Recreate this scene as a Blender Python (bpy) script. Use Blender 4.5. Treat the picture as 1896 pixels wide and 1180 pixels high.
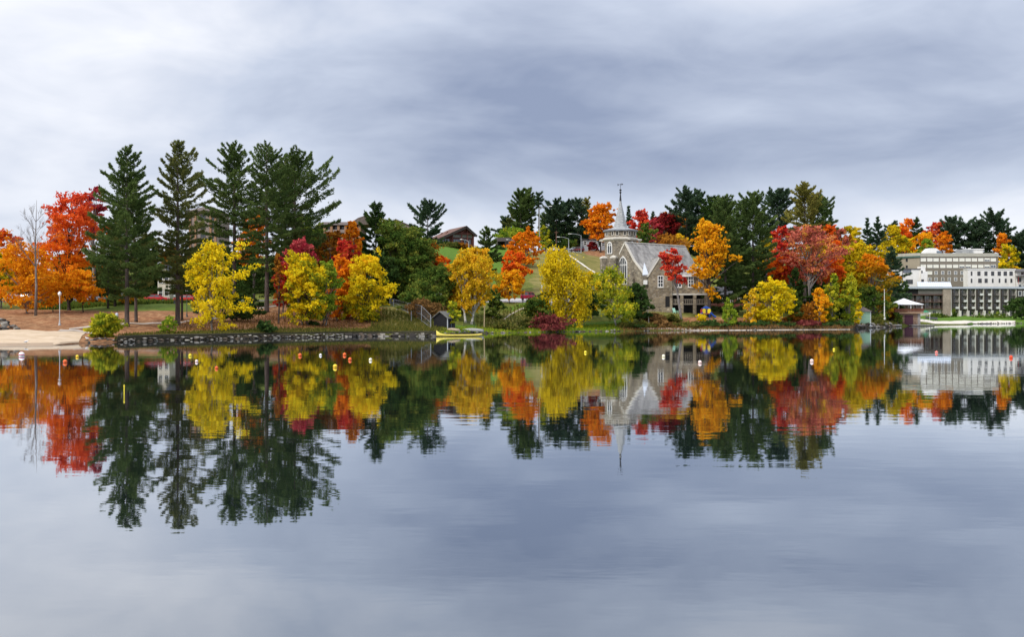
import bpy, bmesh, math, random
import numpy as np
from mathutils import Vector, Matrix

S = bpy.context.scene
COL = S.collection
for o in list(bpy.data.objects):
    bpy.data.objects.remove(o)
R = math.radians
FP = 1900.0          # focal length in photo pixels
CAMZ = 3.4           # eye height above the lake
HZ = 580.0           # horizon row in the photo

# ------------------------------------------------------------------ camera
cam = bpy.data.cameras.new('camera')
cam.sensor_width = 36.0
cam.lens = 36.0 * FP / 1896.0
cam.shift_y = -10.0 / 1896.0
cam.clip_start = 0.5
cam.clip_end = 9000
camo = bpy.data.objects.new('camera', cam)
camo.location = (0, 0, CAMZ)
camo.rotation_euler = (R(90), 0, 0)
COL.objects.link(camo)
S.camera = camo

# ------------------------------------------------------------------ sky, sun, exposure
SUN_FROM = Vector((-0.55, -0.62, 0.72)).normalized()
SUN_EL = math.asin(SUN_FROM.z)
SUN_AZ = math.atan2(SUN_FROM.x, SUN_FROM.y)
SKY_GAIN = 0.80
EXPOSURE = 0.68


def build_world():
    w = bpy.data.worlds.new('World')
    S.world = w
    w.use_nodes = True
    nt = w.node_tree
    N, L = nt.nodes, nt.links
    N.clear()

    def nd(t, **k):
        n = N.new(t)
        for a, b in k.items():
            setattr(n, a, b)
        return n

    def mth(op, a, b=None, clamp=False):
        n = nd('ShaderNodeMath', operation=op)
        n.use_clamp = clamp
        for i, v in enumerate((a, b)):
            if v is None:
                continue
            if isinstance(v, (int, float)):
                n.inputs[i].default_value = v
            else:
                L.new(v, n.inputs[i])
        return n.outputs[0]

    def mrange(v, a, b, c, d):
        n = nd('ShaderNodeMapRange', interpolation_type='SMOOTHSTEP')
        L.new(v, n.inputs[0])
        for i, x in enumerate((a, b, c, d)):
            n.inputs[i + 1].default_value = x
        return n.outputs[0]
    tc = nd('ShaderNodeTexCoord')
    sep = nd('ShaderNodeSeparateXYZ')
    L.new(tc.outputs['Generated'], sep.inputs[0])
    x, z = sep.outputs[0], sep.outputs[2]
    mp = nd('ShaderNodeMapping')
    mp.inputs['Scale'].default_value = (2.2, 2.2, 5.4)
    mp.inputs['Location'].default_value = (1.35, 0.4, 0.55)
    mp.inputs['Rotation'].default_value = (0, R(-10), 0)
    L.new(tc.outputs['Generated'], mp.inputs[0])
    n1 = nd('ShaderNodeTexNoise')
    n1.inputs['Scale'].default_value = 1.0
    n1.inputs['Detail'].default_value = 5
    n1.inputs['Roughness'].default_value = 0.55
    n1.inputs['Distortion'].default_value = 0.35
    L.new(mp.outputs[0], n1.inputs['Vector'])
    mp2 = nd('ShaderNodeMapping')
    mp2.inputs['Scale'].default_value = (6, 6, 17)
    mp2.inputs['Rotation'].default_value = (0, R(8), 0)
    L.new(tc.outputs['Generated'], mp2.inputs[0])
    n2 = nd('ShaderNodeTexNoise')
    n2.inputs['Scale'].default_value = 1.0
    n2.inputs['Detail'].default_value = 5
    n2.inputs['Roughness'].default_value = 0.55
    n2.inputs['Distortion'].default_value = 0.5
    L.new(mp2.outputs[0], n2.inputs['Vector'])
    # the heavy stratus belt lies over the right half of the lake and thins out to the left and to the horizon
    belt = mth('MULTIPLY', mrange(z, 0.075, 0.15, 0, 1), mrange(z, 0.20, 0.33, 1, 0.35))
    belt = mth('MULTIPLY', belt, mrange(x, -0.42, 0.12, 0.18, 1))
    lum = mth('ADD', mth('MULTIPLY', mth('SUBTRACT', n1.outputs[0], 0.5), 1.55), 0.76)
    lum = mth('ADD', lum, mth('MULTIPLY', mth('SUBTRACT', n2.outputs[0], 0.5), 0.62))
    lum = mth('SUBTRACT', lum, mth('MULTIPLY', belt, 0.62))
    lum = mth('ADD', lum, mrange(x, -0.50, -0.15, 0.16, 0), True)
    cr = nd('ShaderNodeValToRGB')
    e = cr.color_ramp.elements
    e[0].position, e[0].color = 0.0, (0.235, 0.28, 0.40, 1)
    e[1].position, e[1].color = 1.0, (0.78, 0.795, 0.85, 1)
    m = e.new(0.5)
    m.color = (0.478, 0.528, 0.64, 1)
    L.new(lum, cr.inputs[0])
    # an overcast sky brightens towards the zenith
    up = mth('ADD', mth('MULTIPLY', mrange(z, 0.25, 1.0, 0, 1), 0.9), 1.0)
    sky = nd('ShaderNodeTexSky', sky_type='NISHITA')
    sky.sun_disc = False
    sky.sun_elevation = SUN_EL
    sky.sun_rotation = SUN_AZ
    sk = nd('ShaderNodeVectorMath', operation='SCALE')
    L.new(sky.outputs[0], sk.inputs[0])
    sk.inputs['Scale'].default_value = 0.10
    cl = nd('ShaderNodeVectorMath', operation='SCALE')
    L.new(cr.outputs[0], cl.inputs[0])
    L.new(up, cl.inputs['Scale'])
    mix = nd('ShaderNodeMix', data_type='RGBA')
    mix.inputs[0].default_value = 0.94
    L.new(sk.outputs[0], mix.inputs[6])
    L.new(cl.outputs[0], mix.inputs[7])
    bg = nd('ShaderNodeBackground')
    bg.inputs[1].default_value = SKY_GAIN
    L.new(mix.outputs[2], bg.inputs[0])
    out = nd('ShaderNodeOutputWorld')
    L.new(bg.outputs[0], out.inputs[0])


build_world()
sun = bpy.data.lights.new('sun', 'SUN')
sun.energy = 1.5
sun.angle = R(14)
sun.color = (1.0, 0.955, 0.88)
suno = bpy.data.objects.new('sun', sun)
suno.rotation_euler = (-SUN_FROM).to_track_quat('-Z', 'Y').to_euler()
suno.location = SUN_FROM * 200
COL.objects.link(suno)
vs = S.view_settings
vs.view_transform = 'Standard'
vs.look = 'None'
vs.gamma = 1.0
vs.use_curve_mapping = False
vs.exposure = EXPOSURE
S.render.engine = 'CYCLES'
S.cycles.max_bounces = 6
S.cycles.diffuse_bounces = 3
S.cycles.glossy_bounces = 3
S.cycles.transmission_bounces = 4
S.cycles.transparent_max_bounces = 6
S.cycles.use_denoising = True
try:
    S.cycles.denoiser = 'OPENIMAGEDENOISE'
    S.cycles.denoising_prefilter = 'ACCURATE'
except Exception:
    pass

# ------------------------------------------------------------------ materials
MATS = {}


def mat(name, col, rough=0.8, var=0.0, scale=1.0, bump=0.0, bscale=None, metal=0.0, col2=None, spec=0.3, stretch=(1, 1, 1)):
    if name in MATS:
        return MATS[name]
    m = bpy.data.materials.new(name)
    m.use_nodes = True
    nt = m.node_tree
    b = nt.nodes['Principled BSDF']
    b.inputs['Roughness'].default_value = rough
    b.inputs['Metallic'].default_value = metal
    b.inputs['Specular IOR Level'].default_value = spec
    b.inputs['Base Color'].default_value = (*col, 1)
    if var > 0 or col2 or bump > 0:
        tc = nt.nodes.new('ShaderNodeTexCoord')
        mp = nt.nodes.new('ShaderNodeMapping')
        mp.inputs['Scale'].default_value = stretch
        nt.links.new(tc.outputs['Object'], mp.inputs[0])
        n = nt.nodes.new('ShaderNodeTexNoise')
        n.inputs['Scale'].default_value = scale
        n.inputs['Detail'].default_value = 6
        n.inputs['Roughness'].default_value = 0.65
        nt.links.new(mp.outputs[0], n.inputs['Vector'])
        if var > 0 or col2:
            c2 = col2 or tuple(c * (1 - var) for c in col)
            cr = nt.nodes.new('ShaderNodeValToRGB')
            cr.color_ramp.elements[0].position = 0.36
            cr.color_ramp.elements[1].position = 0.64
            cr.color_ramp.elements[0].color = (*c2, 1)
            cr.color_ramp.elements[1].color = (*col, 1)
            nt.links.new(n.outputs[0], cr.inputs[0])
            nt.links.new(cr.outputs[0], b.inputs['Base Color'])
        if bump > 0:
            bp = nt.nodes.new('ShaderNodeBump')
            bp.inputs['Distance'].default_value = bump
            nt.links.new(n.outputs[0], bp.inputs['Height'])
            nt.links.new(bp.outputs[0], b.inputs['Normal'])
    MATS[name] = m
    return m


def stone_mat(name, cols, scale, mortar=(0.20, 0.18, 0.15), bump=0.05):
    m = bpy.data.materials.new(name)
    m.use_nodes = True
    nt = m.node_tree
    N, L = nt.nodes, nt.links
    b = N['Principled BSDF']
    b.inputs['Roughness'].default_value = 0.9
    tc = N.new('ShaderNodeTexCoord')
    mp = N.new('ShaderNodeMapping')
    mp.inputs['Scale'].default_value = (scale, scale, scale * 1.6)
    L.new(tc.outputs['Object'], mp.inputs[0])
    v = N.new('ShaderNodeTexVoronoi')
    v.inputs['Scale'].default_value = 1
    L.new(mp.outputs[0], v.inputs['Vector'])
    sx = N.new('ShaderNodeSeparateColor')
    L.new(v.outputs['Color'], sx.inputs[0])
    cr = N.new('ShaderNodeValToRGB')
    cr.color_ramp.interpolation = 'LINEAR'
    el = cr.color_ramp.elements
    while len(el) > 1:
        el.remove(el[-1])
    el[0].position, el[0].color = 0, (*cols[0], 1)
    for i, c in enumerate(cols[1:], 1):
        q = el.new(i / (len(cols) - 1))
        q.color = (*c, 1)
    L.new(sx.outputs[0], cr.inputs[0])
    ve = N.new('ShaderNodeTexVoronoi')
    ve.feature = 'DISTANCE_TO_EDGE'
    ve.inputs['Scale'].default_value = 1
    L.new(mp.outputs[0], ve.inputs['Vector'])
    mr = N.new('ShaderNodeMapRange')
    mr.inputs[1].default_value = 0.02
    mr.inputs[2].default_value = 0.12
    L.new(ve.outputs['Distance'], mr.inputs[0])
    mx = N.new('ShaderNodeMix')
    mx.data_type = 'RGBA'
    L.new(mr.outputs[0], mx.inputs[0])
    mx.inputs[6].default_value = (*mortar, 1)
    L.new(cr.outputs[0], mx.inputs[7])
    n = N.new('ShaderNodeTexNoise')
    n.inputs['Scale'].default_value = 0.35
    n.inputs['Detail'].default_value = 5
    L.new(tc.outputs['Object'], n.inputs['Vector'])
    mr2 = N.new('ShaderNodeMapRange')
    mr2.inputs[1].default_value, mr2.inputs[2].default_value = 0.3, 0.7
    mr2.inputs[3].default_value, mr2.inputs[4].default_value = 0.7, 1.25
    L.new(n.outputs[0], mr2.inputs[0])
    vm = N.new('ShaderNodeVectorMath')
    vm.operation = 'SCALE'
    L.new(mx.outputs[2], vm.inputs[0])
    L.new(mr2.outputs[0], vm.inputs['Scale'])
    L.new(vm.outputs[0], b.inputs['Base Color'])
    bp = N.new('ShaderNodeBump')
    bp.inputs['Distance'].default_value = bump
    L.new(mr.outputs[0], bp.inputs['Height'])
    L.new(bp.outputs[0], b.inputs['Normal'])
    MATS[name] = m
    return m


def leafmat(name, cols, trans=0.32):
    key = 'leaf_' + name
    if key in MATS:
        return MATS[key]
    m = bpy.data.materials.new(key)
    m.use_nodes = True
    nt = m.node_tree
    N, L = nt.nodes, nt.links
    N.clear()
    at = N.new('ShaderNodeAttribute')
    at.attribute_name = 'mix'
    cr = N.new('ShaderNodeValToRGB')
    el = cr.color_ramp.elements
    while len(el) > 1:
        el.remove(el[-1])
    el[0].position, el[0].color = 0.05, (*cols[0], 1)
    for i, c in enumerate(cols[1:], 1):
        q = el.new(0.05 + 0.9 * i / (len(cols) - 1))
        q.color = (*c, 1)
    L.new(at.outputs['Fac'], cr.inputs[0])
    d = N.new('ShaderNodeBsdfDiffuse')
    t = N.new('ShaderNodeBsdfTranslucent')
    L.new(cr.outputs[0], d.inputs[0])
    L.new(cr.outputs[0], t.inputs[0])
    mx = N.new('ShaderNodeMixShader')
    mx.inputs[0].default_value = trans
    L.new(d.outputs[0], mx.inputs[1])
    L.new(t.outputs[0], mx.inputs[2])
    o = N.new('ShaderNodeOutputMaterial')
    L.new(mx.outputs[0], o.inputs[0])
    MATS[key] = m
    return m


# leaf palettes: colours of the leaves themselves, darkest kind first
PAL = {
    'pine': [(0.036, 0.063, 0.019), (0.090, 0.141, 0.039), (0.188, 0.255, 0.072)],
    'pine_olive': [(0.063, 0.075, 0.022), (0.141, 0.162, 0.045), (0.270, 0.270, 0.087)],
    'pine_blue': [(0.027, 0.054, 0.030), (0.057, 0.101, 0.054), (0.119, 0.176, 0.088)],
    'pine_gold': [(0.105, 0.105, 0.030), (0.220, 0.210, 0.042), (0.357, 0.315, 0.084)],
    'spruce': [(0.027, 0.054, 0.030), (0.054, 0.099, 0.051), (0.112, 0.173, 0.083)],
    'green': [(0.024, 0.055, 0.012), (0.070, 0.125, 0.022), (0.150, 0.210, 0.036), (0.26, 0.26, 0.04)],
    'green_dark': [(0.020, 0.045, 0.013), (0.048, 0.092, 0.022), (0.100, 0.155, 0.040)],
    'green_yellow': [(0.08, 0.14, 0.015), (0.22, 0.28, 0.02), (0.48, 0.46, 0.03), (0.78, 0.62, 0.03)],
    'lime': [(0.12, 0.22, 0.02), (0.24, 0.34, 0.03), (0.48, 0.46, 0.04)],
    'yellow': [(0.30, 0.30, 0.02), (0.72, 0.54, 0.012), (0.90, 0.68, 0.014), (0.95, 0.76, 0.05)],
    'yellow_olive': [(0.20, 0.18, 0.015), (0.50, 0.38, 0.015), (0.76, 0.55, 0.014), (0.86, 0.62, 0.02)],
    'gold': [(0.32, 0.24, 0.02), (0.66, 0.43, 0.015), (0.86, 0.56, 0.03), (0.78, 0.36, 0.02)],
    'amber': [(0.44, 0.24, 0.012), (0.84, 0.36, 0.010), (0.92, 0.52, 0.02), (0.80, 0.22, 0.012)],
    'orange_amber': [(0.40, 0.20, 0.012), (0.78, 0.27, 0.010), (0.90, 0.44, 0.018), (0.74, 0.16, 0.012)],
    'orange': [(0.50, 0.18, 0.012), (0.84, 0.22, 0.012), (0.92, 0.40, 0.02), (0.70, 0.10, 0.012)],
    'orange_red': [(0.36, 0.06, 0.014), (0.76, 0.10, 0.014), (0.88, 0.21, 0.018), (0.88, 0.40, 0.02)],
    'red': [(0.22, 0.018, 0.016), (0.58, 0.036, 0.028), (0.78, 0.09, 0.045), (0.80, 0.24, 0.05)],
    'crimson': [(0.28, 0.018, 0.035), (0.50, 0.05, 0.07), (0.68, 0.15, 0.14)],
    'dark_red': [(0.08, 0.008, 0.010), (0.20, 0.016, 0.018), (0.36, 0.04, 0.03)],
    'pink_red': [(0.16, 0.07, 0.04), (0.46, 0.10, 0.07), (0.66, 0.20, 0.13), (0.76, 0.30, 0.07), (0.46, 0.32, 0.05)],
    'purple': [(0.10, 0.022, 0.024), (0.22, 0.045, 0.045), (0.34, 0.11, 0.08)],
    'brown': [(0.10, 0.06, 0.022), (0.24, 0.13, 0.045), (0.40, 0.22, 0.08)],
    'rust': [(0.16, 0.06, 0.012), (0.36, 0.13, 0.016), (0.55, 0.26, 0.03)],
    'maple_sunset': [(0.88, 0.46, 0.015), (0.88, 0.32, 0.015), (0.85, 0.20, 0.018), (0.78, 0.12, 0.03), (0.66, 0.065, 0.04)],
    'maple_mixed': [(0.07, 0.15, 0.02), (0.24, 0.22, 0.02), (0.72, 0.30, 0.012), (0.85, 0.19, 0.012)],
    'gold_green': [(0.06, 0.12, 0.015), (0.26, 0.28, 0.02), (0.76, 0.56, 0.012), (0.92, 0.69, 0.02), (0.80, 0.38, 0.015)],
    'scrub': [(0.05, 0.07, 0.015), (0.13, 0.14, 0.03), (0.26, 0.21, 0.05)],
}

BARK = mat('pine_bark', (0.13, 0.10, 0.085), 0.95, 0.55, 3.0, 0.05, stretch=(1, 1, 0.25))
BARK_GREY = mat('grey_bark', (0.26, 0.23, 0.21), 0.95, 0.5, 4.0, 0.03, stretch=(1, 1, 0.3))
BARK_DARK = mat('dark_bark', (0.075, 0.058, 0.05), 0.95, 0.4, 4.0, 0.03, stretch=(1, 1, 0.3))
BARK_BIRCH = mat('birch_bark', (0.72, 0.69, 0.63), 0.8, 0, 2.5, 0.0, col2=(0.30, 0.27, 0.24), stretch=(0.5, 0.5, 2.2))

# ------------------------------------------------------------------ object helpers


def link(name, me, m=None, parent=None):
    o = bpy.data.objects.new(name, me)
    COL.objects.link(o)
    if m is not None and me is not None:
        for q in (m if isinstance(m, (list, tuple)) else [m]):
            me.materials.append(q)
    if parent is not None:
        o.parent = parent
    return o


def empty(name, loc, label, cat, group=None, rz=0.0):
    o = bpy.data.objects.new(name, None)
    o.empty_display_size = 0.3
    o.location = loc
    o.rotation_euler = (0, 0, rz)
    COL.objects.link(o)
    tag(o, label, cat, group)
    return o


def tag(o, label, cat, group=None):
    o['label'] = label
    o['category'] = cat
    if group:
        o['group'] = group
    return o


def structure(o):
    o['kind'] = 'structure'
    return o


class MB:
    """collects simple shapes into one mesh"""

    def __init__(self):
        self.v, self.f, self.mi = [], [], []

    def add(self, vs, fs, mi=0):
        b = len(self.v)
        self.v += [tuple(p) for p in vs]
        self.f += [tuple(b + i for i in f) for f in fs]
        self.mi += [mi] * len(fs)
        return self

    def box(self, x0, x1, y0, y1, z0, z1, mi=0):
        vs = [(x, y, z) for z in (z0, z1) for y in (y0, y1) for x in (x0, x1)]
        return self.add(vs, [(0, 2, 3, 1), (4, 5, 7, 6), (0, 1, 5, 4), (2, 6, 7, 3), (0, 4, 6, 2), (1, 3, 7, 5)], mi)

    def prism(self, poly, y0, y1, mi=0):
        """poly in (x, z), counter-clockwise seen from -y"""
        n = len(poly)
        vs = [(x, y0, z) for x, z in poly] + [(x, y1, z) for x, z in poly]
        fs = [tuple(range(n)), tuple(range(2 * n - 1, n - 1, -1))]
        fs += [(i, i + n, (i + 1) % n + n, (i + 1) % n) for i in range(n)]
        return self.add(vs, fs, mi)

    def slab(self, a, b, c, d, t, mi=0):
        """a sloping plate through four corners, t thick downwards along its normal"""
        a, b, c, d = map(Vector, (a, b, c, d))
        n = (b - a).cross(d - a).normalized() * t
        vs = [a, b, c, d, a - n, b - n, c - n, d - n]
        return self.add(vs, [(0, 1, 2, 3), (7, 6, 5, 4), (0, 4, 5, 1), (1, 5, 6, 2), (2, 6, 7, 3), (3, 7, 4, 0)], mi)

    def tube(self, pts, rad, n=6, mi=0, cap=True):
        pts = [Vector(p) for p in pts]
        rad = rad if isinstance(rad, (list, tuple)) else [rad] * len(pts)
        vs, fs = [], []
        for i, p in enumerate(pts):
            t = (pts[min(i + 1, len(pts) - 1)] - pts[max(i - 1, 0)]).normalized()
            a = t.cross(Vector((0, 0, 1)))
            if a.length < 0.05:
                a = t.cross(Vector((1, 0, 0)))
            a.normalize()
            b = t.cross(a)
            for k in range(n):
                q = 2 * math.pi * k / n
                vs.append(p + (a * math.cos(q) + b * math.sin(q)) * rad[i])
        for i in range(len(pts) - 1):
            for k in range(n):
                k2 = (k + 1) % n
                fs.append((i * n + k, i * n + k2, (i + 1) * n + k2, (i + 1) * n + k))
        if cap:
            fs.append(tuple(range(n - 1, -1, -1)))
            fs.append(tuple((len(pts) - 1) * n + k for k in range(n)))
        return self.add(vs, fs, mi)

    def lathe(self, prof, n=12, c=(0, 0, 0), rot=0.0, mi=0):
        """prof: (radius, z) from bottom to top"""
        vs, fs = [], []
        for r, z in prof:
            for k in range(n):
                q = 2 * math.pi * k / n + rot
                vs.append((c[0] + r * math.cos(q), c[1] + r * math.sin(q), c[2] + z))
        for i in range(len(prof) - 1):
            for k in range(n):
                k2 = (k + 1) % n
                fs.append((i * n + k, i * n + k2, (i + 1) * n + k2, (i + 1) * n + k))
        fs.append(tuple(range(n - 1, -1, -1)))
        fs.append(tuple((len(prof) - 1) * n + k for k in range(n)))
        return self.add(vs, fs, mi)

    def ball(self, c, r, nu=10, nv=6, sc=(1, 1, 1), mi=0):
        prof = [(max(1e-3, math.sin(math.pi * i / nv)) * r, -math.cos(math.pi * i / nv) * r) for i in range(nv + 1)]
        b = len(self.v)
        self.lathe(prof, nu, (0, 0, 0), 0, mi)
        for i in range(b, len(self.v)):
            p = self.v[i]
            self.v[i] = (c[0] + p[0] * sc[0], c[1] + p[1] * sc[1], c[2] + p[2] * sc[2])
        return self

    def mesh(self, name, smooth=False):
        me = bpy.data.meshes.new(name)
        me.from_pydata(self.v, [], self.f)
        if any(self.mi):
            me.polygons.foreach_set('material_index', self.mi)
        if smooth:
            me.polygons.foreach_set('use_smooth', [True] * len(self.f))
        me.update()
        return me

    def build(self, name, m, parent=None, smooth=False):
        return link(name, self.mesh(name, smooth), m, parent)


def np_mesh(name, v, k, mix=None):
    """a mesh of separate faces with k corners each from an (n*k, 3) array"""
    me = bpy.data.meshes.new(name)
    n = len(v)
    me.vertices.add(n)
    me.vertices.foreach_set('co', np.ascontiguousarray(v, dtype=np.float32).ravel())
    me.loops.add(n)
    me.loops.foreach_set('vertex_index', np.arange(n, dtype=np.int32))
    me.polygons.add(n // k)
    me.polygons.foreach_set('loop_start', np.arange(0, n, k, dtype=np.int32))
    me.update(calc_edges=True)
    if mix is not None:
        a = me.attributes.new('mix', 'FLOAT', 'FACE')
        a.data.foreach_set('value', np.clip(mix, 0, 1).astype(np.float32))
    return me


# ------------------------------------------------------------------ terrain
def X(px, D):
    return (px - 948.0) / FP * D


def Zat(py, D):
    return CAMZ - (py - HZ) / FP * D


SHORE_0 = [(-1500, 104), (-600, 105), (0, 106), (120, 107), (158, 109), (230, 111), (300, 118), (400, 122), (500, 125), (600, 130), (700, 134),
         (806, 138), (830, 145), (890, 160), (920, 166), (1000, 178), (1090, 186), (1200, 196), (1330, 201), (1450, 207),
         (1578, 212), (1592, 231), (1640, 242), (1662, 266), (1712, 275), (1728, 291), (1790, 301), (1802, 318), (1896, 335), (2500, 345), (4000, 350)]
# the same shoreline, measured more closely from the mirror images
SHORE = [(-1500, 104), (-600, 105), (0, 106), (100, 107.5), (158, 116), (230, 120), (300, 127), (400, 132), (500, 139), (600, 145), (700, 150),
         (806, 149), (830, 153), (890, 170), (920, 174), (1000, 182), (1090, 187), (1200, 196), (1330, 201), (1450, 207),
         (1578, 212), (1592, 231), (1640, 242), (1662, 266), (1712, 275), (1728, 291), (1790, 301), (1802, 318), (1896, 335), (2500, 345), (4000, 350)]
SPX, SD = np.array(SHORE, float).T
SPX0, SD0 = np.array(SHORE_0, float).T


def warp(px, D):
    """moves what was measured against the first shoreline along with the second one, fading out 60 m inland"""
    a = np.interp(px, SPX0, SD0)
    return float(D + (np.interp(px, SPX, SD) - a) * np.clip(1 - (D - a - 8) / 50, 0, 1))


PROF = {
    -1500: [(107, .25), (130, 1.1), (150, 2.4), (165, 3.4), (195, 5.4), (210, 5.6), (260, 9), (320, 14), (500, 18)],
    120: [(109, .2), (130, 1.15), (150, 2.4), (165, 3.4), (180, 4.0), (195, 5.4), (210, 5.6), (260, 9), (320, 14), (500, 18)],
    230: [(112, .55), (125, 1.3), (138, 1.9), (150, 2.4), (165, 3.2), (178, 3.8), (195, 5.4), (210, 5.6), (260, 9), (320, 18), (500, 20)],
    400: [(123, .52), (126, .95), (135, 1.5), (145, 2.1), (152, 2.5), (170, 3.5), (195, 5.4), (210, 5.7), (260, 10), (300, 20), (330, 21), (500, 23)],
    520: [(126, .55), (129, 1.0), (140, 2), (160, 3.8), (168, 4.6), (195, 5.9), (210, 6.1), (260, 11), (300, 20), (330, 22), (500, 24)],
    620: [(131, .6), (134, 1.0), (145, 1.7), (160, 3), (175, 4.4), (195, 6.0), (210, 6.3), (260, 13), (300, 21), (500, 24)],
    720: [(135, .6), (138, .95), (142, 1.3), (155, 3.5), (165, 4.3), (195, 6.2), (210, 6.5), (260, 14), (300, 22), (330, 25), (500, 26)],
    800: [(139, .5), (145, .85), (150, 1.0), (165, 3), (180, 5), (205, 7), (260, 14), (300, 22), (330, 25), (500, 27)],
    850: [(150, .35), (155, .7), (165, 1.2), (175, 2), (200, 5.5), (230, 8), (260, 13), (300, 20), (330, 25), (360, 26), (500, 27)],
    920: [(168, .3), (180, 1.2), (200, 4.5), (207, 5.8), (228, 6.3), (240, 8), (260, 12), (300, 19.5), (330, 25), (360, 26), (500, 27)],
    980: [(177, .3), (184, 1), (200, 4.8), (204, 5.7), (226, 6.6), (240, 8.5), (260, 11.5), (300, 18.5), (325, 22.8), (350, 24.3), (500, 28)],
    1060: [(184.5, .3), (192, .8), (205, 2.5), (215, 4.5), (230, 7), (250, 10), (300, 17), (324, 22.0), (332, 23.4), (352, 24.2), (400, 27), (500, 32)],
    1110: [(189, .4), (196, 1), (210, 3.5), (222, 4.5), (250, 8), (300, 15), (330, 20.5), (345, 23.5), (360, 25.5), (500, 34)],
    1160: [(194, .5), (200, 1.3), (212, 3.6), (222, 4.4), (250, 5), (270, 9), (300, 14), (340, 22), (360, 25), (500, 34)],
    1250: [(199, .5), (206, 1.6), (214, 3.2), (224, 4.3), (255, 5), (275, 9), (310, 15), (360, 23), (500, 33)],
    1330: [(202, .5), (208, 1.8), (215, 2.7), (225, 3.7), (260, 5), (290, 10), (330, 18), (380, 24), (500, 33)],
    1450: [(208, .6), (216, 1.8), (230, 3), (260, 6), (300, 12), (340, 20), (380, 24), (500, 30)],
    1575: [(213, .6), (222, 1.6), (235, 2.4), (265, 4), (300, 9), (350, 17), (400, 21), (500, 25)],
    1600: [(234, .7), (245, 1.2), (255, 1.6), (300, 4), (350, 10), (420, 18), (520, 25)],
    1680: [(271, .6), (290, 1.2), (320, 2), (372, 2.6), (386, 3), (400, 8), (440, 15), (520, 27), (600, 33)],
    1712: [(276, .4), (290, 1.0), (320, 1.9), (372, 2.2), (386, 2.6), (400, 8), (440, 15), (520, 27), (600, 33)],
    1728: [(292, .4), (315, 1.2), (345, 1.8), (372, 2.2), (386, 2.6), (400, 8), (440, 15), (520, 27), (600, 33)],
    1790: [(302, .3), (315, 1.0), (325, 1.5), (360, 2.0), (372, 2.2), (386, 2.6), (400, 8), (440, 14), (520, 26), (600, 33)],
    1803: [(319, .3), (330, 1.1), (345, 1.7), (372, 2.2), (386, 2.6), (400, 8), (440, 14), (520, 26), (600, 33)],
    1760: [(297, .3), (315, 1.0), (325, 1.8), (360, 2.0), (372, 2.2), (386, 2.6), (400, 8), (440, 14), (520, 26), (600, 34)],
    1850: [(328, .4), (337, 1.4), (347, 1.8), (372, 2.2), (386, 2.6), (400, 8), (440, 14), (520, 25), (600, 32)],
    4000: [(352, .4), (360, 1.2), (380, 2.2), (420, 8), (440, 14), (520, 22), (600, 28)],
}
PXG = np.concatenate([np.arange(-1500, -60, 60), np.arange(-60, 1960, 7), np.arange(1960, 4001, 60)]).astype(float)
OFF = np.concatenate([[-140, -80, -40, -20, -10, -5, -2.5, -1, -.4, 0, .3, .6, .9, 1.2, 1.6, 2, 2.6, 3.3], np.arange(4, 44, 1.0),
                      np.arange(44, 130, 2.0), np.arange(130, 330, 5.0), [340, 380, 450, 600, 900, 1500, 2600, 4500]])


def build_z():
    keys = sorted(PROF)
    tab = []
    for k in keys:
        s = float(np.interp(k, SPX, SD))
        p = [(warp(k, d), h) for d, h in PROF[k]]
        o = [-140, -10, -1, 0] + [d - s for d, _ in p]
        z = [-7, -1.3, -.25, -.02] + [h for _, h in p]
        o += [o[-1] + 150, o[-1] + 700, 4600]
        z += [z[-1] + 2, z[-1] * .8, 8]
        tab.append(np.interp(OFF, o, z))
    tab = np.array(tab)
    zz = np.empty((len(PXG), len(OFF)))
    for j in range(len(OFF)):
        zz[:, j] = np.interp(PXG, keys, tab[:, j])
    # soften the kinks between the measured columns
    for _ in range(2):
        zz[1:-1] = 0.25 * zz[:-2] + 0.5 * zz[1:-1] + 0.25 * zz[2:]
    return zz


ZG = build_z()
SG = np.interp(PXG, SPX, SD)
PXM, OFM = np.meshgrid(PXG, OFF, indexing='ij')
DM = OFM + SG[:, None]
DM = np.maximum(DM, 8.0)
XM = X(PXM, DM)


def wob(x, y):
    return (np.sin(x * .9 + 1.3 * np.sin(y * .31)) * np.sin(y * .7 + x * .23) + .6 * np.sin(x * 2.1 - y * 1.3 + 2 * np.sin(x * .17)) * np.sin(y * 1.9 + .5 * x))


AMP = np.clip(OFM - 1.5, 0, 4) / 4 * 0.09
ZG = ZG + AMP * wob(XM, DM)
ZG[:, -8:] += 3 * np.sin(XM[:, -8:] / 160)


def ground(px, D):
    off = D - np.interp(px, SPX, SD)
    i = np.clip(np.searchsorted(PXG, px) - 1, 0, len(PXG) - 2)
    off = off if off > OFF[0] else OFF[0]
    j = np.clip(np.searchsorted(OFF, off) - 1, 0, len(OFF) - 2)
    a = (px - PXG[i]) / (PXG[i + 1] - PXG[i])
    b = (off - OFF[j]) / (OFF[j + 1] - OFF[j])
    return float((1 - a) * ((1 - b) * ZG[i, j] + b * ZG[i, j + 1]) + a * ((1 - b) * ZG[i + 1, j] + b * ZG[i + 1, j + 1]))


def gxy(x, y):
    return ground(948 + FP * x / y, y)


def P(px, D, dz=0.0):
    return Vector((X(px, D), D, ground(px, D) + dz))


def sm(a, b, v):
    t = np.clip((v - a) / (b - a), 0, 1)
    return t * t * (3 - 2 * t)


def band(v, a, b, s):
    return sm(a - s, a + s, v) * (1 - sm(b - s, b + s, v))


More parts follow.
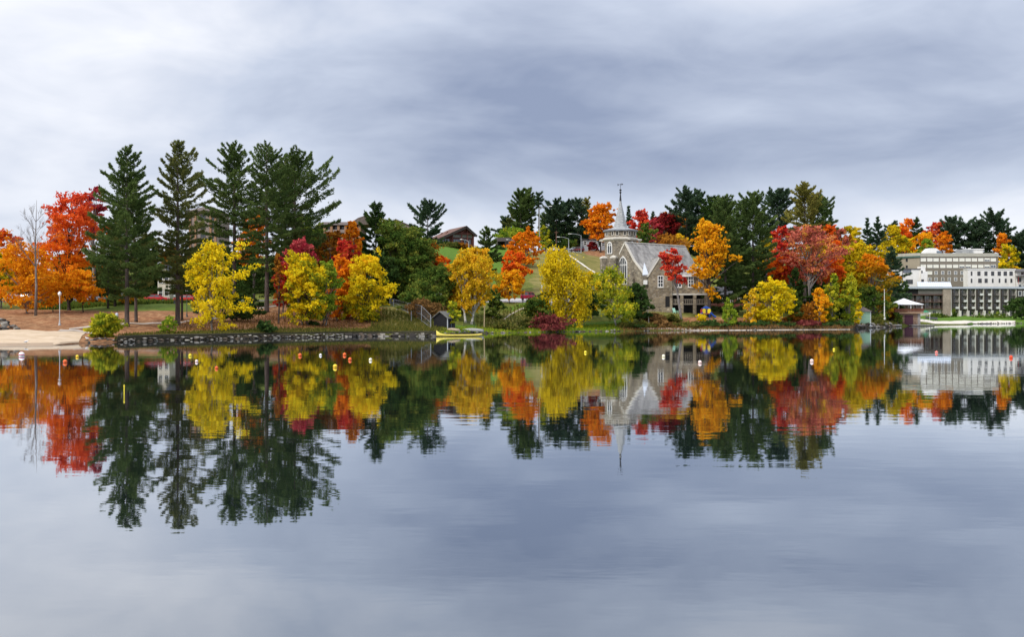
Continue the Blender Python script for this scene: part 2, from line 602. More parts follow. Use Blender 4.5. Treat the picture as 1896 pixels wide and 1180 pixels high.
def build_terrain():
    nu, nv = ZG.shape
    v = np.stack([XM, DM, ZG], -1).reshape(-1, 3)
    i, j = np.meshgrid(np.arange(nu - 1), np.arange(nv - 1), indexing='ij')
    a = (i * nv + j).ravel()
    q = np.stack([a, a + nv, a + nv + 1, a + 1], -1)
    me = bpy.data.meshes.new('ground')
    me.vertices.add(len(v))
    me.vertices.foreach_set('co', v.astype(np.float32).ravel())
    me.loops.add(q.size)
    me.loops.foreach_set('vertex_index', q.astype(np.int32).ravel())
    me.polygons.add(len(q))
    me.polygons.foreach_set('loop_start', np.arange(0, q.size, 4, dtype=np.int32))
    me.polygons.foreach_set('use_smooth', np.ones(len(q), bool))
    me.update(calc_edges=True)
    wv = wob(XM * .35, DM * .35)
    px, D, off = PXM + 6 * wv, DM + 1.6 * wob(XM * .5 + 3, DM * .5), OFM
    lit = np.zeros_like(px)      # leaf litter
    dry = np.zeros_like(px)      # dry hill grass
    soil = np.zeros_like(px)     # dark bare soil and moss
    lit = np.maximum(lit, band(px, -2000, 330, 12) * band(D, 100, 176, 3))
    lit = np.maximum(lit, band(px, 330, 705, 15) * band(off, 6, 44, 3) * .95)
    lit = np.maximum(lit, band(px, 500, 705, 15) * band(off, 2, 8, 1) * .6)
    dry = np.maximum(dry, band(px, 300, 760, 20) * band(off, .3, 7, 1.2) * .55)
    dry = np.maximum(dry, band(px, 700, 812, 12) * band(off, 2, 26, 3) * .75)
    dry = np.maximum(dry, band(px, 985, 1135, 10) * band(D, 236, 350, 6) * .8)
    dry = np.maximum(dry, band(px, 900, 1030, 12) * band(off, 4, 24, 2) * .55)
    dry = np.maximum(dry, band(px, 1190, 1345, 10) * band(D, 203, 228, 3) * .55)
    lit = np.maximum(lit, band(px, 1255, 1420, 20) * band(off, 1.5, 13, 2) * .85)
    lit = np.maximum(lit, band(px, 1420, 1600, 20) * band(off, 1, 20, 3) * .5)
    lit = np.maximum(lit, band(px, 1080, 1130, 8) * band(D, 335, 362, 5))
    soil = np.maximum(soil, band(off, -60, .1, .25))
    soil = np.maximum(soil, band(px, 1330, 1600, 15) * band(off, 0, 5, 1) * .8)
    soil = np.maximum(soil, band(px, 1590, 1665, 8) * band(off, 0, 3, 1) * .8)
    bright = np.maximum(band(px, 800, 960, 10) * band(D, 255, 345, 6), band(px, 1690, 2400, 6) * band(D, 305, 372, 4))
    bright = np.maximum(bright, band(px, 60, 400, 10) * band(D, 178, 198, 3) * .45)
    bright = np.maximum(bright, band(px, 1030, 1175, 12) * band(off, .5, 12, 2) * .8)
    bright = np.maximum(bright, band(px, 940, 1000, 12) * band(off, 16, 28, 2) * .7)
    bright = np.maximum(bright, band(px, 830, 900, 10) * band(off, .5, 15, 2) * .6)
    ca = me.color_attributes.new('zones', 'FLOAT_COLOR', 'POINT')
    ca.data.foreach_set('color', np.stack([lit, dry, soil, bright], -1).astype(np.float32).ravel())
    m = bpy.data.materials.new('ground')
    m.use_nodes = True
    nt = m.node_tree
    N, L = nt.nodes, nt.links
    b = N['Principled BSDF']
    b.inputs['Roughness'].default_value = 0.95
    b.inputs['Specular IOR Level'].default_value = 0.1
    at = N.new('ShaderNodeAttribute')
    at.attribute_name = 'zones'
    sp = N.new('ShaderNodeSeparateColor')
    L.new(at.outputs['Color'], sp.inputs[0])
    tc = N.new('ShaderNodeTexCoord')

    def noise(s, d=6, r=.7, st=(1, 1, 1)):
        mp = N.new('ShaderNodeMapping')
        mp.inputs['Scale'].default_value = st
        L.new(tc.outputs['Object'], mp.inputs[0])
        n = N.new('ShaderNodeTexNoise')
        n.inputs['Scale'].default_value = s
        n.inputs['Detail'].default_value = d
        n.inputs['Roughness'].default_value = r
        L.new(mp.outputs[0], n.inputs['Vector'])
        return n.outputs[0]

    def ramp(f, *cs):
        cr = N.new('ShaderNodeValToRGB')
        el = cr.color_ramp.elements
        while len(el) > 1:
            el.remove(el[-1])
        el[0].position, el[0].color = cs[0][0], (*cs[0][1], 1)
        for p, c in cs[1:]:
            el.new(p).color = (*c, 1)
        L.new(f, cr.inputs[0])
        return cr.outputs[0]

    def mixc(f, a_, b_):
        x = N.new('ShaderNodeMix')
        x.data_type = 'RGBA'
        L.new(f, x.inputs[0])
        L.new(a_, x.inputs[6])
        L.new(b_, x.inputs[7])
        return x.outputs[2]

    def edge(f, nz, amt=.55):
        # ragged borders between the kinds of ground
        a1 = N.new('ShaderNodeMath')
        a1.operation = 'MULTIPLY_ADD'
        L.new(nz, a1.inputs[0])
        a1.inputs[1].default_value = amt
        a1.inputs[2].default_value = -amt / 2
        a2 = N.new('ShaderNodeMath')
        a2.operation = 'ADD'
        L.new(f, a2.inputs[0])
        L.new(a1.outputs[0], a2.inputs[1])
        r = N.new('ShaderNodeMapRange')
        r.inputs[1].default_value, r.inputs[2].default_value = .28, .62
        L.new(a2.outputs[0], r.inputs[0])
        return r.outputs[0]
    fine, mid, big = noise(1.15, 9, .78, (1, .55, 1)), noise(.42, 6, .7, (.6, 1, 1)), noise(.12, 4, .6)
    grass = mixc(big, ramp(fine, (.3, (.055, .085, .012)), (.7, (.15, .19, .03))), ramp(fine, (.3, (.09, .10, .016)), (.7, (.24, .22, .05))))
    brightg = ramp(fine, (.3, (.055, .12, .012)), (.7, (.14, .24, .03)))
    dryg = ramp(mid, (.3, (.10, .11, .025)), (.5, (.20, .175, .05)), (.7, (.30, .235, .09)))
    litter = mixc(big, ramp(fine, (.34, (.11, .045, .022)), (.5, (.33, .12, .05)), (.66, (.50, .26, .12))), ramp(fine, (.34, (.10, .065, .03)), (.5, (.27, .155, .075)), (.66, (.44, .31, .17))))
    soilc = ramp(fine, (.3, (.022, .018, .012)), (.7, (.09, .075, .05)))
    c = mixc(edge(at.outputs['Alpha'], mid), grass, brightg)
    c = mixc(edge(sp.outputs[1], mid, .8), c, dryg)
    c = mixc(edge(sp.outputs[0], mid, .7), c, litter)
    c = mixc(edge(sp.outputs[2], mid, .5), c, soilc)
    L.new(c, b.inputs['Base Color'])
    bp = N.new('ShaderNodeBump')
    bp.inputs['Distance'].default_value = .12
    L.new(fine, bp.inputs['Height'])
    L.new(bp.outputs[0], b.inputs['Normal'])
    structure(link('ground', me, m))


build_terrain()


def sheet(name, edge_a, edge_b, m, lift=.05, across=6, step=1.2):
    """a surface draped over the ground between two edges given as (px, D) polylines"""
    def sample(e, ts):
        e = np.array(e, float)
        d = np.concatenate([[0], np.cumsum(np.hypot(np.diff(e[:, 0]) / FP * 170, np.diff(e[:, 1])))])
        return np.stack([np.interp(ts * d[-1], d, e[:, 0]), np.interp(ts * d[-1], d, e[:, 1])], -1), d[-1]
    _, ln = sample(edge_a, np.array([0, 1.]))
    n = max(4, int(ln / step))
    ts = np.linspace(0, 1, n + 1)
    A, _ = sample(edge_a, ts)
    B, _ = sample(edge_b, ts)
    vs, fs = [], []
    for i in range(n + 1):
        for k in range(across + 1):
            t = k / across
            px, D = A[i] * (1 - t) + B[i] * t
            D = warp(px, D)
            vs.append(P(px, D, lift))
    for i in range(n):
        for k in range(across):
            q = i * (across + 1) + k
            fs.append((q, q + across + 1, q + across + 2, q + 1))
    me = bpy.data.meshes.new(name)
    me.from_pydata(vs, [], fs)
    me.polygons.foreach_set('use_smooth', [True] * len(fs))
    return structure(link(name, me, m))


SAND = mat('sand', (0.66, 0.52, 0.37), .95, 0, .9, .10, col2=(0.50, 0.37, 0.24), spec=.1, stretch=(.5, 1, 1))
PALE_SAND = mat('pale_sand', (0.74, 0.68, 0.58), .95, 0, .3, .02, col2=(0.62, 0.55, 0.45), spec=.1)
ASPHALT = mat('asphalt', (0.20, 0.195, 0.19), .9, .3, .8, .01)
PALE_ASPHALT = mat('pale_asphalt', (0.50, 0.48, 0.46), .9, .2, .8, .01)
GRAVEL = mat('gravel_path', (0.55, 0.46, 0.38), .95, .3, 1.2, .02)
sheet('sand_beach', [(-1400, 104), (-400, 105.4), (0, 106.4), (100, 107.2), (146, 108.9)], [(-1400, 131), (-400, 131), (0, 130), (100, 129), (158, 123)], SAND, .05, 16, 1.5)
sheet('wet_sand', [(-1400, 103.6), (-400, 104.9), (0, 105.7), (100, 106.7), (146, 108.6)], [(-1400, 106.5), (-400, 107.2), (0, 108.0), (100, 108.6), (146, 109.4)], mat('wet_sand', (0.40, 0.28, 0.17), .55, 0, .5, .01, col2=(0.32, 0.22, 0.13), spec=.4), .055, 6, 1.5)
sheet('waterline_gravel', [(1146, 195.0), (1240, 198.0), (1330, 200.5), (1450, 206.4), (1574, 211.1)], [(1146, 195.6), (1240, 198.75), (1330, 201.25), (1450, 207.15), (1574, 211.95)], GRAVEL, .035, 3, 1.5)
sheet('hotel_beach', [(1700, 287), (1728, 291.5), (1790, 301.5), (1800, 318), (1880, 332)], [(1700, 304), (1728, 308), (1792, 318), (1802, 326), (1880, 337)], PALE_SAND, .08, 8, 1.5)
sheet('shore_road', [(-1400, 198.5), (200, 198.5), (600, 198.5), (800, 201)], [(-1400, 208), (200, 208), (600, 208.5), (800, 210)], ASPHALT, .06, 5, 2)
sheet('lakeside_lane', [(800, 201), (880, 206), (920, 207.5), (975, 205), (1012, 209), (1060, 224)], [(800, 210), (880, 223), (920, 227), (975, 225), (1012, 222), (1060, 231)], PALE_ASPHALT, .06, 8, 1.2)
sheet('footpath', [(128, 130), (170, 134), (240, 137.5), (330, 142), (380, 149), (430, 157), (480, 165), (520, 171), (575, 178)],
      [(128, 133), (170, 137), (240, 139.6), (330, 144.3), (380, 151.5), (430, 160), (480, 169), (520, 176), (575, 184)], GRAVEL, .06, 4, .8)
sheet('beach_path', [(105, 128), (135, 126), (172, 120)], [(112, 130.4), (145, 128.2), (180, 122)], GRAVEL, .07, 4, .8)
sheet('upper_car_park', [(985, 326), (1010, 327), (1040, 330), (1075, 336)], [(985, 352), (1010, 353), (1040, 353), (1075, 352)], PALE_ASPHALT, .08, 8, 1.2)
sheet('hill_path', [(1048, 322), (1070, 311), (1090, 302), (1112, 292)], [(1051, 324), (1073, 312.6), (1093, 303.5), (1115, 293.5)], PALE_SAND, .07, 2, .8)
sheet('bank_path', [(930, 186), (945, 192), (962, 197), (985, 201)], [(934, 186), (949, 192), (968, 197), (992, 201)], GRAVEL, .06, 2, .6)


def build_water():
    m = bpy.data.materials.new('lake_water')
    m.use_nodes = True
    nt = m.node_tree
    N, L = nt.nodes, nt.links
    N.clear()
    dk = N.new('ShaderNodeBsdfDiffuse')
    dk.inputs[0].default_value = (0.008, 0.013, 0.016, 1)
    b = N.new('ShaderNodeBsdfGlossy')
    b.inputs['Color'].default_value = (0.93, 0.965, 1.0, 1)
    b.inputs['Roughness'].default_value = 0.02
    lw = N.new('ShaderNodeLayerWeight')
    lw.inputs[0].default_value = 0.5
    fr = N.new('ShaderNodeMapRange')
    fr.inputs[1].default_value, fr.inputs[2].default_value = 0.0, 1.0
    fr.inputs[3].default_value, fr.inputs[4].default_value = 0.05, 0.98
    pw = N.new('ShaderNodeMath')
    pw.operation = 'POWER'
    L.new(lw.outputs['Facing'], pw.inputs[0])
    pw.inputs[1].default_value = 2.0
    L.new(pw.outputs[0], fr.inputs[0])
    mxs = N.new('ShaderNodeMixShader')
    L.new(fr.outputs[0], mxs.inputs[0])
    L.new(dk.outputs[0], mxs.inputs[1])
    L.new(b.outputs[0], mxs.inputs[2])
    out = N.new('ShaderNodeOutputMaterial')
    L.new(mxs.outputs[0], out.inputs[0])
    tc = N.new('ShaderNodeTexCoord')

    def noise(sc, rot, s, det):
        mp = N.new('ShaderNodeMapping')
        mp.inputs['Scale'].default_value = sc
        mp.inputs['Rotation'].default_value = (0, 0, rot)
        L.new(tc.outputs['Object'], mp.inputs[0])
        n = N.new('ShaderNodeTexNoise')
        n.inputs['Scale'].default_value = s
        n.inputs['Detail'].default_value = det
        n.inputs['Roughness'].default_value = .5
        L.new(mp.outputs[0], n.inputs['Vector'])
        return n.outputs[0]
    a = noise((.45, 1, 1), .15, 1.1, 3)
    c = noise((.25, 1, 1), -.1, .28, 2)
    ad = N.new('ShaderNodeMath')
    ad.operation = 'MULTIPLY_ADD'
    L.new(c, ad.inputs[0])
    ad.inputs[1].default_value = 1.6
    L.new(a, ad.inputs[2])
    # breeze patches: some of the lake is calmer than the rest
    g = noise((.02, .05, 1), 0, 1.0, 3)
    gr = N.new('ShaderNodeMapRange')
    gr.inputs[1].default_value, gr.inputs[2].default_value = .35, .65
    gr.inputs[3].default_value, gr.inputs[4].default_value = .45, 1.2
    L.new(g, gr.inputs[0])
    mu = N.new('ShaderNodeMath')
    mu.operation = 'MULTIPLY'
    L.new(ad.outputs[0], mu.inputs[0])
    L.new(gr.outputs[0], mu.inputs[1])
    bp = N.new('ShaderNodeBump')
    bp.inputs['Strength'].default_value = 1.0
    bp.inputs['Distance'].default_value = 0.0034
    L.new(mu.outputs[0], bp.inputs['Height'])
    L.new(bp.outputs[0], b.inputs['Normal'])
    mb = MB()
    mb.add([(-2500, -400, 0), (2500, -400, 0), (2500, 700, 0), (-2500, 700, 0)], [(0, 1, 2, 3)])
    structure(mb.build('lake_water', m))
    mb = MB()
    mb.add([(-2600, -420, -9), (2600, -420, -9), (2600, 60, -9), (-2600, 60, -9)], [(0, 1, 2, 3)])
    structure(mb.build('lake_bed', mat('lake_mud', (.05, .045, .03), .95)))


build_water()

# ------------------------------------------------------------------ buildings
STONE = stone_mat('church_stone', [(0.11, 0.092, 0.068), (0.21, 0.175, 0.125), (0.30, 0.255, 0.185), (0.17, 0.135, 0.095), (0.40, 0.345, 0.26), (0.14, 0.118, 0.09)], 1.9, (0.25, 0.22, 0.175))
STONE_W = stone_mat('wing_stone', [(0.13, 0.10, 0.065), (0.24, 0.19, 0.12), (0.36, 0.29, 0.19), (0.20, 0.15, 0.095), (0.46, 0.39, 0.28)], 1.7, (0.26, 0.22, 0.17))
TRIM = mat('pale_stone_trim', (0.66, 0.62, 0.54), .85, .18, 1.5)
WHITE = mat('white_paint', (0.80, 0.79, 0.76), .6, .06, 1.0)
SLATE = mat('weathered_slate', (0.44, 0.42, 0.39), .85, 0, .8, .03, col2=(0.20, 0.19, 0.18), stretch=(1.1, 1.1, .5))
SPIRE = mat('spire_slate', (0.43, 0.435, 0.43), .8, 0, 1.6, .03, col2=(0.24, 0.25, 0.25), stretch=(1, 1, 2.5))
LEAD = mat('lead_flashing', (0.56, 0.60, 0.66), .5, .12, 1.2)
BLACK = mat('black_iron', (0.02, 0.02, 0.024), .5)
GLASS = mat('dark_glass', (0.03, 0.035, 0.042), .08, spec=.8)
DARK = mat('dark_interior', (0.018, 0.017, 0.017), .9)
BROWN_WOOD = mat('brown_wood', (0.16, 0.085, 0.055), .85, .35, 2.0, stretch=(1, 1, 4))


def gothic(w, z0, zs, zt, n=6):
    """pointed arch outline, counter-clockwise from the lower left: width w, sill z0, springing zs, point zt"""
    h = w / 2
    out = [(-h, z0), (h, z0), (h, zs)]
    for i in range(1, n):
        t = i / n
        out.append((h * math.cos(t * math.pi / 2) ** .85, zs + (zt - zs) * (t ** .75)))
    out.append((0, zt))
    for i in range(n - 1, 0, -1):
        t = i / n
        out.append((-h * math.cos(t * math.pi / 2) ** .85, zs + (zt - zs) * (t ** .75)))
    out.append((-h, zs))
    return out


def ring(mb, outer, inner, y0, y1, mi=0):
    n = len(outer)
    vs = [(x, y0, z) for x, z in outer] + [(x, y0, z) for x, z in inner] + [(x, y1, z) for x, z in outer] + [(x, y1, z) for x, z in inner]
    fs = []
    for i in range(n):
        j = (i + 1) % n
        fs += [(i, j, n + j, n + i), (i, 2 * n + i, 2 * n + j, j), (n + i, n + j, 3 * n + j, 3 * n + i)]
    mb.add(vs, fs, mi)


WIN_CACHE = {}


def window(parent, x, z0, w, h, y=0.0, nx=1, nz=1, fr=.09, proud=.07, frame_m=None, glass_m=None, face=None, name='window', blind=0.0, blind_m=None):
    """a rectangular window on a wall in the plane y of PARENT: frame with bars, pane (and blind) as its child"""
    key = (round(w, 2), round(h, 2), nx, nz, fr, proud, (frame_m or WHITE).name, (glass_m or GLASS).name, blind, (blind_m or WHITE).name)
    if key not in WIN_CACHE:
        f = MB()
        f.box(-w / 2 - fr, w / 2 + fr, -proud, .02, -fr, 0).box(-w / 2 - fr, w / 2 + fr, -proud, .02, h, h + fr)
        f.box(-w / 2 - fr, -w / 2, -proud, .02, 0, h).box(w / 2, w / 2 + fr, -proud, .02, 0, h)
        for i in range(1, nx):
            q = -w / 2 + w * i / nx
            f.box(q - fr * .4, q + fr * .4, -proud * .8, .02, 0, h)
        for i in range(1, nz):
            q = h * i / nz
            f.box(-w / 2, w / 2, -proud * .75, .015, q - fr * .4, q + fr * .4)
        me = f.mesh('window')
        me.materials.append(frame_m or WHITE)
        g = MB().box(-w / 2, w / 2, -.015, .01, 0, h).mesh('pane')
        g.materials.append(glass_m or GLASS)
        b = None
        if blind:
            b = MB().box(-w / 2, w / 2, -.03, -.017, h * (1 - blind), h).mesh('blind')
            b.materials.append(blind_m or WHITE)
        WIN_CACHE[key] = (me, g, b)
    me, g, b = WIN_CACHE[key]
    o = link(name, me, None, parent)
    if face:            # (origin, rotation) of another wall plane of the parent
        M = face @ Matrix.Translation((x, y, z0))
        o.matrix_local = M
    else:
        o.location = (x, y, z0)
    link('pane', g, None, o)
    if b:
        link('blind', b, None, o)
    return o


def wallface(ox, oy, rz):
    return Matrix.Translation((ox, oy, 0)) @ Matrix.Rotation(rz, 4, 'Z')


def gothic_window(parent, face, w, z0, zs, zt, lights=3, proud=.10):
    f = MB()
    out = gothic(w + .34, z0 - .17, zs, zt + .25)
    inn = gothic(w, z0, zs, zt)
    ring(f, out, inn, -proud, .02)
    for i in range(1, lights):
        q = -w / 2 + w * i / lights
        k = 1 - abs(q) / (w / 2)
        f.box(q - .055, q + .055, -proud * .8, .01, z0, zs + (zt - zs) * (k ** .5) * .96)
    for i in range(lights):          # cusped heads of the lights
        q0 = -w / 2 + w * i / lights
        ww = w / lights
        f.prism([(q0 + .05, zs - .1), (q0 + ww / 2, zs + ww * .45), (q0 + ww - .05, zs - .1), (q0 + ww - .05, zs + .1), (q0 + ww / 2, zs + ww * .68), (q0 + .05, zs + .1)], -proud * .7, .01)
    me = f.build('window', WHITE, parent)
    me.matrix_local = face
    g = MB().prism(inn, -.02, .01).build('pane', GLASS, me)
    return me


def church():
    D0 = 225.0
    th = R(50)
    base = Vector((X(1157, D0), D0, 3.6))
    t = empty('church', base, 'grey stone church with slate roof and pointed spire on the lake shore', 'church', None, -th)
    # nave: x across the gable, y along the ridge, z above base
    zE, zA = Zat(506, D0) - base.z, Zat(449, D0) - base.z
    hw, Ln = 5.3, 20.0
    zM = zE + 2.3
    gable = [(-hw, -1.5), (hw, -1.5), (hw, zE + .1), (hw * .52, zM + .25), (.12, zA - .35), (-.12, zA - .35), (-hw * .52, zM + .25), (-hw, zE + .1)]
    MB().prism(gable, 0, .8).prism(gable, Ln - .8, Ln).box(-hw, -hw + .7, .8, Ln - .8, -1.5, zE).box(hw - .7, hw, .8, Ln - .8, -1.5, zE).build('wall', STONE, t)
    r = MB()
    for s in (-1, 1):
        pts = [(s * (hw + .45), zE - .25), (s * hw * .53, zM + .30), (0, zA)]
        for (xa, za), (xb, zb) in zip(pts, pts[1:]):
            a, b, c, d = (xa, .35, za), (xb, .35, zb), (xb, Ln + .25, zb), (xa, Ln + .25, za)
            r.slab(*((a, d, c, b) if s > 0 else (a, b, c, d)), .22)
    roof = r.build('roof', SLATE, t)
    cp = MB()
    for s in (-1, 1):
        pts = [(s * (hw + .35), zE - .1), (s * hw * .53, zM + .48), (0, zA + .22)]
        for (xa, za), (xb, zb) in zip(pts, pts[1:]):
            a, b, c, d = (xa, -.12, za), (xb, -.12, zb), (xb, .36, zb), (xa, .36, za)
            cp.slab(*((a, d, c, b) if s > 0 else (a, b, c, d)), .30)
    cp.build('coping', TRIM, t)
    MB().tube([(0, .4, zA + .05), (0, Ln, zA + .05)], .12, 6).build('ridge', TRIM, roof)
    # big west window and the white band below it
    zw = zA - 3.4
    gothic_window(t, wallface(-.55, -.005, 0), 2.25, Zat(516, D0) - base.z, zw - 1.7, zw + .2, 4)
    MB().box(-1.85, .75, -.13, .02, Zat(519.5, D0) - base.z, Zat(516, D0) - base.z - .2).build('sill', WHITE, t)
    for i in range(3):
        window(t, -1.35 + i * .8, Zat(526, D0) - base.z, .6, .65, -.005, 1, 1, .08)
    # buttress of the gable
    MB().prism([(2.0, -1.5), (3.0, -1.5), (3.0, zE - 1.2), (2.5, zE + .1), (2.0, zE - 1.2)], -.75, .0).build('buttress', STONE, t)
    for s in np.linspace(3.0, Ln - 2.5, 5):
        gothic_window(t, wallface(hw + .005, s, R(90)), 1.0, zE - 3.4, zE - 1.6, zE - .75, 2, .08)
    # --- tower
    tx, ty = -5.3, 3.0
    to = Vector((X(1152, D0 + 1), D0 + 1 + 3.6, 0)) - Vector((base.x, base.y, 0))
    to = Matrix.Rotation(th, 3, 'Z') @ to
    cx, cy = to.x, to.y
    Dt = D0 + 4.6
    zt_ = lambda py: Zat(py, Dt) - base.z
    rt = 3.72
    rot = R(22.5) + th - R(4)
    band0, band1, eave = zt_(447), zt_(441), zt_(428.5)
    MB().lathe([(rt * 1.06, -1.5), (rt * 1.06, zt_(500)), (rt, zt_(494)), (rt, band0)], 8, (cx, cy, 0), rot).lathe([(rt * .985, band1), (rt * .985, eave)], 8, (cx, cy, 0), rot).build('tower_wall', STONE, t)
    MB().lathe([(rt * 1.03, band0 + .002), (rt * 1.12, band0 + .3), (rt * 1.12, band1 - .15), (rt * 1.0, band1 - .002)], 8, (cx, cy, 0), rot).build('tower_band', TRIM, t)
    sp = MB().lathe([(rt * 1.10, eave + .002), (rt * 1.13, eave + .15), (rt * .66, zt_(424.5)), (rt * .45, zt_(421.5)), (rt * .36, zt_(412)), (rt * .235, zt_(396)), (rt * .12, zt_(382)), (.22, zt_(372))], 8, (cx, cy, 0), rot).build('spire', SPIRE, t)
    f = MB().lathe([(.23, zt_(372.5)), (.24, zt_(371)), (.13, zt_(361)), (.09, zt_(357.5))], 8, (cx, cy, 0)).lathe([(.03, zt_(358)), (.05, zt_(340))], 6, (cx, cy, 0))
    f.ball((cx, cy, zt_(356.4)), .25, 8, 6).ball((cx, cy, zt_(352)), .26, 8, 6)
    fin = f.build('finial', BLACK, sp)
    v = MB().tube([(cx - .75, cy, zt_(341.5)), (cx + .75, cy, zt_(341.5))], .035, 5).prism([(cx + .35, zt_(341.5) - .22), (cx + .85, zt_(341.5)), (cx + .35, zt_(341.5) + .22)], cy - .03, cy + .03)
    v.prism([(cx - .85, zt_(341.5) - .25), (cx - .5, zt_(341.5)), (cx - .85, zt_(341.5) + .25)], cy - .03, cy + .03)
    v.build('weather_vane', BLACK, sp)
    MB().lathe([(rt * 1.115, eave - .08), (rt * 1.115, eave - .002)], 8, (cx, cy, 0), rot).build('gutter', mat('grey_gutter', (.28, .31, .38), .5), t)
    ap = rt * math.cos(math.pi / 8)
    for k in range(8):
        a = rot + math.pi / 8 + k * math.pi / 4
        fc = Matrix.Translation((cx + ap * .985 * math.cos(a), cy + ap * .985 * math.sin(a), 0)) @ Matrix.Rotation(a + math.pi / 2, 4, 'Z')
        for q in (-.86, .86):
            w = window(t, q, zt_(437.5), .42, .85, -.004, 1, 1, .10, .10, TRIM, DARK, fc, name='louvre')
        if k % 2 == 0:
            fc = Matrix.Translation((cx + (ap + .005) * math.cos(a), cy + (ap + .005) * math.sin(a), 0)) @ Matrix.Rotation(a + math.pi / 2, 4, 'Z')
            gothic_window(t, fc, 1.15, zt_(470), zt_(457), zt_(450.5), 2, .12)
    for k in range(8):
        a = rot + k * math.pi / 4
        MB().tube([(cx + rt * 1.08 * math.cos(a), cy + rt * 1.08 * math.sin(a), zt_(444.5)), (cx + rt * 1.36 * math.cos(a), cy + rt * 1.36 * math.sin(a), zt_(445.5))], [.16, .10], 5).build('waterspout', TRIM, t)
    for k in range(4, 8):
        a = rot + k * math.pi / 4
        c = (cx + rt * 1.1 * math.cos(a), cy + rt * 1.1 * math.sin(a))
        bt = MB()
        bt.lathe([(.85, -1.5), (.85, zt_(480))], 4, (c[0], c[1], 0), a + R(45)).build('buttress', STONE, t)
        MB().lathe([(.98, zt_(480) + .003), (.98, zt_(477.5)), (.35, zt_(475))], 4, (c[0], c[1], 0), a + R(45)).build('buttress_cap', TRIM, t)
    # --- front wing, parallel to the shore
    Dw = 216.5
    W0 = X(1200.5, Dw)
    t2 = empty('church_wing', (W0, Dw, 3.3), 'two storey stone wing of the church with a small gable and white windows', 'building')
    wx = lambda px: X(px, Dw) - W0
    wz = lambda py: Zat(py, Dw) - 3.3
    x1, x2 = wx(1244.5), wx(1312)
    ap_ = wx(1222)
    MB().prism([(0, -1), (x1, -1), (x1, wz(510)), (ap_ + .1, wz(476)), (ap_ - .1, wz(476)), (0, wz(510))], 0, .6).box(0, .6, .6, 9, -1, wz(512)).box(x1 + .002, x2, .35, .9, wz(546), wz(510)).box(x2 - .6, x2, .9, 9, -1, wz(511)).build('wall', STONE_W, t2)
    r = MB()
    for s, xe in ((-1, -.35), (1, x1 + .35)):
        a, b, c, d = (xe, .12, wz(513)), (ap_, .12, wz(474)), (ap_, 11, wz(474)), (xe, 11, wz(513))
        r.slab(*((a, d, c, b) if s > 0 else (a, b, c, d)), .2)
    a, b, c, d = (x1 + .1, -.1, wz(510.5)), (x2 + .4, -.1, wz(510.5)), (x2 + .4, 7.5, wz(493)), (x1 + .1, 7.5, wz(493))
    r.slab(a, b, c, d, .2)
    r.build('roof', SLATE, t2)
    c = MB()
    for s, xe in ((-1, -.30), (1, x1 + .30)):
        a, b, cc, d = (xe, -.15, wz(512)), (ap_, -.15, wz(473)), (ap_, .13, wz(473)), (xe, .13, wz(512))
        c.slab(*((a, d, cc, b) if s > 0 else (a, b, cc, d)), .26)
    c.build('coping', TRIM, t2)
    MB().box(x1 + .12, x2 + .3, -.22, -.10, wz(512.5), wz(510.2)).build('gutter', WHITE, t2)
    for px in (1223, 1256.5, 1279.5, 1298):
        yy = -.005 if px < 1240 else .345
        o = window(t2, wx(px), wz(531), .92 if px != 1256.5 else 1.15, (531 - 510.8) * Dw / FP - .12 if px < 1240 else 2.1, yy, 2, 3, .13, .10)
        MB().box(-.75, .75, -.16, .0, -.26, -.135).build('sill', TRIM, o)
    # ground floor loggia: dark room behind stone piers
    MB().box(x1 + .1, x2 - .7, 2.6, 2.8, -1, wz(546)).build('back_wall', DARK, t2)
    MB().box(x1 + .05, x2 - .05, .30, 1.0, wz(546.5), wz(543.8)).build('lintel', TRIM, t2)
    for px in (1243, 1263, 1287, 1308):
        MB().box(wx(px) - .32, wx(px) + .32, .22, .95, -1, wz(546.6)).build('pier', STONE_W, t2)
    for pa, pb in ((1246, 1260), (1266, 1284), (1290, 1305)):
        xs = np.linspace(wx(pa), wx(pb), 6)
        g = MB().box(wx(pa), wx(pb), .5, .6, wz(564), wz(562.6)).box(wx(pa), wx(pb), .5, .6, wz(555), wz(554))
        for q in xs:
            g.box(q - .05, q + .05, .5, .6, wz(565), wz(554))
        g.build('railing', mat('weathered_rail', (.34, .29, .23), .9), t2)
    d = MB().box(wx(1232), wx(1240), -.02, .02, wz(569), wz(549)).build('doorway', DARK, t2)
    # valley flashing between the nave and the wing
    fl = MB()
    a = (-1.7, 1.2, wz(512))
    fl.add([(-1.15, .9, wz(509)), (.15, .85, wz(508)), (-.45, 3.4, wz(484)), (-1.1, 1.2, wz(512.5)), (.2, 1.1, wz(512)), (-.4, 3.6, wz(486))], [(0, 1, 2), (3, 5, 4), (0, 3, 4, 1), (1, 4, 5, 2), (2, 5, 3, 0)])
    fl.build('flashing', LEAD, t2)
    MB().box(-1.0, -.22, -.12, .5, wz(527), wz(519)).build('vent_box', WHITE, t2)
    MB().box(-1.15, -.02, .52, 1.4, -1, wz(511)).build('link_wall', STONE, t2)


church()


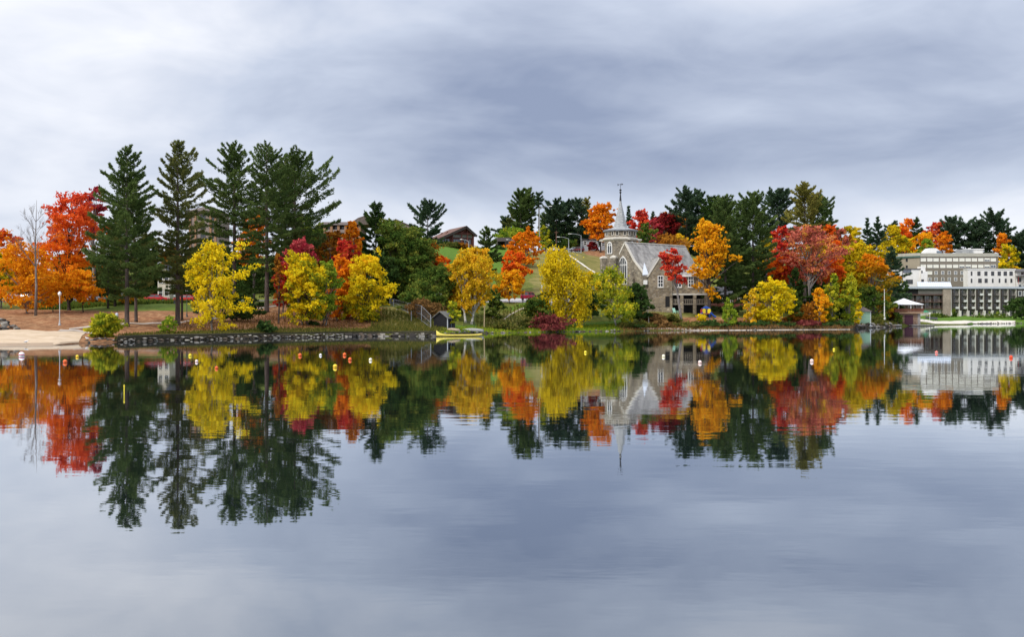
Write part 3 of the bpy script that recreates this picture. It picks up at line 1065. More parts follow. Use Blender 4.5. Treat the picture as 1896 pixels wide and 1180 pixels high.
def grey_hotel():
    D = 425.0
    zb = 8.0
    cxp = 1703
    base = Vector((X(cxp, D), D, zb))
    t = empty('grey_hotel_block', base, 'long grey brown upper hotel block with four rows of small windows', 'hotel')
    z = lambda py: Zat(py, D) - zb
    x = lambda px: X(px, D) - base.x
    WALL_R = mat('taupe_brick', (0.235, 0.205, 0.165), .9, .12, 1.5)
    WALL_L = mat('beige_render', (0.36, 0.31, 0.235), .9, .12, .5)
    FAS = mat('parapet_metal', (0.46, 0.44, 0.37), .7, .15, .8)
    GRN = mat('green_fascia', (0.06, 0.11, 0.09), .6)
    xr, zt = x(1848), z(475.5)
    lx, ly = x(1649), 13.0
    MB().box(0, xr, 0, 14, -3, zt).build('brick_wall', WALL_R, t)
    MB().add([(lx, ly, -3), (-.003, -.003, -3), (-.003, 14, -3), (lx, 26, -3), (lx, ly, zt), (-.003, -.003, zt), (-.003, 14, zt), (lx, 26, zt)],
             [(0, 1, 5, 4), (1, 2, 6, 5), (2, 3, 7, 6), (3, 0, 4, 7), (4, 5, 6, 7)]).build('render_wall', WALL_L, t)
    MB().box(.0, xr + .15, -.25, 14.2, zt + .003, z(469)).build('parapet', FAS, t)
    n = Vector((ly, -lx, 0)).normalized()
    MB().add([(lx - .3, ly - .4, zt + .003), (-.02, -.4, zt + .003), (-.02, 14, zt + .003), (lx - .3, 26, zt + .003), (lx - .3, ly - .4, z(468.5)), (-.02, -.4, z(468.5)), (-.02, 14, z(468.5)), (lx - .3, 26, z(468.5))],
             [(0, 1, 5, 4), (1, 2, 6, 5), (2, 3, 7, 6), (3, 0, 4, 7), (4, 5, 6, 7), (3, 2, 1, 0)]).build('parapet', FAS, t)
    MB().add([(lx - .35, ly - .5, zt - .35), (-.02, -.5, zt - .35), (-.02, -.42, zt + .4), (lx - .35, ly - .42, zt + .4), (lx, ly - .02, zt - .35), (-.02, -.02, zt - .35)],
             [(0, 1, 2, 3), (0, 4, 5, 1)]).build('fascia', GRN, t)
    BL = mat('white_blind', (.82, .80, .70), .9)
    MIDG = mat('grey_glass', (.12, .14, .17), .1, spec=.8)
    cols = [1709.5, 1721.5, 1733, 1745.5, 1757.5, 1769.3, 1781, 1792.5, 1804, 1815.8, 1827.5, 1839]
    openb = {(0, 10): .5, (1, 6): .55, (1, 7): .6, (1, 10): .6, (1, 11): .15}
    for r_, py in enumerate((483.7, 495.7, 508, 519.8)):
        for c_, px in enumerate(cols):
            if r_ >= 2 and px > 1796:
                continue
            if r_ == 2 and c_ == 1:
                window(t, x(px), z(py), 1.7, 1.15, -.004, 1, 1, .13, .1, None, BL)
            elif r_ < 2:
                k = openb.get((r_, c_), 1.0)
                window(t, x(px), z(py), 1.95, 1.15, -.004, 2, 1, .12, .1, WHITE, MIDG, None, 'window', .999 if k == 1 else k, BL)
            else:
                window(t, x(px), z(py), .95, 1.15, -.004, 1, 2, .17, .1, WHITE, MIDG if (r_ + c_) % 3 else GLASS)
    # openings of the rendered wall
    d = Vector((-lx, -ly, 0))
    L_ = d.length
    fc = Matrix.Translation((lx, ly, 0)) @ Matrix.Rotation(math.atan2(-ly, -lx), 4, 'Z')
    for px, py, w, h in ((1656.5, 486, .8, 1.1), (1670, 484.5, .9, 1.2), (1686, 484, .9, 1.3), (1656.5, 498, .8, 1.0), (1670, 496.5, .9, 1.2), (1686, 496, .9, 1.2)):
        window(t, (px - 1649) / (1703 - 1649) * L_, z(py) , w, h, -.004, 1, 1, .07, .06, mat('grey_frame', (.3, .28, .25), .7), GLASS, fc)
    MB().box(x(1652), x(1659), 12.5, 15.5, zt, z(460.5)).build('chimney', mat('pale_render', (.58, .55, .50), .9, .15, .5), t)
    # roof plant: white penthouse, fence, second penthouse
    p = MB().prism([(x(1721.5), z(469)), (x(1752), z(469)), (x(1748), z(463.5)), (x(1741), z(458.5)), (x(1729), z(458.5)), (x(1722), z(465))], 4, 9).build('penthouse', WHITE, t)
    MB().box(x(1741.5), x(1751), 3.93, 4.05, z(468), z(463.6)).build('pane', mat('blue_glass', (.13, .17, .22), .1, spec=.8), p)
    f = MB()
    for i in range(22):
        q = x(1779) + i * .34
        f.box(q, q + .26, 5, 5.08, z(469), z(460.5))
    f.build('roof_screen', mat('grey_louvre', (.33, .34, .34), .7), t)
    p = MB().box(x(1801), x(1832), 6, 10, z(469), z(461)).box(x(1799), x(1834), 5.6, 10.4, z(461) + .003, z(459.2)).box(x(1808), x(1812), 7, 8, z(459.2) + .003, z(457.6)).build('penthouse', WHITE, t)
    MB().box(x(1806), x(1812), 5.94, 6.05, z(468), z(462)).build('pane', mat('blue_glass', (.13, .17, .22)), p)


grey_hotel()


def white_blocks():
    D = 400.0
    zb = 7.0
    z = lambda py: Zat(py, D) - zb
    CREAM = mat('white_render', (.80, .78, .74), .85, 0, .5, col2=(.70, .675, .63), stretch=(1, 1, .25))
    FR = mat('dark_frame', (.10, .09, .085), .6)
    # left block
    base = Vector((X(1650, D), D, zb))
    x = lambda px: X(px, D) - base.x
    t = empty('white_hotel_block', base, 'white rendered hotel block with few dark windows beside the dark spruce', 'hotel')
    MB().box(0, x(1704), 0, 12, -3, z(499)).box(x(1704) + .003, x(1716), -.8, 12, -3, z(503)).box(x(1704) + .003, x(1713), -.3, 3, z(503) + .003, z(493.5)).build('wall', CREAM, t)
    MB().box(-.3, x(1704) + .1, -.3, .5, z(499) + .003, z(497.3)).build('roof_edge', FR, t)
    MB().tube([(x(1671), -.1, -2), (x(1671), -.1, z(499))], .1, 6).build('downpipe', FR, t)
    window(t, x(1679.5), z(505), 2.9, 1.1, -.004, 2, 1, .12, .1, FR, mat('grey_glass', (.12, .14, .17)))
    window(t, x(1683.5), z(525.5), 2.5, 1.5, -.004, 3, 1, .12, .1, FR, GLASS)
    window(t, x(1706.5), z(525.5), .8, 1.6, -.804, 1, 1, .1, .1, FR, GLASS)
    window(t, x(1705.5), z(506), .4, .9, -.304 - .5, 1, 1, .06, .06, FR, GLASS)
    # right wing
    base = Vector((X(1792, D), D, zb))
    t = empty('white_hotel_wing', base, 'white two storey hotel wing with two rows of dark windows', 'hotel')
    x = lambda px: X(px, D) - base.x
    MB().box(0, x(1880), 0, 4, -3, z(499.5)).build('wall', CREAM, t)
    MB().box(-.15, x(1880) + .15, -.18, 4.1, z(499.5) + .003, z(498)).build('parapet', WHITE, t)
    for px, w in ((1798.8, .45), (1812.4, 1.05), (1825.4, 1.05), (1837.8, 1.05), (1850, 1.1), (1861.2, 1.15), (1872, 1.15)):
        window(t, x(px), z(510.3), w, 1.5, -.004, 2 if w > .6 else 1, 1, .08, .08, FR, GLASS)
    for px, w in ((1798.8, .45), (1814.3, 1.2), (1825.8, 1.0), (1838, .45), (1850.5, .5), (1862, .6), (1872.5, .6)):
        window(t, x(px), z(523.5), w, 1.5, -.004, 2 if w > .7 else 1, 1, .08, .08, FR, GLASS)
    # entrance annexe at the picture edge
    base = Vector((X(1881, D), D - 1.5, zb))
    x = lambda px: X(px, D) - base.x
    t = empty('hotel_annexe', base, 'dark roofed hotel annexe with outside stair at the photo edge', 'building')
    MB().box(0, 14, 1, 12, -3, z(503)).build('wall', CREAM, t)
    MB().add([(-.6, -.6, z(503)), (15, -.6, z(503)), (15, 6, z(497)), (.5, 6, z(497)), (-.6, 12, z(503)), (15, 12, z(503))], [(0, 1, 2, 3), (3, 2, 5, 4), (0, 3, 4), (1, 5, 2)]).build('roof', FR, t)
    MB().box(-.5, 14, -.4, .9, z(513), z(511)).build('porch_roof', FR, t)
    window(t, x(1886), z(522), 1.4, 1.6, .996, 2, 1, .1, .08, FR, GLASS)
    window(t, x(1894), z(509), 2.0, 1.1, .996, 2, 1, .1, .08, WHITE, GLASS)
    s = MB()
    for i in range(9):
        s.box(.6 + i * .35, 1.0 + i * .35, -.3, .6, z(529) + i * .27, z(529) + i * .27 + .08)
    st = s.build('stair', FR, t)
    for i in range(9):
        MB().box(.75 + i * .35, .82 + i * .35, -.3, -.24, z(529) + i * .27 + .1, z(529) + i * .27 + 1).build('baluster', FR, st)
    MB().box(.05, .15, -.3, -.2, -3, z(513)).build('post', mat('red_post', (.4, .05, .04), .7), t)


white_blocks()


def balcony_wing():
    D = 372.0
    zb = ground(1780, D) - .1
    base = Vector((X(1745, D), D, zb))
    t = empty('balcony_hotel_wing', base, 'low lakeside hotel wing with rows of balconies and a stone pier', 'hotel')
    x = lambda px: X(px, D) - base.x
    z = lambda py: Zat(py, D) - zb
    DARKW = mat('dark_timber', (.055, .045, .04), .9, .3, 2)
    BRN = mat('brown_balcony', (.12, .065, .05), .85, .2, 2)
    CREAM = mat('cream_render', (.66, .63, .57), .85, 0, .5, col2=(.54, .51, .45), stretch=(1, 1, .3))
    GREYP = mat('grey_panel', (.15, .14, .125), .9, .25, 1)
    xl, xr = x(1664), x(1935)
    top = z(535)
    # back walls
    MB().box(xl, x(1744.8), 1.6, 13, -1, top).box(x(1760.2), xr, 1.6, 13, -1, top).build('wall', GREYP, t)
    MB().box(xl - .6, x(1745) - .1, -.7, 13.2, top + .003, z(531)).box(x(1745), xr + .3, -.5, 13.2, top + .003, z(531.3)).build('roof', mat('blue_grey_roof', (.36, .40, .47), .5, .12, .4), t)
    MB().box(xl - .6, x(1760), -.78, -.705, top + .2, top + .42).box(x(1760) + .003, xr + .3, -.58, -.505, top + .2, top + .42).build('roof_edge', mat('pale_metal', (.60, .62, .66), .5), t)
    MB().box(x(1745.2), x(1759.8), -.35, 6, -1, top).build('stone_pier', stone_mat('pier_stone', [(.28, .22, .17), (.40, .32, .25), (.33, .26, .20), (.46, .38, .30)], 2.2, (.34, .28, .23)), t)
    # right part: four storeys of bays between pale fins
    bays = np.linspace(1761, 1881, 9)
    levels = [585.5, 572.6, 560.0, 547.8, 535.2]
    dm = MB().box(-.62, .62, 0, .06, 0, 2.0).mesh('door')
    dm.materials.append(WHITE)
    dp1 = MB().box(-.56, -.04, -.03, .0, .1, 1.9).mesh('pane')
    dp2 = MB().box(.04, .56, -.03, .0, .1, 1.9).mesh('pane')
    for q in (dp1, dp2):
        q.materials.append(GLASS)
    BW = (bays[1] - bays[0]) * D / FP

    def rail(w, m, h=.95):
        r = MB().box(-w / 2, w / 2, -.04, .04, h - .07, h).box(-w / 2, w / 2, -.03, .03, .05, .11)
        k = int(w / .17)
        for i in range(k + 1):
            q = -w / 2 + w * i / k
            r.box(q - .022, q + .022, -.02, .02, .1, h - .06)
        me = r.mesh('railing')
        me.materials.append(m)
        return me
    railr = rail(BW - 1.05, mat('dim_rail', (.13, .12, .11), .8))
    raill = rail(2.45, BRN)
    panel = MB().box(-.62, .62, -.07, -.045, .1, .82).mesh('rail_panel')
    panel.materials.append(mat('pale_rail', (.6, .6, .57)))
    curtain = MB().box(-.26, .26, -.012, .01, .05, 2.02).mesh('curtain')
    curtain.materials.append(mat('pale_curtain', (.50, .47, .42), .9))
    rng = random.Random(4)
    for i, px in enumerate(bays):
        MB().box(x(px) - .07, x(px) + .07, -.25, 1.597, -1, top - .002).build('fin', CREAM, t)
        if i < len(bays) - 1:
            MB().box(x(px) + .073, x(px) + .80, -.16, 1.597, z(572.4), top - .004).build('timber_panel', DARKW, t)
    for li in range(4):
        zl, zt_ = z(levels[li]), z(levels[li + 1])
        if li:
            for a, b in zip(bays, bays[1:]):
                MB().box(x(a) + .132, x(b) - .132, -.12, 1.597, zl - .16, zl).build('balcony_slab', DARKW, t)
        for i, (a, b) in enumerate(zip(bays, bays[1:])):
            c = (x(a) + x(b)) / 2 + .34
            o = link('door', dm, None, t)
            o.location = (c - .28, 1.53, zl + .08)
            link('pane', dp1, None, o)
            link('pane', dp2, None, o)
            q = link('curtain', curtain, None, t)
            q.location = (c + .70, 1.54, zl + .05)
            
            if li:
                o = link('railing', railr, None, t)
                o.location = (c - .02, -.08, zl)
                if rng.random() < .55:
                    p = link('rail_panel', panel, None, o)
                    p.location = (.45, 0, 0)
            if li == 0:
                MB().box(x(a) - .3, x(a) + .55, -.55, -.252, -1, zl + 1.95).build('pilaster', CREAM, t)
    MB().box(x(1881.2), xr, -.2, 1.597, -1, top - .01).build('end_wall', DARKW, t)
    for i in range(3):
        for j in range(3):
            window(t, x(1888 + i * 9), z(560 - j * 12.5), 1.1, 1.5, -.204, 1, 1, .12, .08)
    # left part: dark attic band, two brown balconies storeys, white ground floor
    MB().box(xl + .1, x(1700), .4, 1.597, z(546), top - .01).build('attic_loggia', DARK, t)
    MB().box(x(1700) + .1, x(1744.8), .1, 1.597, z(545), top - .01).build('attic_panel', GREYP, t)
    MB().box(xl + .1, x(1744.7), -.3, 1.597, z(546.8), z(545.2)).build('balcony_slab', BRN, t)
    MB().box(xl + .1, x(1744.7), .9, 1.597, -1, z(572)).build('ground_wall', CREAM, t)
    for j, (yb, yt) in enumerate(((571.5, 559.5), (559.3, 547))):
        MB().box(xl + .1, x(1744.7), -.3, 1.597, z(yb) - .2, z(yb)).build('balcony_slab', BRN, t)
        for px in (1672, 1688, 1704, 1720, 1736):
            c = x(px)
            o = link('door', dm, None, t)
            o.location = (c, 1.53, z(yb) + .08)
            link('pane', dp1, None, o)
            link('pane', dp2, None, o)
            r = link('railing', raill, None, t)
            r.location = (c, -.22, z(yb))
            q = link('curtain', curtain, None, t)
            q.location = (c + 1.15, 1.53, z(yb) + .05)
            MB().box(c + 1.52, c + 1.66, -.2, 1.597, z(yb) + .003, z(yt) - .2).build('divider', DARKW, t)
            MB().box(c - .98, c - .86, .9, 1.597, z(yb) + .003, z(yt) - .2).build('pilaster', CREAM, t)
    o = link('door', dm, None, t)
    o.location = (x(1731.5), .82, z(585.5))
    link('pane', dp1, None, o)
    link('pane', dp2, None, o)
    # glazed roof over the pool hall behind
    gl = MB()
    a0, a1, y0, y1, z0, z1 = x(1727), x(1792), 13.4, 22, z(532), z(519)
    n = 16
    sk = empty('glazed_hall_roof', base, 'pale blue sloping glass roof between the hotel blocks', 'roof')
    for i in range(n):
        q0, q1 = a0 + (a1 - a0) * i / n, a0 + (a1 - a0) * (i + 1) / n
        sh = 3.0
        MB().slab((q0 + .05, y0, z0), (q1 - .05, y0, z0), (q1 - .05 + sh, y1, z1), (q0 + .05 + sh, y1, z1), .08).build('pane', mat('milky_glass', (.62, .68, .78), .25, spec=.6), sk)
        MB().slab((q1 - .05, y0, z0 + .06), (q1 + .05, y0, z0 + .06), (q1 + .05 + sh, y1, z1 + .06), (q1 - .05 + sh, y1, z1 + .06), .2).build('glazing_bar', WHITE, sk)
    MB().box(a0, a1 + 3, y0 + .3, y1, 3, z0 - .05).build('hall_wall', CREAM, sk)


balcony_wing()


def hillside_hotel():
    D = 300.0
    zb = 18.0
    z = lambda py: Zat(py, D) - zb
    PINKB = mat('pink_brown_siding', (.30, .235, .215), .9, .2, 1)
    ROOF = mat('brown_shingle', (.16, .125, .11), .9, .3, 2)
    WOOD = mat('orange_wood', (.36, .20, .12), .8, .2, 2)
    base = Vector((X(350, D), D, zb))
    x = lambda px: X(px, D) - base.x
    t = empty('hillside_hotel', base, 'brown hillside hotel block half hidden behind the tall pines', 'hotel')
    x1, zt = x(404), z(392)
    MB().box(0, x1, 0, 12, -8, zt).build('wall', PINKB, t)
    o = .9
    MB().add([(-o, -o, zt), (x1 + o, -o, zt), (x1 + o, 13, zt), (-o, 13, zt), (3, 5.5, z(378.5)), (x1 - 3.5, 5.5, z(378.5))], [(0, 1, 5, 4), (1, 2, 5), (2, 3, 4, 5), (3, 0, 4), (3, 2, 1, 0)]).build('roof', ROOF, t)
    MB().box(-o - .05, x1 + o + .05, -o - .08, -o + .05, zt - .25, zt + .2).build('fascia', mat('dark_fascia', (.06, .045, .04), .8), t)
    for px in (352, 362, 390, 399):
        MB().box(x(px) - .3, x(px) + .3, -.35, .0, -8, zt - .01).build('post', WOOD, t)
    for r_ in range(4):
        for px in (376, 394):
            window(t, x(px), z(408 + r_ * 16), 1.3, 1.5, -.004, 2, 1, .10, .1, mat('dark_frame', (.10, .09, .085), .6), GLASS)
    # balcony block further along the hill
    base = Vector((X(586, D), D + 4, zb))
    D2 = D + 4
    x = lambda px: X(px, D2) - base.x
    z = lambda py: Zat(py, D2) - zb
    t = empty('hillside_hotel_wing', base, 'brown hotel wing with timber balconies above the flame orange maple', 'hotel')
    x1, zt = x(668), z(417)
    MB().box(0, x1, 1.8, 12, -8, zt).build('wall', PINKB, t)
    MB().add([(-.8, -.9, zt), (x1, -.9, zt), (x1, 13, zt), (-.8, 13, zt), (0, 5.5, z(408)), (x1, 5.5, z(408))], [(0, 1, 5, 4), (1, 2, 5), (2, 3, 4, 5), (3, 0, 4), (3, 2, 1, 0)]).build('roof', ROOF, t)
    MB().prism([(x(646), zt + .1), (x(690), zt + .1), (x(690), z(402)), (x(676), z(400)), (x(664), z(404))], -1.2, 12).build('gable_roof', ROOF, t)
    cols = np.linspace(588, 666, 7)
    for px in cols:
        MB().box(x(px) - .35, x(px) + .35, -.5, 1.797, -8, zt - .01).build('post', WOOD, t)
    for a, b in zip(cols, cols[1:]):
        c = (x(a) + x(b)) / 2
        w = x(b) - x(a) - .8
        for r_ in range(3):
            zz = z(430.5 + r_ * 15)
            window(t, c, zz + .1, w * .72, 1.75, 1.79, 2, 1, .12, .1, mat('dark_frame', (.1, .09, .085)), GLASS)
            MB().box(c - w / 2, c + w / 2, -.3, 1.79, zz - .2, zz).build('balcony_slab', ROOF, t)
            MB().box(c - w / 2, c + w / 2, -.3, -.22, zz + .003, zz + .85).build('railing', WOOD if r_ % 2 else PINKB, t)
    base = Vector((X(716, 305), 305, zb))
    t = empty('hillside_hotel_end', base, 'brown hotel gable end showing over the dark green trees', 'building')
    w = 48 * 305 / FP
    zq = lambda py: Zat(py, 305) - zb
    MB().prism([(0, -8), (w, -8), (w, zq(420)), (w * .35, zq(407)), (0, zq(416))], 0, 8).build('wall', PINKB, t)
    r = MB()
    for a, b in (((-.5, zq(418)), (w * .35, zq(405.5))), ((w * .35, zq(405.5)), (w + .5, zq(420.5)))):
        r.slab((a[0], -.5, a[1]), (b[0], -.5, b[1]), (b[0], 8.5, b[1]), (a[0], 8.5, a[1]), .25)
    r.build('roof', ROOF, t)


hillside_hotel()


def chalet():
    D = 330.0
    base = P(852, D)
    t = empty('chalet_lodge', base, 'brown timber lodge with a long sweeping roof and big gable windows on the hilltop', 'house', None, R(24))
    k = D / FP
    z = lambda py: Zat(py, D) - base.z
    TIM = mat('red_brown_timber', (.17, .06, .05), .85, .25, 2)
    RF = mat('russet_shingle', (.19, .105, .08), .9, .25, 1.5)
    PANEL = mat('grey_stucco', (.30, .29, .28), .9, .1, 1)
    xL, xA, xR = -9.2, 1.6, 5.4
    zL, zA, zR = z(447), z(418.5), z(436)
    MB().prism([(-7.0, -3), (xR - .9, -3), (xR - .9, zR + .3), (xA, zA - .5), (-7.0, zL + 1.1)], 0, 13).build('wall', TIM, t)
    r = MB()
    r.slab((xL, -1.6, zL), (xA, -1.6, zA), (xA, 14, zA), (xL, 14, zL), .35)
    r.slab((xA, -1.6, zA), (xR, -1.6, zR), (xR, 14, zR), (xA, 14, zA), .35)
    rf = r.build('roof', RF, t)
    for y in (4.5, 9.5):     # dormers on the long slope
        MB().prism([(-3.6, z(437)), (-1.6, z(437)), (-1.6, z(432)), (-2.6, z(427.5)), (-3.6, z(432))], y, y + .2).build('dormer', TIM, rf)
        d = MB()
        d.slab((-3.6, y, z(433)), (-2.6, y, z(427)), (-2.6, y + 1, z(427)), (-3.6, y + 1, z(433)), .1).slab((-2.6, y, z(427)), (-1.6, y, z(433)), (-1.6, y + 1, z(433)), (-2.6, y + 1, z(427)), .1)
        d.build('dormer_roof', RF, rf)
    b = MB()
    for (xa, za), (xb, zb_) in (((xL, zL), (xA, zA)), ((xA, zA), (xR, zR))):
        b.slab((xa, -1.75, za + .03), (xb, -1.75, zb_ + .03), (xb, -1.6, zb_ + .03), (xa, -1.6, za + .03), .75)
    b.build('bargeboard', mat('dark_timber', (.055, .045, .04)), t)
    MB().box(xR - 1.5, xR - .3, 6, 7.4, zR, zA + .2).build('chimney', mat('dark_brick', (.09, .07, .065), .9, .2, 2), t)
    MB().box(-2.6, 4.1, -.12, .0, z(440), z(434.6)).build('panel', PANEL, t)
    for x0 in (-6.0, -2.2, 1.4):
        window(t, x0 + 1.1, z(456), 2.4, 2.2, -.004, 3, 1, .14, .12, TIM, mat('blue_glass', (.13, .17, .22)))
    for q in (-2.9, .2, 2.2, 4.3):
        MB().box(q - .16, q + .16, -.9, -.6, -3, z(428) if -1 < q < 3 else z(434)).build('post', TIM, t)
    for xa, xb in ((-.2, 1.6), (3.6, 1.6)):
        MB().slab((xa, -1.0, z(433)), (xb, -1.0, z(423)), (xb, -.8, z(423)), (xa, -.8, z(433)), .3).build('brace', TIM, t)
    MB().box(-3.0, 4.4, -1.05, -.75, z(433.8), z(432)).build('tie_beam', TIM, t)
    # flat roofed pavilion
    base = P(930, 332)
    z = lambda py: Zat(py, 332) - base.z
    t = empty('flat_roof_pavilion', base, 'small dark flat roofed pavilion with an open front on the lawn', 'building', None, R(-20))
    BR = mat('dark_brown_render', (.10, .082, .085), .9, .2, 1)
    MB().box(-2.4, 2.6, 0, 5, z(447), z(440)).build('roof', BR, t)
    for q in (-2.3, .9, 1.9):
        MB().box(q, q + .65, .1, 4.9, -2, z(447) - .003).build('pier', BR, t)
    MB().box(-2.3, 2.5, 4.0, 4.4, -2, z(447) - .004).build('back_wall', mat('dark_red_brick', (.12, .05, .04), .9, .2, 2), t)
    MB().box(1.0, 2.0, .02, .09, z(457), z(447.5)).build('door', DARK, t)


chalet()


def half_timbered():
    D = 238.0
    base = P(1428, D)
    t = empty('half_timbered_house', base, 'half timbered house with cream walls and steep grey roof behind the yellow shore tree', 'house', None, R(-14))
    z = lambda py: Zat(py, D) - base.z
    CR = mat('pinkish_stucco', (.58, .47, .40), .9, .08, 1)
    TB = mat('dark_red_timber', (.11, .04, .035), .85)
    hw = 4.0
    ze, za = z(536), z(498)
    MB().prism([(-hw, -1), (hw, -1), (hw, ze), (0, za - .2), (-hw, ze)], 0, 9).build('wall', CR, t)
    r = MB()
    r.slab((-hw - .7, -.7, ze - .7), (0, -.7, za), (0, 9.5, za), (-hw - .7, 9.5, ze - .7), .25)
    r.slab((0, -.7, za), (hw + .7, -.7, ze - .7), (hw + .7, 9.5, ze - .7), (0, 9.5, za), .25)
    r.build('roof', mat('blue_grey_slate', (.24, .255, .29), .7, .3, 2, stretch=(4, 1, 1)), t)
    for q in np.arange(-3.8, 3.9, .95):
        MB().box(q - .11, q + .11, -.09, .0, -.5, ze + (za - ze) * (1 - abs(q) / hw) - .35).build('timber', TB, t)
    for zz in (z(575), z(560), z(545), z(528)):
        w = hw if zz < ze else hw * (1 - (zz - ze) / (za - ze)) - .3
        MB().box(-w, w, -.11, .0, zz, zz + .26).build('timber', TB, t)
    for q in (-2.4, 0, 2.4):
        window(t, q, z(556), 1.0, 1.3, -.012, 2, 2, .09, .12, WHITE, GLASS)
    window(t, 0, z(527), .9, 1.2, -.012, 2, 2, .09, .12, WHITE, GLASS)
    # lower range running to the left, mostly behind the pines
    base = P(1362, 241)
    t = empty('red_brick_house', base, 'low red brick house with white trimmed porch under the church pines', 'house', None, R(6))
    z = lambda py: Zat(py, 241) - base.z
    MB().box(-4.5, 4.2, 0, 7, -1, z(546)).build('wall', mat('red_brick', (.24, .085, .065), .9, .3, 3), t)
    MB().add([(-5, -.7, z(546)), (4.7, -.7, z(546)), (4.7, 7.5, z(546)), (-5, 7.5, z(546)), (-4, 3.4, z(530)), (3.7, 3.4, z(530))], [(0, 1, 5, 4), (1, 2, 5), (2, 3, 4, 5), (3, 0, 4), (3, 2, 1, 0)]).build('roof', mat('dark_slate', (.10, .10, .11), .85, .3, 2), t)
    for q in (-3.2, -1.2, 1, 3):
        window(t, q, z(560), .9, 1.0, -.004, 2, 1, .12, .1)
    MB().box(-4.5, 4.2, -.1, .0, z(549), z(547.5)).build('frieze', WHITE, t)
    # grey houses on the hill behind the big orange maple
    for px, D, w, y0, lab in ((1092, 366, 32, 444, 'grey clapboard hill house behind the big orange maple'), (1122, 362, 18, 446, 'small white porch house on the hill beside the church tower')):
        b = P(px, D)
        t = empty('hill_house', b, lab, 'house', 'houses on the hill')
        zz = lambda py: Zat(py, D) - b.z
        hw = w * D / FP / 2
        MB().box(-hw, hw, 0, 6, -2, zz(y0)).build('wall', mat('grey_clapboard', (.42, .44, .48), .8, .1, 1), t)
        MB().add([(-hw - .4, -.5, zz(y0)), (hw + .4, -.5, zz(y0)), (hw + .4, 6.5, zz(y0)), (-hw - .4, 6.5, zz(y0)), (-hw - .4, 3, zz(y0 - 9)), (hw + .4, 3, zz(y0 - 9))], [(0, 1, 5, 4), (1, 2, 5), (2, 3, 4, 5), (3, 0, 4), (3, 2, 1, 0)]).build('roof', mat('dark_roof', (.09, .09, .10), .9), t)
        for q in (-.55, .1, .62):
            window(t, q * hw, zz(y0 + 9), .9, 1.1, -.004, 1, 2, .12, .1)
        MB().box(-hw * .2, hw * .1, -.05, .0, -1, zz(y0 + 12)).build('door', mat('orange_wood', (.36, .2, .12)), t)
    # cream street houses behind the pines on the left
    for px, D, w, y0, yr, lab in ((303, 216, 22, 508, 500, 'cream house front just visible between the tall pines'), (700, 214, 40, 530, 520, 'pink cream house behind the dark trees above the wire fence')):
        b = P(px, D)
        t = empty('street_house', b, lab, 'house', 'houses along the shore road')
        zz = lambda py: Zat(py, D) - b.z
        hw = w * D / FP / 2
        MB().prism([(-hw, -1), (hw, -1), (hw, zz(y0)), (0, zz(yr - 8)), (-hw, zz(y0))], 0, 8).build('wall', mat('cream_clapboard', (.62, .56, .46), .8, .08, 1), t)
        r = MB()
        r.slab((-hw - .5, -.5, zz(y0 + 2)), (0, -.5, zz(yr - 10)), (0, 8.5, zz(yr - 10)), (-hw - .5, 8.5, zz(y0 + 2)), .2).slab((0, -.5, zz(yr - 10)), (hw + .5, -.5, zz(y0 + 2)), (hw + .5, 8.5, zz(y0 + 2)), (0, 8.5, zz(yr - 10)), .2)
        r.build('roof', mat('dark_roof', (.09, .09, .1)), t)
        for q in (-.5, .5):
            for zq in (1.0, 3.6):
                window(t, q * hw, zq, .8, 1.3, -.004, 1, 2, .1, .1)


half_timbered()


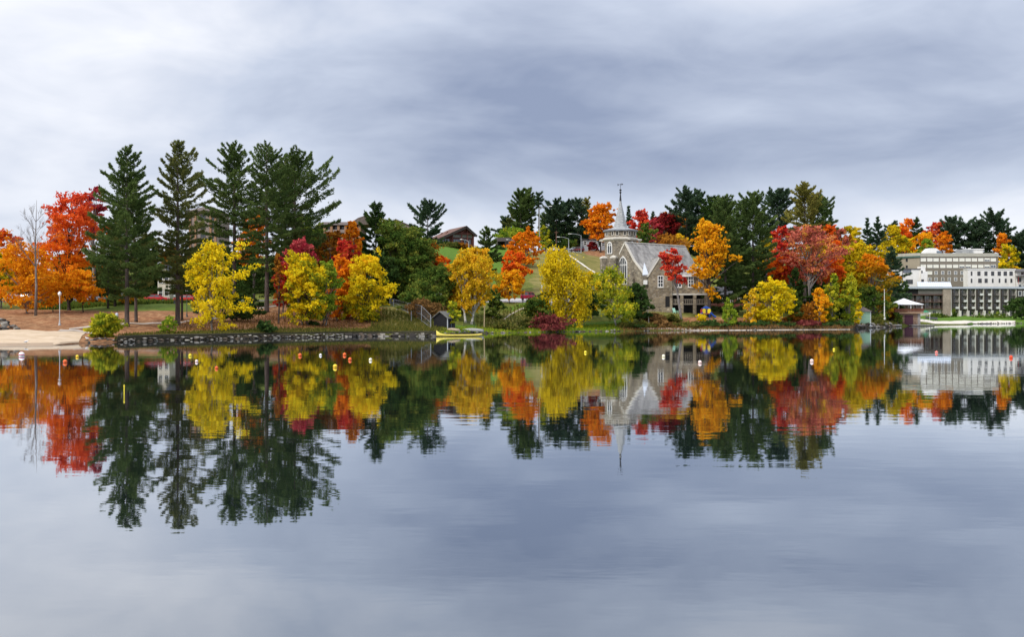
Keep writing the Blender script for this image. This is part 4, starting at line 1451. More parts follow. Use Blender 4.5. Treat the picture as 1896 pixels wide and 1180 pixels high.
def boathouse():
    D = 270.0
    base = Vector((X(1682, D), D, 0))
    t = empty('boathouse', base, 'brown boathouse with garage door, timber deck and white canopy on posts', 'boathouse')
    x = lambda px: X(px, D) - base.x
    z = lambda py: Zat(py, D)
    OR = stone_mat('warm_stone', [(.20, .11, .07), (.30, .18, .11), (.38, .26, .18), (.26, .15, .09)], 2.2, (.28, .2, .14))
    DECK = mat('red_cedar', (.22, .085, .05), .8, .3, 3, stretch=(1, 1, 3))
    zd = z(578.5)
    x0, x1 = x(1660), x(1703.5)
    MB().box(x0, x1, 0, 6.5, -.5, zd - .3).build('wall', OR, t)
    MB().box(x(1699), x(1704), -.08, 0, .2, zd - .31).build('corner_panel', mat('grey_shingle', (.33, .30, .28), .9, .2, 2), t)
    MB().box(x(1655), x(1707), -.9, 7, zd - .297, zd).build('deck', mat('pale_deck', (.45, .28, .17), .8, .2, 2), t)
    d = MB().box(x(1674.8), x(1690.6), -.06, .03, z(603.2), z(583.5)).build('garage_door', mat('maroon_door', (.085, .03, .045), .7), t)
    for i in range(5):
        q = z(603.2) + (z(583.5) - z(603.2)) * (i + .5) / 5
        MB().box(x(1675.2), x(1690.2), -.10, -.065, q - .2, q + .2).build('panel', mat('maroon_door', (.085, .03, .045)), d)
    # railing of upright boards
    zr = z(572.3)
    n = 0
    for i in range(42):
        q = x(1655) + (x(1707) - x(1655)) * i / 41
        MB().box(q - .06, q + .06, -.9, -.84, zd + .05, zr).build('baluster', DECK, t)
    MB().box(x(1655) - .05, x(1707) + .05, -.95, -.80, zr + .002, zr + .09).build('handrail', DECK, t)
    MB().box(x(1655) - .05, x(1707) + .05, -.83, -.79, zd + .5, zd + .62).build('rail', DECK, t)
    for s in (x(1655), x(1707)):
        MB().box(s - .04, s + .04, -.78, 6.9, zr - .1, zr).box(s - .04, s + .04, -.78, 6.9, zd + .3, zd + .9).build('side_rail', DECK, t)
    for px, y in ((1662.3, -.7), (1684.2, -.7), (1700, 3), (1705.2, -.7), (1662.3, 6.6), (1705.2, 6.6)):
        MB().tube([(x(px), y, zd), (x(px), y, z(563.4))], .085, 8).build('post', WHITE, t)
    e = z(563.8)
    ax, ay, az_ = x(1681.5), 3, z(552.3)
    a = [(x(1656.5), -1.2, e), (x(1707.5), -1.2, e), (x(1707.5), 7.2, e), (x(1656.5), 7.2, e)]
    CANV = mat('white_canvas', (.86, .86, .87), .8)
    m = MB()
    mid = [tuple(p[i] * .5 + (ax, ay, az_)[i] * .5 - (0, 0, .12)[i] for i in range(3)) for p in a]
    vs = a + mid + [(ax, ay, az_)] + [(p[0], p[1], p[2] - .10) for p in a]
    fs = [(i, (i + 1) % 4, 4 + (i + 1) % 4, 4 + i) for i in range(4)] + [(4 + i, 4 + (i + 1) % 4, 8) for i in range(4)] + [(9 + i, 9 + (i + 1) % 4, (i + 1) % 4, i) for i in range(4)]
    m.add(vs, fs).build('canopy', CANV, t)
    # mint green hut
    D = 236.0
    base = P(1600, D)
    t = empty('mint_hut', base, 'small mint green wooden hut with brown roof at the water', 'hut', None, R(12))
    z = lambda py: Zat(py, D) - base.z
    hw = 1.62
    MINT = mat('mint_paint', (.36, .56, .38), .8, .1, 2)
    MB().box(-hw, hw, 0, 3, z(603), z(577.3)).build('wall', MINT, t)
    for i in range(12):
        zz = z(602) + i * .255
        MB().box(-hw + .1, hw - .1, -.03, -.003, zz, zz + .235).build('plank', MINT, t)
    for q in (-hw, hw):
        MB().box(q - .08, q + .08, -.06, .1, z(603), z(577)).build('corner_board', WHITE, t)
    MB().add([(-hw - .3, -.4, z(577.2)), (hw + .3, -.4, z(577.2)), (hw + .3, 3.4, z(577.2)), (-hw - .3, 3.4, z(577.2)), (-.8, 1.5, z(568.5)), (.8, 1.5, z(568.5))], [(0, 1, 5, 4), (1, 2, 5), (2, 3, 4, 5), (3, 0, 4), (3, 2, 1, 0)]).build('roof', mat('brown_shingle', (.16, .125, .11)), t)
    MB().box(-hw - .2, hw + .2, -.5, 3.2, z(604.5), z(603.1)).build('plinth', WHITE, t)
    # little red house on the slope
    base = P(1630, 300)
    t = empty('red_cabin', base, 'low red brown cabin behind the flagpole', 'cabin')
    z = lambda py: Zat(py, 300) - base.z
    MB().box(-2.2, 2.2, 0, 4, -1, z(573)).build('wall', mat('red_brick', (.24, .085, .065)), t)
    MB().add([(-2.6, -.4, z(573)), (2.6, -.4, z(573)), (2.6, 4.4, z(573)), (-2.6, 4.4, z(573)), (-2.6, 2, z(566)), (2.6, 2, z(566))], [(0, 1, 5, 4), (1, 2, 5), (2, 3, 4, 5), (3, 0, 4), (3, 2, 1, 0)]).build('roof', mat('brick_tile', (.38, .13, .09), .9, .2, 2), t)
    window(t, .6, z(580), .9, .8, -.004, 2, 1, .1, .1)


boathouse()


def shed():
    D = 160.0
    base = P(816, D)
    t = empty('black_shed', base, 'small black wooden shed with grey gable roof on the bank', 'shed', None, R(-32))
    z = lambda py: Zat(py, D) - base.z
    BLK = mat('black_boards', (.016, .016, .020), .8, .3, 3)
    hw, dp = 1.35, 2.0
    ze, za = z(587), z(577)
    w = MB().prism([(-hw, -.4), (hw, -.4), (hw, ze), (0, za - .1), (-hw, ze)], 0, dp).build('wall', BLK, t)
    for i in range(8):
        q = -hw + .02 + i * (2 * hw - .04) / 8
        top = ze + (za - ze) * (1 - abs(q + .15) / hw) - .22
        MB().box(q + .01, q + (2 * hw - .04) / 8 - .01, -.035, -.003, -.3, top).build('plank', BLK, w)
    r = MB()
    r.slab((-hw - .3, -.35, ze - .22), (0, -.35, za + .05), (0, dp + .3, za + .05), (-hw - .3, dp + .3, ze - .22), .09)
    r.slab((0, -.35, za + .05), (hw + .3, -.35, ze - .22), (hw + .3, dp + .3, ze - .22), (0, dp + .3, za + .05), .09)
    r.build('roof', mat('grey_felt', (.19, .185, .17), .95, .3, 2), t)
    MB().box(hw - .09, hw + .03, -.06, .06, -.4, ze).build('corner_board', mat('pale_board', (.50, .52, .56), .7), t)
    MB().box(hw + .003, hw + .04, .9, .98, -.3, ze - .05).build('trim', mat('grey_blue_trim', (.16, .20, .24), .7), t)


shed()


# ------------------------------------------------------------------ trees
def rdir(rng, n):
    v = rng.normal(size=(n, 3))
    return v / (np.linalg.norm(v, axis=1, keepdims=True) + 1e-9)


def leaf_quads(rng, c, size, up=.5, hang=0.0):
    """one folded, leaf-like rhombus per centre"""
    n = len(c)
    nor = rdir(rng, n)
    nor[:, 2] = nor[:, 2] * (1 - up) + up * np.abs(nor[:, 2]) + up * .35
    nor /= np.linalg.norm(nor, axis=1, keepdims=True)
    a = np.cross(nor, rdir(rng, n))
    a[:, 2] -= hang
    a /= np.linalg.norm(a, axis=1, keepdims=True) + 1e-9
    b = np.cross(nor, a)
    b /= np.linalg.norm(b, axis=1, keepdims=True) + 1e-9
    s = size * rng.uniform(.6, 1.45, (n, 1))
    w = s * rng.uniform(.42, .8, (n, 1))
    v = np.empty((n, 4, 3))
    v[:, 0] = c - a * s
    v[:, 1] = c + b * w + nor * s * .12
    v[:, 2] = c + a * s
    v[:, 3] = c - b * w + nor * s * .12
    return v.reshape(-1, 3)


def crown_prof(shape, t):
    t = np.clip(t, 0, 1)
    if shape == 'round':
        return np.sin(np.pi * np.clip(.10 + .84 * t, 0, 1)) ** .65
    if shape == 'egg':      # widest low down
        return np.sin(np.pi * np.clip(.15 + .78 * t ** 1.05, 0, 1)) ** .62 * (1 - .10 * t)
    if shape == 'cone':
        return np.minimum(1, .45 + 3 * t) * (1 - t) ** .75 + .04
    if shape == 'column':
        return np.minimum(1, .55 + 1.8 * t) * np.minimum(1, (1.02 - t) * 2.2) ** .7
    if shape == 'vase':     # opens upwards
        return np.sin(np.pi * np.clip(.06 + .74 * t, 0, 1)) ** .9
    if shape == 'flat':
        return np.minimum(1, .6 + 2 * t) * np.clip(1 - t ** 3, 0, 1) ** .6
    return np.ones_like(t)


def bent(a, b, rng, sag=.15, n=4):
    a, b = np.array(a, float), np.array(b, float)
    k = np.linalg.norm(b - a)
    side = rng.normal(size=3) * k * .07
    return [a + (b - a) * t + side * math.sin(math.pi * t) + np.array([0, 0, k * sag * math.sin(math.pi * t)]) for t in np.linspace(0, 1, n)]


N_TRI = [0]


def broadleaf(name, px, D, ytop, ybot, wpx, pal, shape, label, cat='tree', group=None, trunk=None, bark=None, dens=1.0, grad=0.0, lean=0.0,
              clumps=None, stems=1, leafpx=3.0, arms=None, hang=0.0, flat=.62, bare=0.0, gap=1.0, squash=1.0):
    """a broad-leaved tree: px trunk column, D distance, crown between photo rows ytop and ybot and wpx wide"""
    seed = int(px * 13 + D * 7 + ytop) % 99991
    rng = np.random.default_rng(seed)
    D = warp(px, D)
    pm = D / FP
    g = ground(px, D)
    H = Zat(ytop, D) - g
    zb = max(0.0, Zat(ybot, D) - g)
    Rw = wpx * pm / 2 * (1.1 if wpx > 20 else 1)
    root = empty(name, (X(px, D), D, g), label, cat, group)
    hc = H - zb
    nc = clumps or int(np.clip(30 + wpx * (ybot - ytop) / 62, 30, 210))
    ph = rng.uniform(0, 6.28, 6)
    t = rng.uniform(0.0, 1, nc) ** .9
    az = rng.uniform(0, 2 * np.pi, nc)
    lump = 1 + .22 * np.sin(2 * az + ph[0] + 3 * t) + .18 * np.sin(3 * az + ph[1] - 6 * t) + .14 * np.sin(11 * t + ph[2] + az)
    rad = Rw * crown_prof(shape, t) * lump * np.sqrt(rng.uniform(.12, 1.0, nc)) * .86
    c = np.stack([rad * np.cos(az) + lean * t * Rw, rad * np.sin(az) * squash, zb + hc * (t * .94 + .03)], -1)
    # boughs are missing here and there, so that light comes through
    hole = np.sin(4.2 * c[:, 0] / Rw + ph[3]) * np.sin(4.2 * c[:, 1] / Rw + ph[4]) * np.sin(9 * t + ph[5])
    rc = Rw * rng.uniform(.10, .24, nc) * (.8 + .4 * crown_prof(shape, t)) * (34 / max(34, min(nc, 70))) ** .12
    rc = np.where(hole > .26, rc * .3, rc) if cat != 'shrub' else rc * 1.25
    # the crown is not centred on its trunk all the way up
    c[:, 0] += Rw * .16 * np.sin(5 * t + ph[1])
    c[:, 1] += Rw * .16 * np.sin(4 * t + ph[0])
    # loose sprays that break the outline
    ns = max(4, nc // 7)
    k = rng.integers(0, nc, ns)
    q = np.stack([c[k, 0] * rng.uniform(1.12, 1.38, ns), c[k, 1] * rng.uniform(1.12, 1.38, ns), np.clip(zb + (c[k, 2] - zb) * rng.uniform(.96, 1.06, ns), 0, H * 1.0)], -1)
    c, rc, t, nc = np.vstack([c, q]), np.concatenate([rc, rc[k] * .6]), np.concatenate([t, t[k]]), nc + ns
    if arms:      # long sprays outside the main crown: (dx px, row)
        ex, er = [], []
        for dx, y, n in arms:
            tip = np.array([dx * pm, 0, Zat(y, D) - g])
            base = np.array([0, 0, zb + (tip[2] - zb) * .55])
            for q in np.linspace(.35, 1, n):
                ex.append(base + (tip - base) * q + rng.normal(size=3) * Rw * .08)
                er.append(Rw * rng.uniform(.13, .22))
        c = np.vstack([c, ex])
        rc = np.concatenate([rc, er])
        nc = len(c)
        t = np.concatenate([t, np.clip((np.array(ex)[:, 2] - zb) / hc, 0, 1)])
    nl = int(np.clip(dens * 1.12 * wpx * (ybot - ytop), 400, 18000))
    w = rc ** 1.6
    idx = rng.choice(nc, nl, p=w / w.sum())
    # every bough carries a flat, tapering spray of leaves that points outwards
    sd = np.stack([c[:, 0] / Rw + rng.normal(size=nc) * .45, c[:, 1] / Rw + rng.normal(size=nc) * .45, .30 * (c[:, 2] - zb - hc * .4) / hc * 2 + rng.normal(size=nc) * .28 - hang * .9], -1)
    sd /= np.linalg.norm(sd, axis=1, keepdims=True) + 1e-6
    sl = rc * rng.uniform(1.5, 3.4, nc)
    u = rng.beta(1.5, 1.25, nl)
    wdt = rc[idx] * (.62 - .42 * u)
    d = rng.normal(size=(nl, 3)) * wdt[:, None]
    d[:, 2] *= flat
    off = d + sd[idx] * ((u - .55) * sl[idx])[:, None]
    if hang:
        off[:, 2] -= hang * rc[idx] * rng.uniform(0, 1.4, nl) ** 1.5
    pts = c[idx] + off
    pts[:, 2] = np.maximum(pts[:, 2], .12)
    ctint = rng.uniform(0, 1, nc)
    mix = .62 * ctint[idx] + .38 * rng.uniform(0, 1, nl)
    if grad:
        tt = np.clip((pts[:, 2] - zb) / hc, 0, 1)
        mix = grad * tt + (1 - grad) * mix
    if bare:
        keep = rng.uniform(size=nl) > bare
        pts, mix = pts[keep], mix[keep]
    v = leaf_quads(rng, pts, leafpx * pm * .72, .35, hang)
    N_TRI[0] += len(v) // 2
    link('crown', np_mesh('crown', v, 4, mix), leafmat(pal, PAL[pal]), root)
    # trunk, limbs and twigs
    if trunk is None:
        trunk = 1.0
    if trunk > 0:
        r0 = max(.07, .0145 * H) * trunk
        mb = MB()
        for s in range(stems):
            o = np.array([0, 0, -.25]) if stems == 1 else np.array([rng.normal() * .5, rng.normal() * .4, -.25])
            top = np.array([lean * Rw * .7 + (0 if stems == 1 else rng.normal() * Rw * .3), 0, zb + hc * .72])
            knee = o * .6 + np.array([lean * Rw * .25, 0, zb * .75 + .2]) + rng.normal(size=3) * np.array([.12, .12, 0]) * Rw * .3
            path = [o, o + (knee - o) * .18 + [0, 0, .1], knee, knee + (top - knee) * .5 + rng.normal(size=3) * Rw * .05, top]
            mb.tube(path, [r0 * 1.5, r0 * 1.08, r0 * .85, r0 * .5, r0 * .12], 7)
            pick = np.argsort(-rc)[:int(16 if wpx > 45 else 9)]
            pick = np.concatenate([pick, rng.choice(nc, min(nc, 26 if wpx > 45 else 8), replace=False)])
            for k in pick[s::stems]:
                f = np.clip(.05 + .8 * (c[k, 2] - zb) / hc - .22, 0, .95)
                st = knee + (top - knee) * f
                r = r0 * .42 * (1 - .6 * f)
                mb.tube(bent(st, c[k], rng, .10), [r, r * .7, r * .42, r * .16], 5, cap=False)
                mb.tube([c[k], c[k] + sd[k] * sl[k] * .45], [r * .16, r * .05], 4, cap=False)
        link('trunk', mb.mesh('trunk', True), bark or BARK_GREY, root)
        N_TRI[0] += len(mb.f) * 2
    return root


def blades(rng, p, d, ln, wd, spread=.8, up=.25):
    n = len(p)
    dd = d + rdir(rng, n) * spread
    dd[:, 2] += up
    dd /= np.linalg.norm(dd, axis=1, keepdims=True) + 1e-9
    s = np.cross(dd, rdir(rng, n))
    s /= np.linalg.norm(s, axis=1, keepdims=True) + 1e-9
    L_ = ln * rng.uniform(.6, 1.3, (n, 1))
    W_ = wd * rng.uniform(.7, 1.3, (n, 1))
    v = np.empty((n, 3, 3))
    v[:, 0] = p - s * W_
    v[:, 1] = p + s * W_
    v[:, 2] = p + dd * L_
    return v.reshape(-1, 3)


def pine(name, px, D, ytop, ybot, prof, pal, label, cat='pine tree', group=None, trunk=1.0, bark=None, dens=1.0, lean=0.0, tilt=(-.06, .75), side=0.0,
         whorl=None, fullness=1.0, bare_below=True, ybase=None):
    """a white pine: tiers of plume-like boughs; prof = [(fraction of the height from ybot to ytop, half width in px)]"""
    seed = int(px * 17 + D * 5 + ytop) % 99991
    rng = np.random.default_rng(seed)
    D = warp(px, D)
    pm = D / FP
    g = ground(px, D)
    H = Zat(ytop, D) - g
    zb = max(.5, Zat(ybot, D) - g)
    root = empty(name, (X(px, D), D, g), label, cat, group)
    ft, fw = np.array(prof, float).T
    r0 = max(.10, .0135 * H) * trunk
    mb = MB()
    lx = lambda z: lean * (z / H) ** 1.5 * H * .1
    zs = [-.3, .35, zb * .6 + .4, zb + (H - zb) * .45, zb + (H - zb) * .8, H * .995]
    mb.tube([(lx(max(z, 0)), 0, z) for z in zs], [r0 * 1.45, r0 * 1.08, r0 * .9, r0 * .6, r0 * .3, .03], 8)
    z = zb
    hw = H - zb
    step = (whorl or max(.95, 6.6 * pm))
    VV, MM = [], []
    bl, bw = max(.30, 3.4 * pm), max(.05, .62 * pm)
    while z < H - .3:
        f = (z - zb) / hw
        half = float(np.interp(f, ft, fw)) * pm
        nb = rng.integers(4, 7) if f < .9 else 4
        wl = rng.uniform(.85, 1.15)
        wt = rng.normal() * .07
        z0_ = z
        a0 = rng.uniform(0, 6.28)
        for k in range(nb):
            az = a0 + 2 * math.pi * k / nb + rng.normal() * .28
            L_ = half * rng.uniform(.68, 1.32) * wl * (1 + side * math.cos(az))
            if rng.uniform() < .07:
                L_ *= .5
            L_ = max(L_, .35)
            el = tilt[0] + (tilt[1] - tilt[0]) * f ** 1.4 + rng.normal() * .13 + wt
            z = z0_ + rng.uniform(-.35, .35) * step
            dirh = np.array([math.cos(az), math.sin(az), 0])
            # bough: runs out, then lifts at the tip
            s = np.linspace(0, 1, 7)
            path = np.array([lx(z), 0, z]) + dirh * (s[:, None] * L_ * math.cos(el)) + np.array([0, 0, 1]) * ((s * math.sin(el) + .13 * s ** 2.6) * L_)[:, None]
            rb = max(.018, r0 * .13 * (1 - .6 * f))
            mb.tube(list(path[::2]), [rb, rb * .75, rb * .5, rb * .15], 4, cap=False)
            # needle plumes sit on flat side sprays along the outer part of the bough
            nt = int(max(5, dens * fullness * 92 * (L_ / pm / 50) ** 1.15))
            u = 1 - rng.uniform(0, 1, nt) ** 1.35 * (.80 if f < .75 else .95)
            base = np.stack([np.interp(u, s, path[:, i]) for i in range(3)], -1)
            lat = np.array([-dirh[1], dirh[0], 0])
            wd = (.24 * (1 - u) ** .6 + .035) * L_ * rng.choice([-1, 1], nt) * rng.uniform(.05, 1, nt)
            p = base + lat * wd[:, None] + dirh * (np.abs(wd) * .55)[:, None]
            p[:, 2] += rng.normal(size=nt) * .07 * (L_ * .25 + .3) + np.abs(wd) * .12
            d = dirh * .75 + lat * np.sign(wd)[:, None] * .35 + np.array([0, 0, .18 + .5 * f])
            nbld = 6
            pp = np.repeat(p, nbld, 0) + rng.normal(size=(nt * nbld, 3)) * bl * .16
            VV.append(blades(rng, pp, np.repeat(d, nbld, 0), bl, bw, .75, .22))
            tint = rng.uniform(0, 1)
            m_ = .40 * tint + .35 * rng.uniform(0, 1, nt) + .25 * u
            MM.append(np.repeat(m_, nbld) * rng.uniform(.7, 1.2, nt * nbld))
        z = z0_ + step * rng.uniform(.75, 1.2) * (1 - .35 * f)
    # leader
    n = 60
    p = np.stack([rng.normal(size=n) * .12 + lx(H), rng.normal(size=n) * .12, H - rng.uniform(0, 1, n) * 1.3], -1)
    VV.append(blades(rng, p, np.tile([0, 0, 1.0], (n, 1)), bl, bw, .8, .4))
    MM.append(rng.uniform(.2, .9, n))
    v = np.vstack(VV)
    N_TRI[0] += len(v) // 3 + len(mb.f) * 2
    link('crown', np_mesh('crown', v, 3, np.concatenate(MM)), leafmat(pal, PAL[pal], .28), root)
    link('trunk', mb.mesh('trunk', True), bark or BARK, root)
    return root


def bare_tree(px, D, ytop, wpx, label, group=None):
    rng = np.random.default_rng(int(px + D))
    D = warp(px, D)
    pm = D / FP
    g = ground(px, D)
    H = Zat(ytop, D) - g
    root = empty('bare_tree', (X(px, D), D, g), label, 'tree', group)
    mb, tw = MB(), MB()
    mb.tube([(0, 0, -.2), (.1, 0, H * .25), (-.1, .1, H * .55), (.15, 0, H * .98)], [.24, .17, .11, .02], 7)

    def grow(t, a, d, ln, r, lev):
        b = a + d * ln
        t.tube(bent(a, b, rng, .05, 4), [r, r * .75, r * .5, r * .3], 4, cap=False)
        if lev == 0:
            return
        for _ in range(4):
            nd = d + rng.normal(size=3) * .42 + np.array([0, 0, .28])
            nd /= np.linalg.norm(nd)
            q = rng.uniform(.35, 1)
            grow(tw, a + (b - a) * q, nd, ln * rng.uniform(.45, .7), r * .5, lev - 1)
    for k in range(11):
        z = H * rng.uniform(.38, .85)
        az = rng.uniform(0, 6.28)
        d = np.array([math.cos(az) * .62, math.sin(az) * .62, .75])
        grow(tw, np.array([0, 0, z]), d / np.linalg.norm(d), (wpx * pm * .55) * (1.15 - z / H) * 1.7, .055, 3)
    link('trunk', mb.mesh('trunk', True), BARK_GREY, root)
    link('twigs', tw.mesh('twigs', True), BARK_GREY, root)
    N_TRI[0] += len(tw.f) * 2


B = broadleaf
WP = [(0, .50), (.12, .85), (.3, 1.0), (.5, .86), (.7, .62), (.85, .40), (.95, .2), (1, .06)]     # white pine outline


def prof(w, table=WP):
    return [(a, b * w) for a, b in table]


SPR = [(0, .9), (.08, 1.0), (.3, .78), (.55, .52), (.8, .25), (.95, .08), (1, .03)]               # spruce outline
OPEN = [(0, .30), (.2, .55), (.45, .9), (.65, 1.0), (.8, .8), (.93, .45), (1, .15)]                # old open-topped pine
GL, GM, GR_, GH = 'trees on the left bank', 'trees on the middle shore', 'trees on the church shore', 'trees on the hill'

# --- left bank, behind the beach
B('maple_tree', 12, 212, 426, 520, 60, 'orange_red', 'round', 'orange red tree cut by the photo edge, high behind the beach road', group=GL)
B('broadleaf_tree', 2, 178, 468, 556, 52, 'gold_green', 'round', 'olive green tree under the orange red one at the beach end of the road', group=GL)
B('maple_tree', 50, 161, 452, 572, 106, 'orange_amber', 'egg', 'amber orange maple spreading over the sand beside the leafless tree', group=GL, dens=.62, bark=BARK_GREY, gap=.8)
bare_tree(66, 157, 366, 66, 'leafless grey tree with bare twigs rising above the amber maple', GL)
B('maple_tree', 128, 176, 354, 560, 112, 'maple_sunset', 'egg', 'tall maple shading from red at its top to orange below', group=GL, grad=.72, bark=BARK_DARK, trunk=1.1, dens=1.0)
B('maple_tree', 174, 197, 345, 440, 42, 'crimson', 'egg', 'crimson maple top peeping between the sunset maple and the tall pines', group=GL)
B('maple_tree', 154, 171, 500, 560, 74, 'orange_amber', 'round', 'low golden orange maple just behind the white lamp post', group=GL, bark=BARK_DARK, dens=.85)
B('maple_tree', 98, 168, 508, 562, 56, 'orange_amber', 'round', 'low orange maple between the leafless tree and the lamp post', group=GL, bark=BARK_DARK, dens=.8)
pine('pine_tree', 200, 182, 418, 556, prof(34), 'pine_olive', 'shaded pine standing behind the first tall pine, near the white pickup', group=GL, bark=BARK_DARK)
pine('pine_tree', 213, 188, 400, 552, prof(36), 'pine', 'dark background pine with its trunk beside the white pickup', group=GL, bark=BARK_DARK)
pine('pine_tree', 235, 131, 272, 548, [(0, 42), (.08, 60), (.2, 66), (.36, 64), (.5, 56), (.66, 44), (.8, 31), (.92, 17), (1, 4)], 'pine', 'first tall pine from the beach, with a bare mid trunk', group='tall white pines', dens=1.25)
pine('pine_tree', 252, 144, 318, 545, [(0, 26), (.2, 40), (.5, 36), (.8, 18), (1, 4)], 'pine_olive', 'thin leaning pine close behind the first tall pine from the beach', group='tall white pines', lean=-.35, trunk=.8)
pine('pine_tree', 329, 137, 262, 540, [(0, 36), (.12, 50), (.3, 47), (.48, 44), (.62, 46), (.74, 34), (.86, 26), (.95, 12), (1, 3)], 'pine_olive', 'tallest olive green pine, between the red cars on the road', group='tall white pines', dens=1.15, side=.12)
pine('pine_tree', 337, 150, 390, 540, [(0, 25), (.3, 30), (.7, 20), (1, 4)], 'pine', 'slim pine hidden behind the tallest olive pine by the lamp', group='tall white pines', trunk=.8, bark=BARK_DARK)
B('maple_tree', 236, 190, 540, 560, 34, 'amber', 'round', 'small orange tree by the road between pickup and red car', group=GL)
B('young_tree', 250, 192, 532, 556, 26, 'yellow', 'round', 'small bright yellow tree by the road beside the red car', group=GL)
pine('pine_tree', 434, 178, 267, 486, [(0, 50), (.2, 57), (.4, 56), (.55, 58), (.7, 42), (.85, 28), (.95, 13), (1, 4)], 'pine', 'broad dark pine rising straight behind the bright yellow tree', group='tall white pines', dens=1.15, tilt=(-.1, .85))
pine('pine_tree', 494, 158, 268, 500, [(0, 28), (.15, 42), (.35, 48), (.55, 42), (.7, 44), (.84, 28), (.95, 13), (1, 4)], 'pine', 'tall pine with a long bare trunk above the pale path', group='tall white pines', dens=1.05)
pine('pine_tree', 546, 172, 288, 476, [(0, 44), (.18, 56), (.36, 64), (.55, 58), (.72, 46), (.88, 28), (.97, 14), (1, 4)], 'pine', 'wide pine with long upswept boughs reaching over the hillside hotel', group='tall white pines', dens=1.2, tilt=(.05, 1.0), side=.14)
pine('pine_tree', 528, 182, 296, 470, [(0, 30), (.4, 38), (.8, 24), (1, 4)], 'pine_olive', 'olive pine squeezed between the two pines above the path', group='tall white pines')
B('maple_tree', 470, 192, 384, 500, 62, 'orange', 'egg', 'orange maple glowing through the gaps between the tall pines', group=GL, dens=.7)
pine('conifer_tree', 470, 172, 470, 566, prof(42, SPR), 'green_dark', 'dark bushy evergreen behind the right arms of the yellow tree', 'evergreen', group=GL)
pine('conifer_tree', 388, 186, 440, 545, prof(34), 'pine', 'dark evergreen backing the top of the bright yellow tree', 'evergreen', group=GL)
B('broadleaf_tree', 400, 182, 505, 566, 70, 'green', 'round', 'green tree half hidden by the bright yellow tree', group=GL)
B('locust_tree', 393, 127.5, 446, 596, 74, 'yellow', 'egg', 'bright lemon yellow tree with drooping sprays above the stone wall', group=GL, dens=.8, bark=BARK_GREY, trunk=.8, hang=.5,
  arms=[(-46, 494, 5), (-30, 470, 5), (56, 450, 6), (40, 470, 5), (78, 492, 7), (60, 500, 5), (76, 566, 6), (60, 556, 4), (-34, 560, 4), (40, 603, 4), (-36, 590, 3)], leafpx=2.8, flat=.55)
B('apple_tree', 437, 143, 546, 592, 72, 'green_dark', 'round', 'small dark round tree on the leafy bank beside the yellow tree', group=GL, bark=BARK_DARK)
pine('spruce_tree', 365, 166, 546, 584, prof(13, SPR), 'spruce', 'small dark conical spruce beside the globe lamp', 'spruce', group=GL, dens=2.0)
B('young_tree', 516, 138, 470, 560, 26, 'rust', 'column', 'thin dark stemmed sapling with sparse rusty leaves by the path', group=GL, bare=.5, bark=BARK_DARK, trunk=.9)
B('broadleaf_tree', 573, 206, 400, 500, 76, 'green', 'egg', 'green tree in front of the hillside hotel under the wide pine', group=GL)
B('broadleaf_tree', 540, 188, 462, 560, 70, 'green_dark', 'egg', 'dark green tree filling the gap behind the crimson maple', group=GL)
B('maple_tree', 612, 186, 428, 540, 62, 'rust', 'egg', 'brownish maple with thin foliage below the hotel balconies', group=GL, dens=.7)
B('maple_tree', 548, 152, 442, 560, 70, 'crimson', 'egg', 'crimson pink maple behind the golden shore trees', group=GL, dens=.8)
B('maple_tree', 525, 148, 486, 570, 42, 'red', 'egg', 'small red maple beside the crimson one, left of the golden tree', group=GL, dens=.7)
B('maple_tree', 562, 137, 470, 596, 92, 'gold_green', 'egg', 'golden yellow tree on twin dark trunks above the low shore wall', group=GL, stems=2, bark=BARK_DARK, dens=1.0, leafpx=3.2)
B('maple_tree', 604, 140, 482, 594, 52, 'lime', 'egg', 'lime green tree beside the golden twin trunked tree', group=GL, stems=2, bark=BARK_GREY, dens=.9)
B('maple_tree', 655, 179, 408, 540, 46, 'orange', 'column', 'flame orange columnar maple against the dark evergreens', group=GL)
B('maple_tree', 636, 162, 442, 560, 56, 'red', 'egg', 'red maple at the foot of the flame orange column', group=GL)
B('maple_tree', 624, 150, 470, 590, 60, 'orange', 'egg', 'orange maple between lime green and yellow shore trees', group=GL, dens=.9)
B('maple_tree', 640, 152, 540, 598, 44, 'orange_red', 'round', 'low red orange maple by the fence post under taller maples', group=GL, bark=BARK_DARK)
B('maple_tree', 678, 146, 472, 606, 82, 'gold_green', 'egg', 'yellow tree with green lower boughs, last before the wire fence', group=GL, dens=.9, bark=BARK_DARK, grad=.35, arms=[(36, 560, 5), (-34, 520, 3), (22, 470, 3)])
# --- dark evergreens of the middle
pine('pine_tree', 696, 190, 378, 556, [(0, 38), (.2, 42), (.5, 38), (.75, 28), (.92, 14), (1, 3)], 'green_dark', 'dark pointed evergreen, first of the mass beside the flame column', group=GM, dens=1.5)
B('broadleaf_tree', 735, 184, 404, 566, 92, 'green', 'egg', 'large dark green tree above the wire fence', group=GM, bark=BARK_DARK, dens=1.0)
B('broadleaf_tree', 770, 190, 418, 566, 92, 'green', 'round', 'large green tree behind the shed, under the hill pine', group=GM, bark=BARK_DARK)
B('broadleaf_tree', 706, 176, 470, 570, 60, 'green_dark', 'round', 'dark green tree behind the yellow fence side tree', group=GM, bark=BARK_DARK)
B('maple_tree', 796, 198, 446, 520, 58, 'rust', 'round', 'brown orange maple top above the green mass', group=GM)
B('maple_tree', 822, 192, 474, 520, 46, 'orange_red', 'flat', 'small orange red maple right above the black shed', group=GM, dens=.8)
B('broadleaf_tree', 806, 176, 492, 580, 92, 'green', 'round', 'leafy green tree just behind the black shed', group=GM, bark=BARK_DARK)
B('broadleaf_tree', 760, 166, 540, 584, 50, 'green', 'round', 'low green tree behind the middle fence posts', group=GM, bark=BARK_DARK)
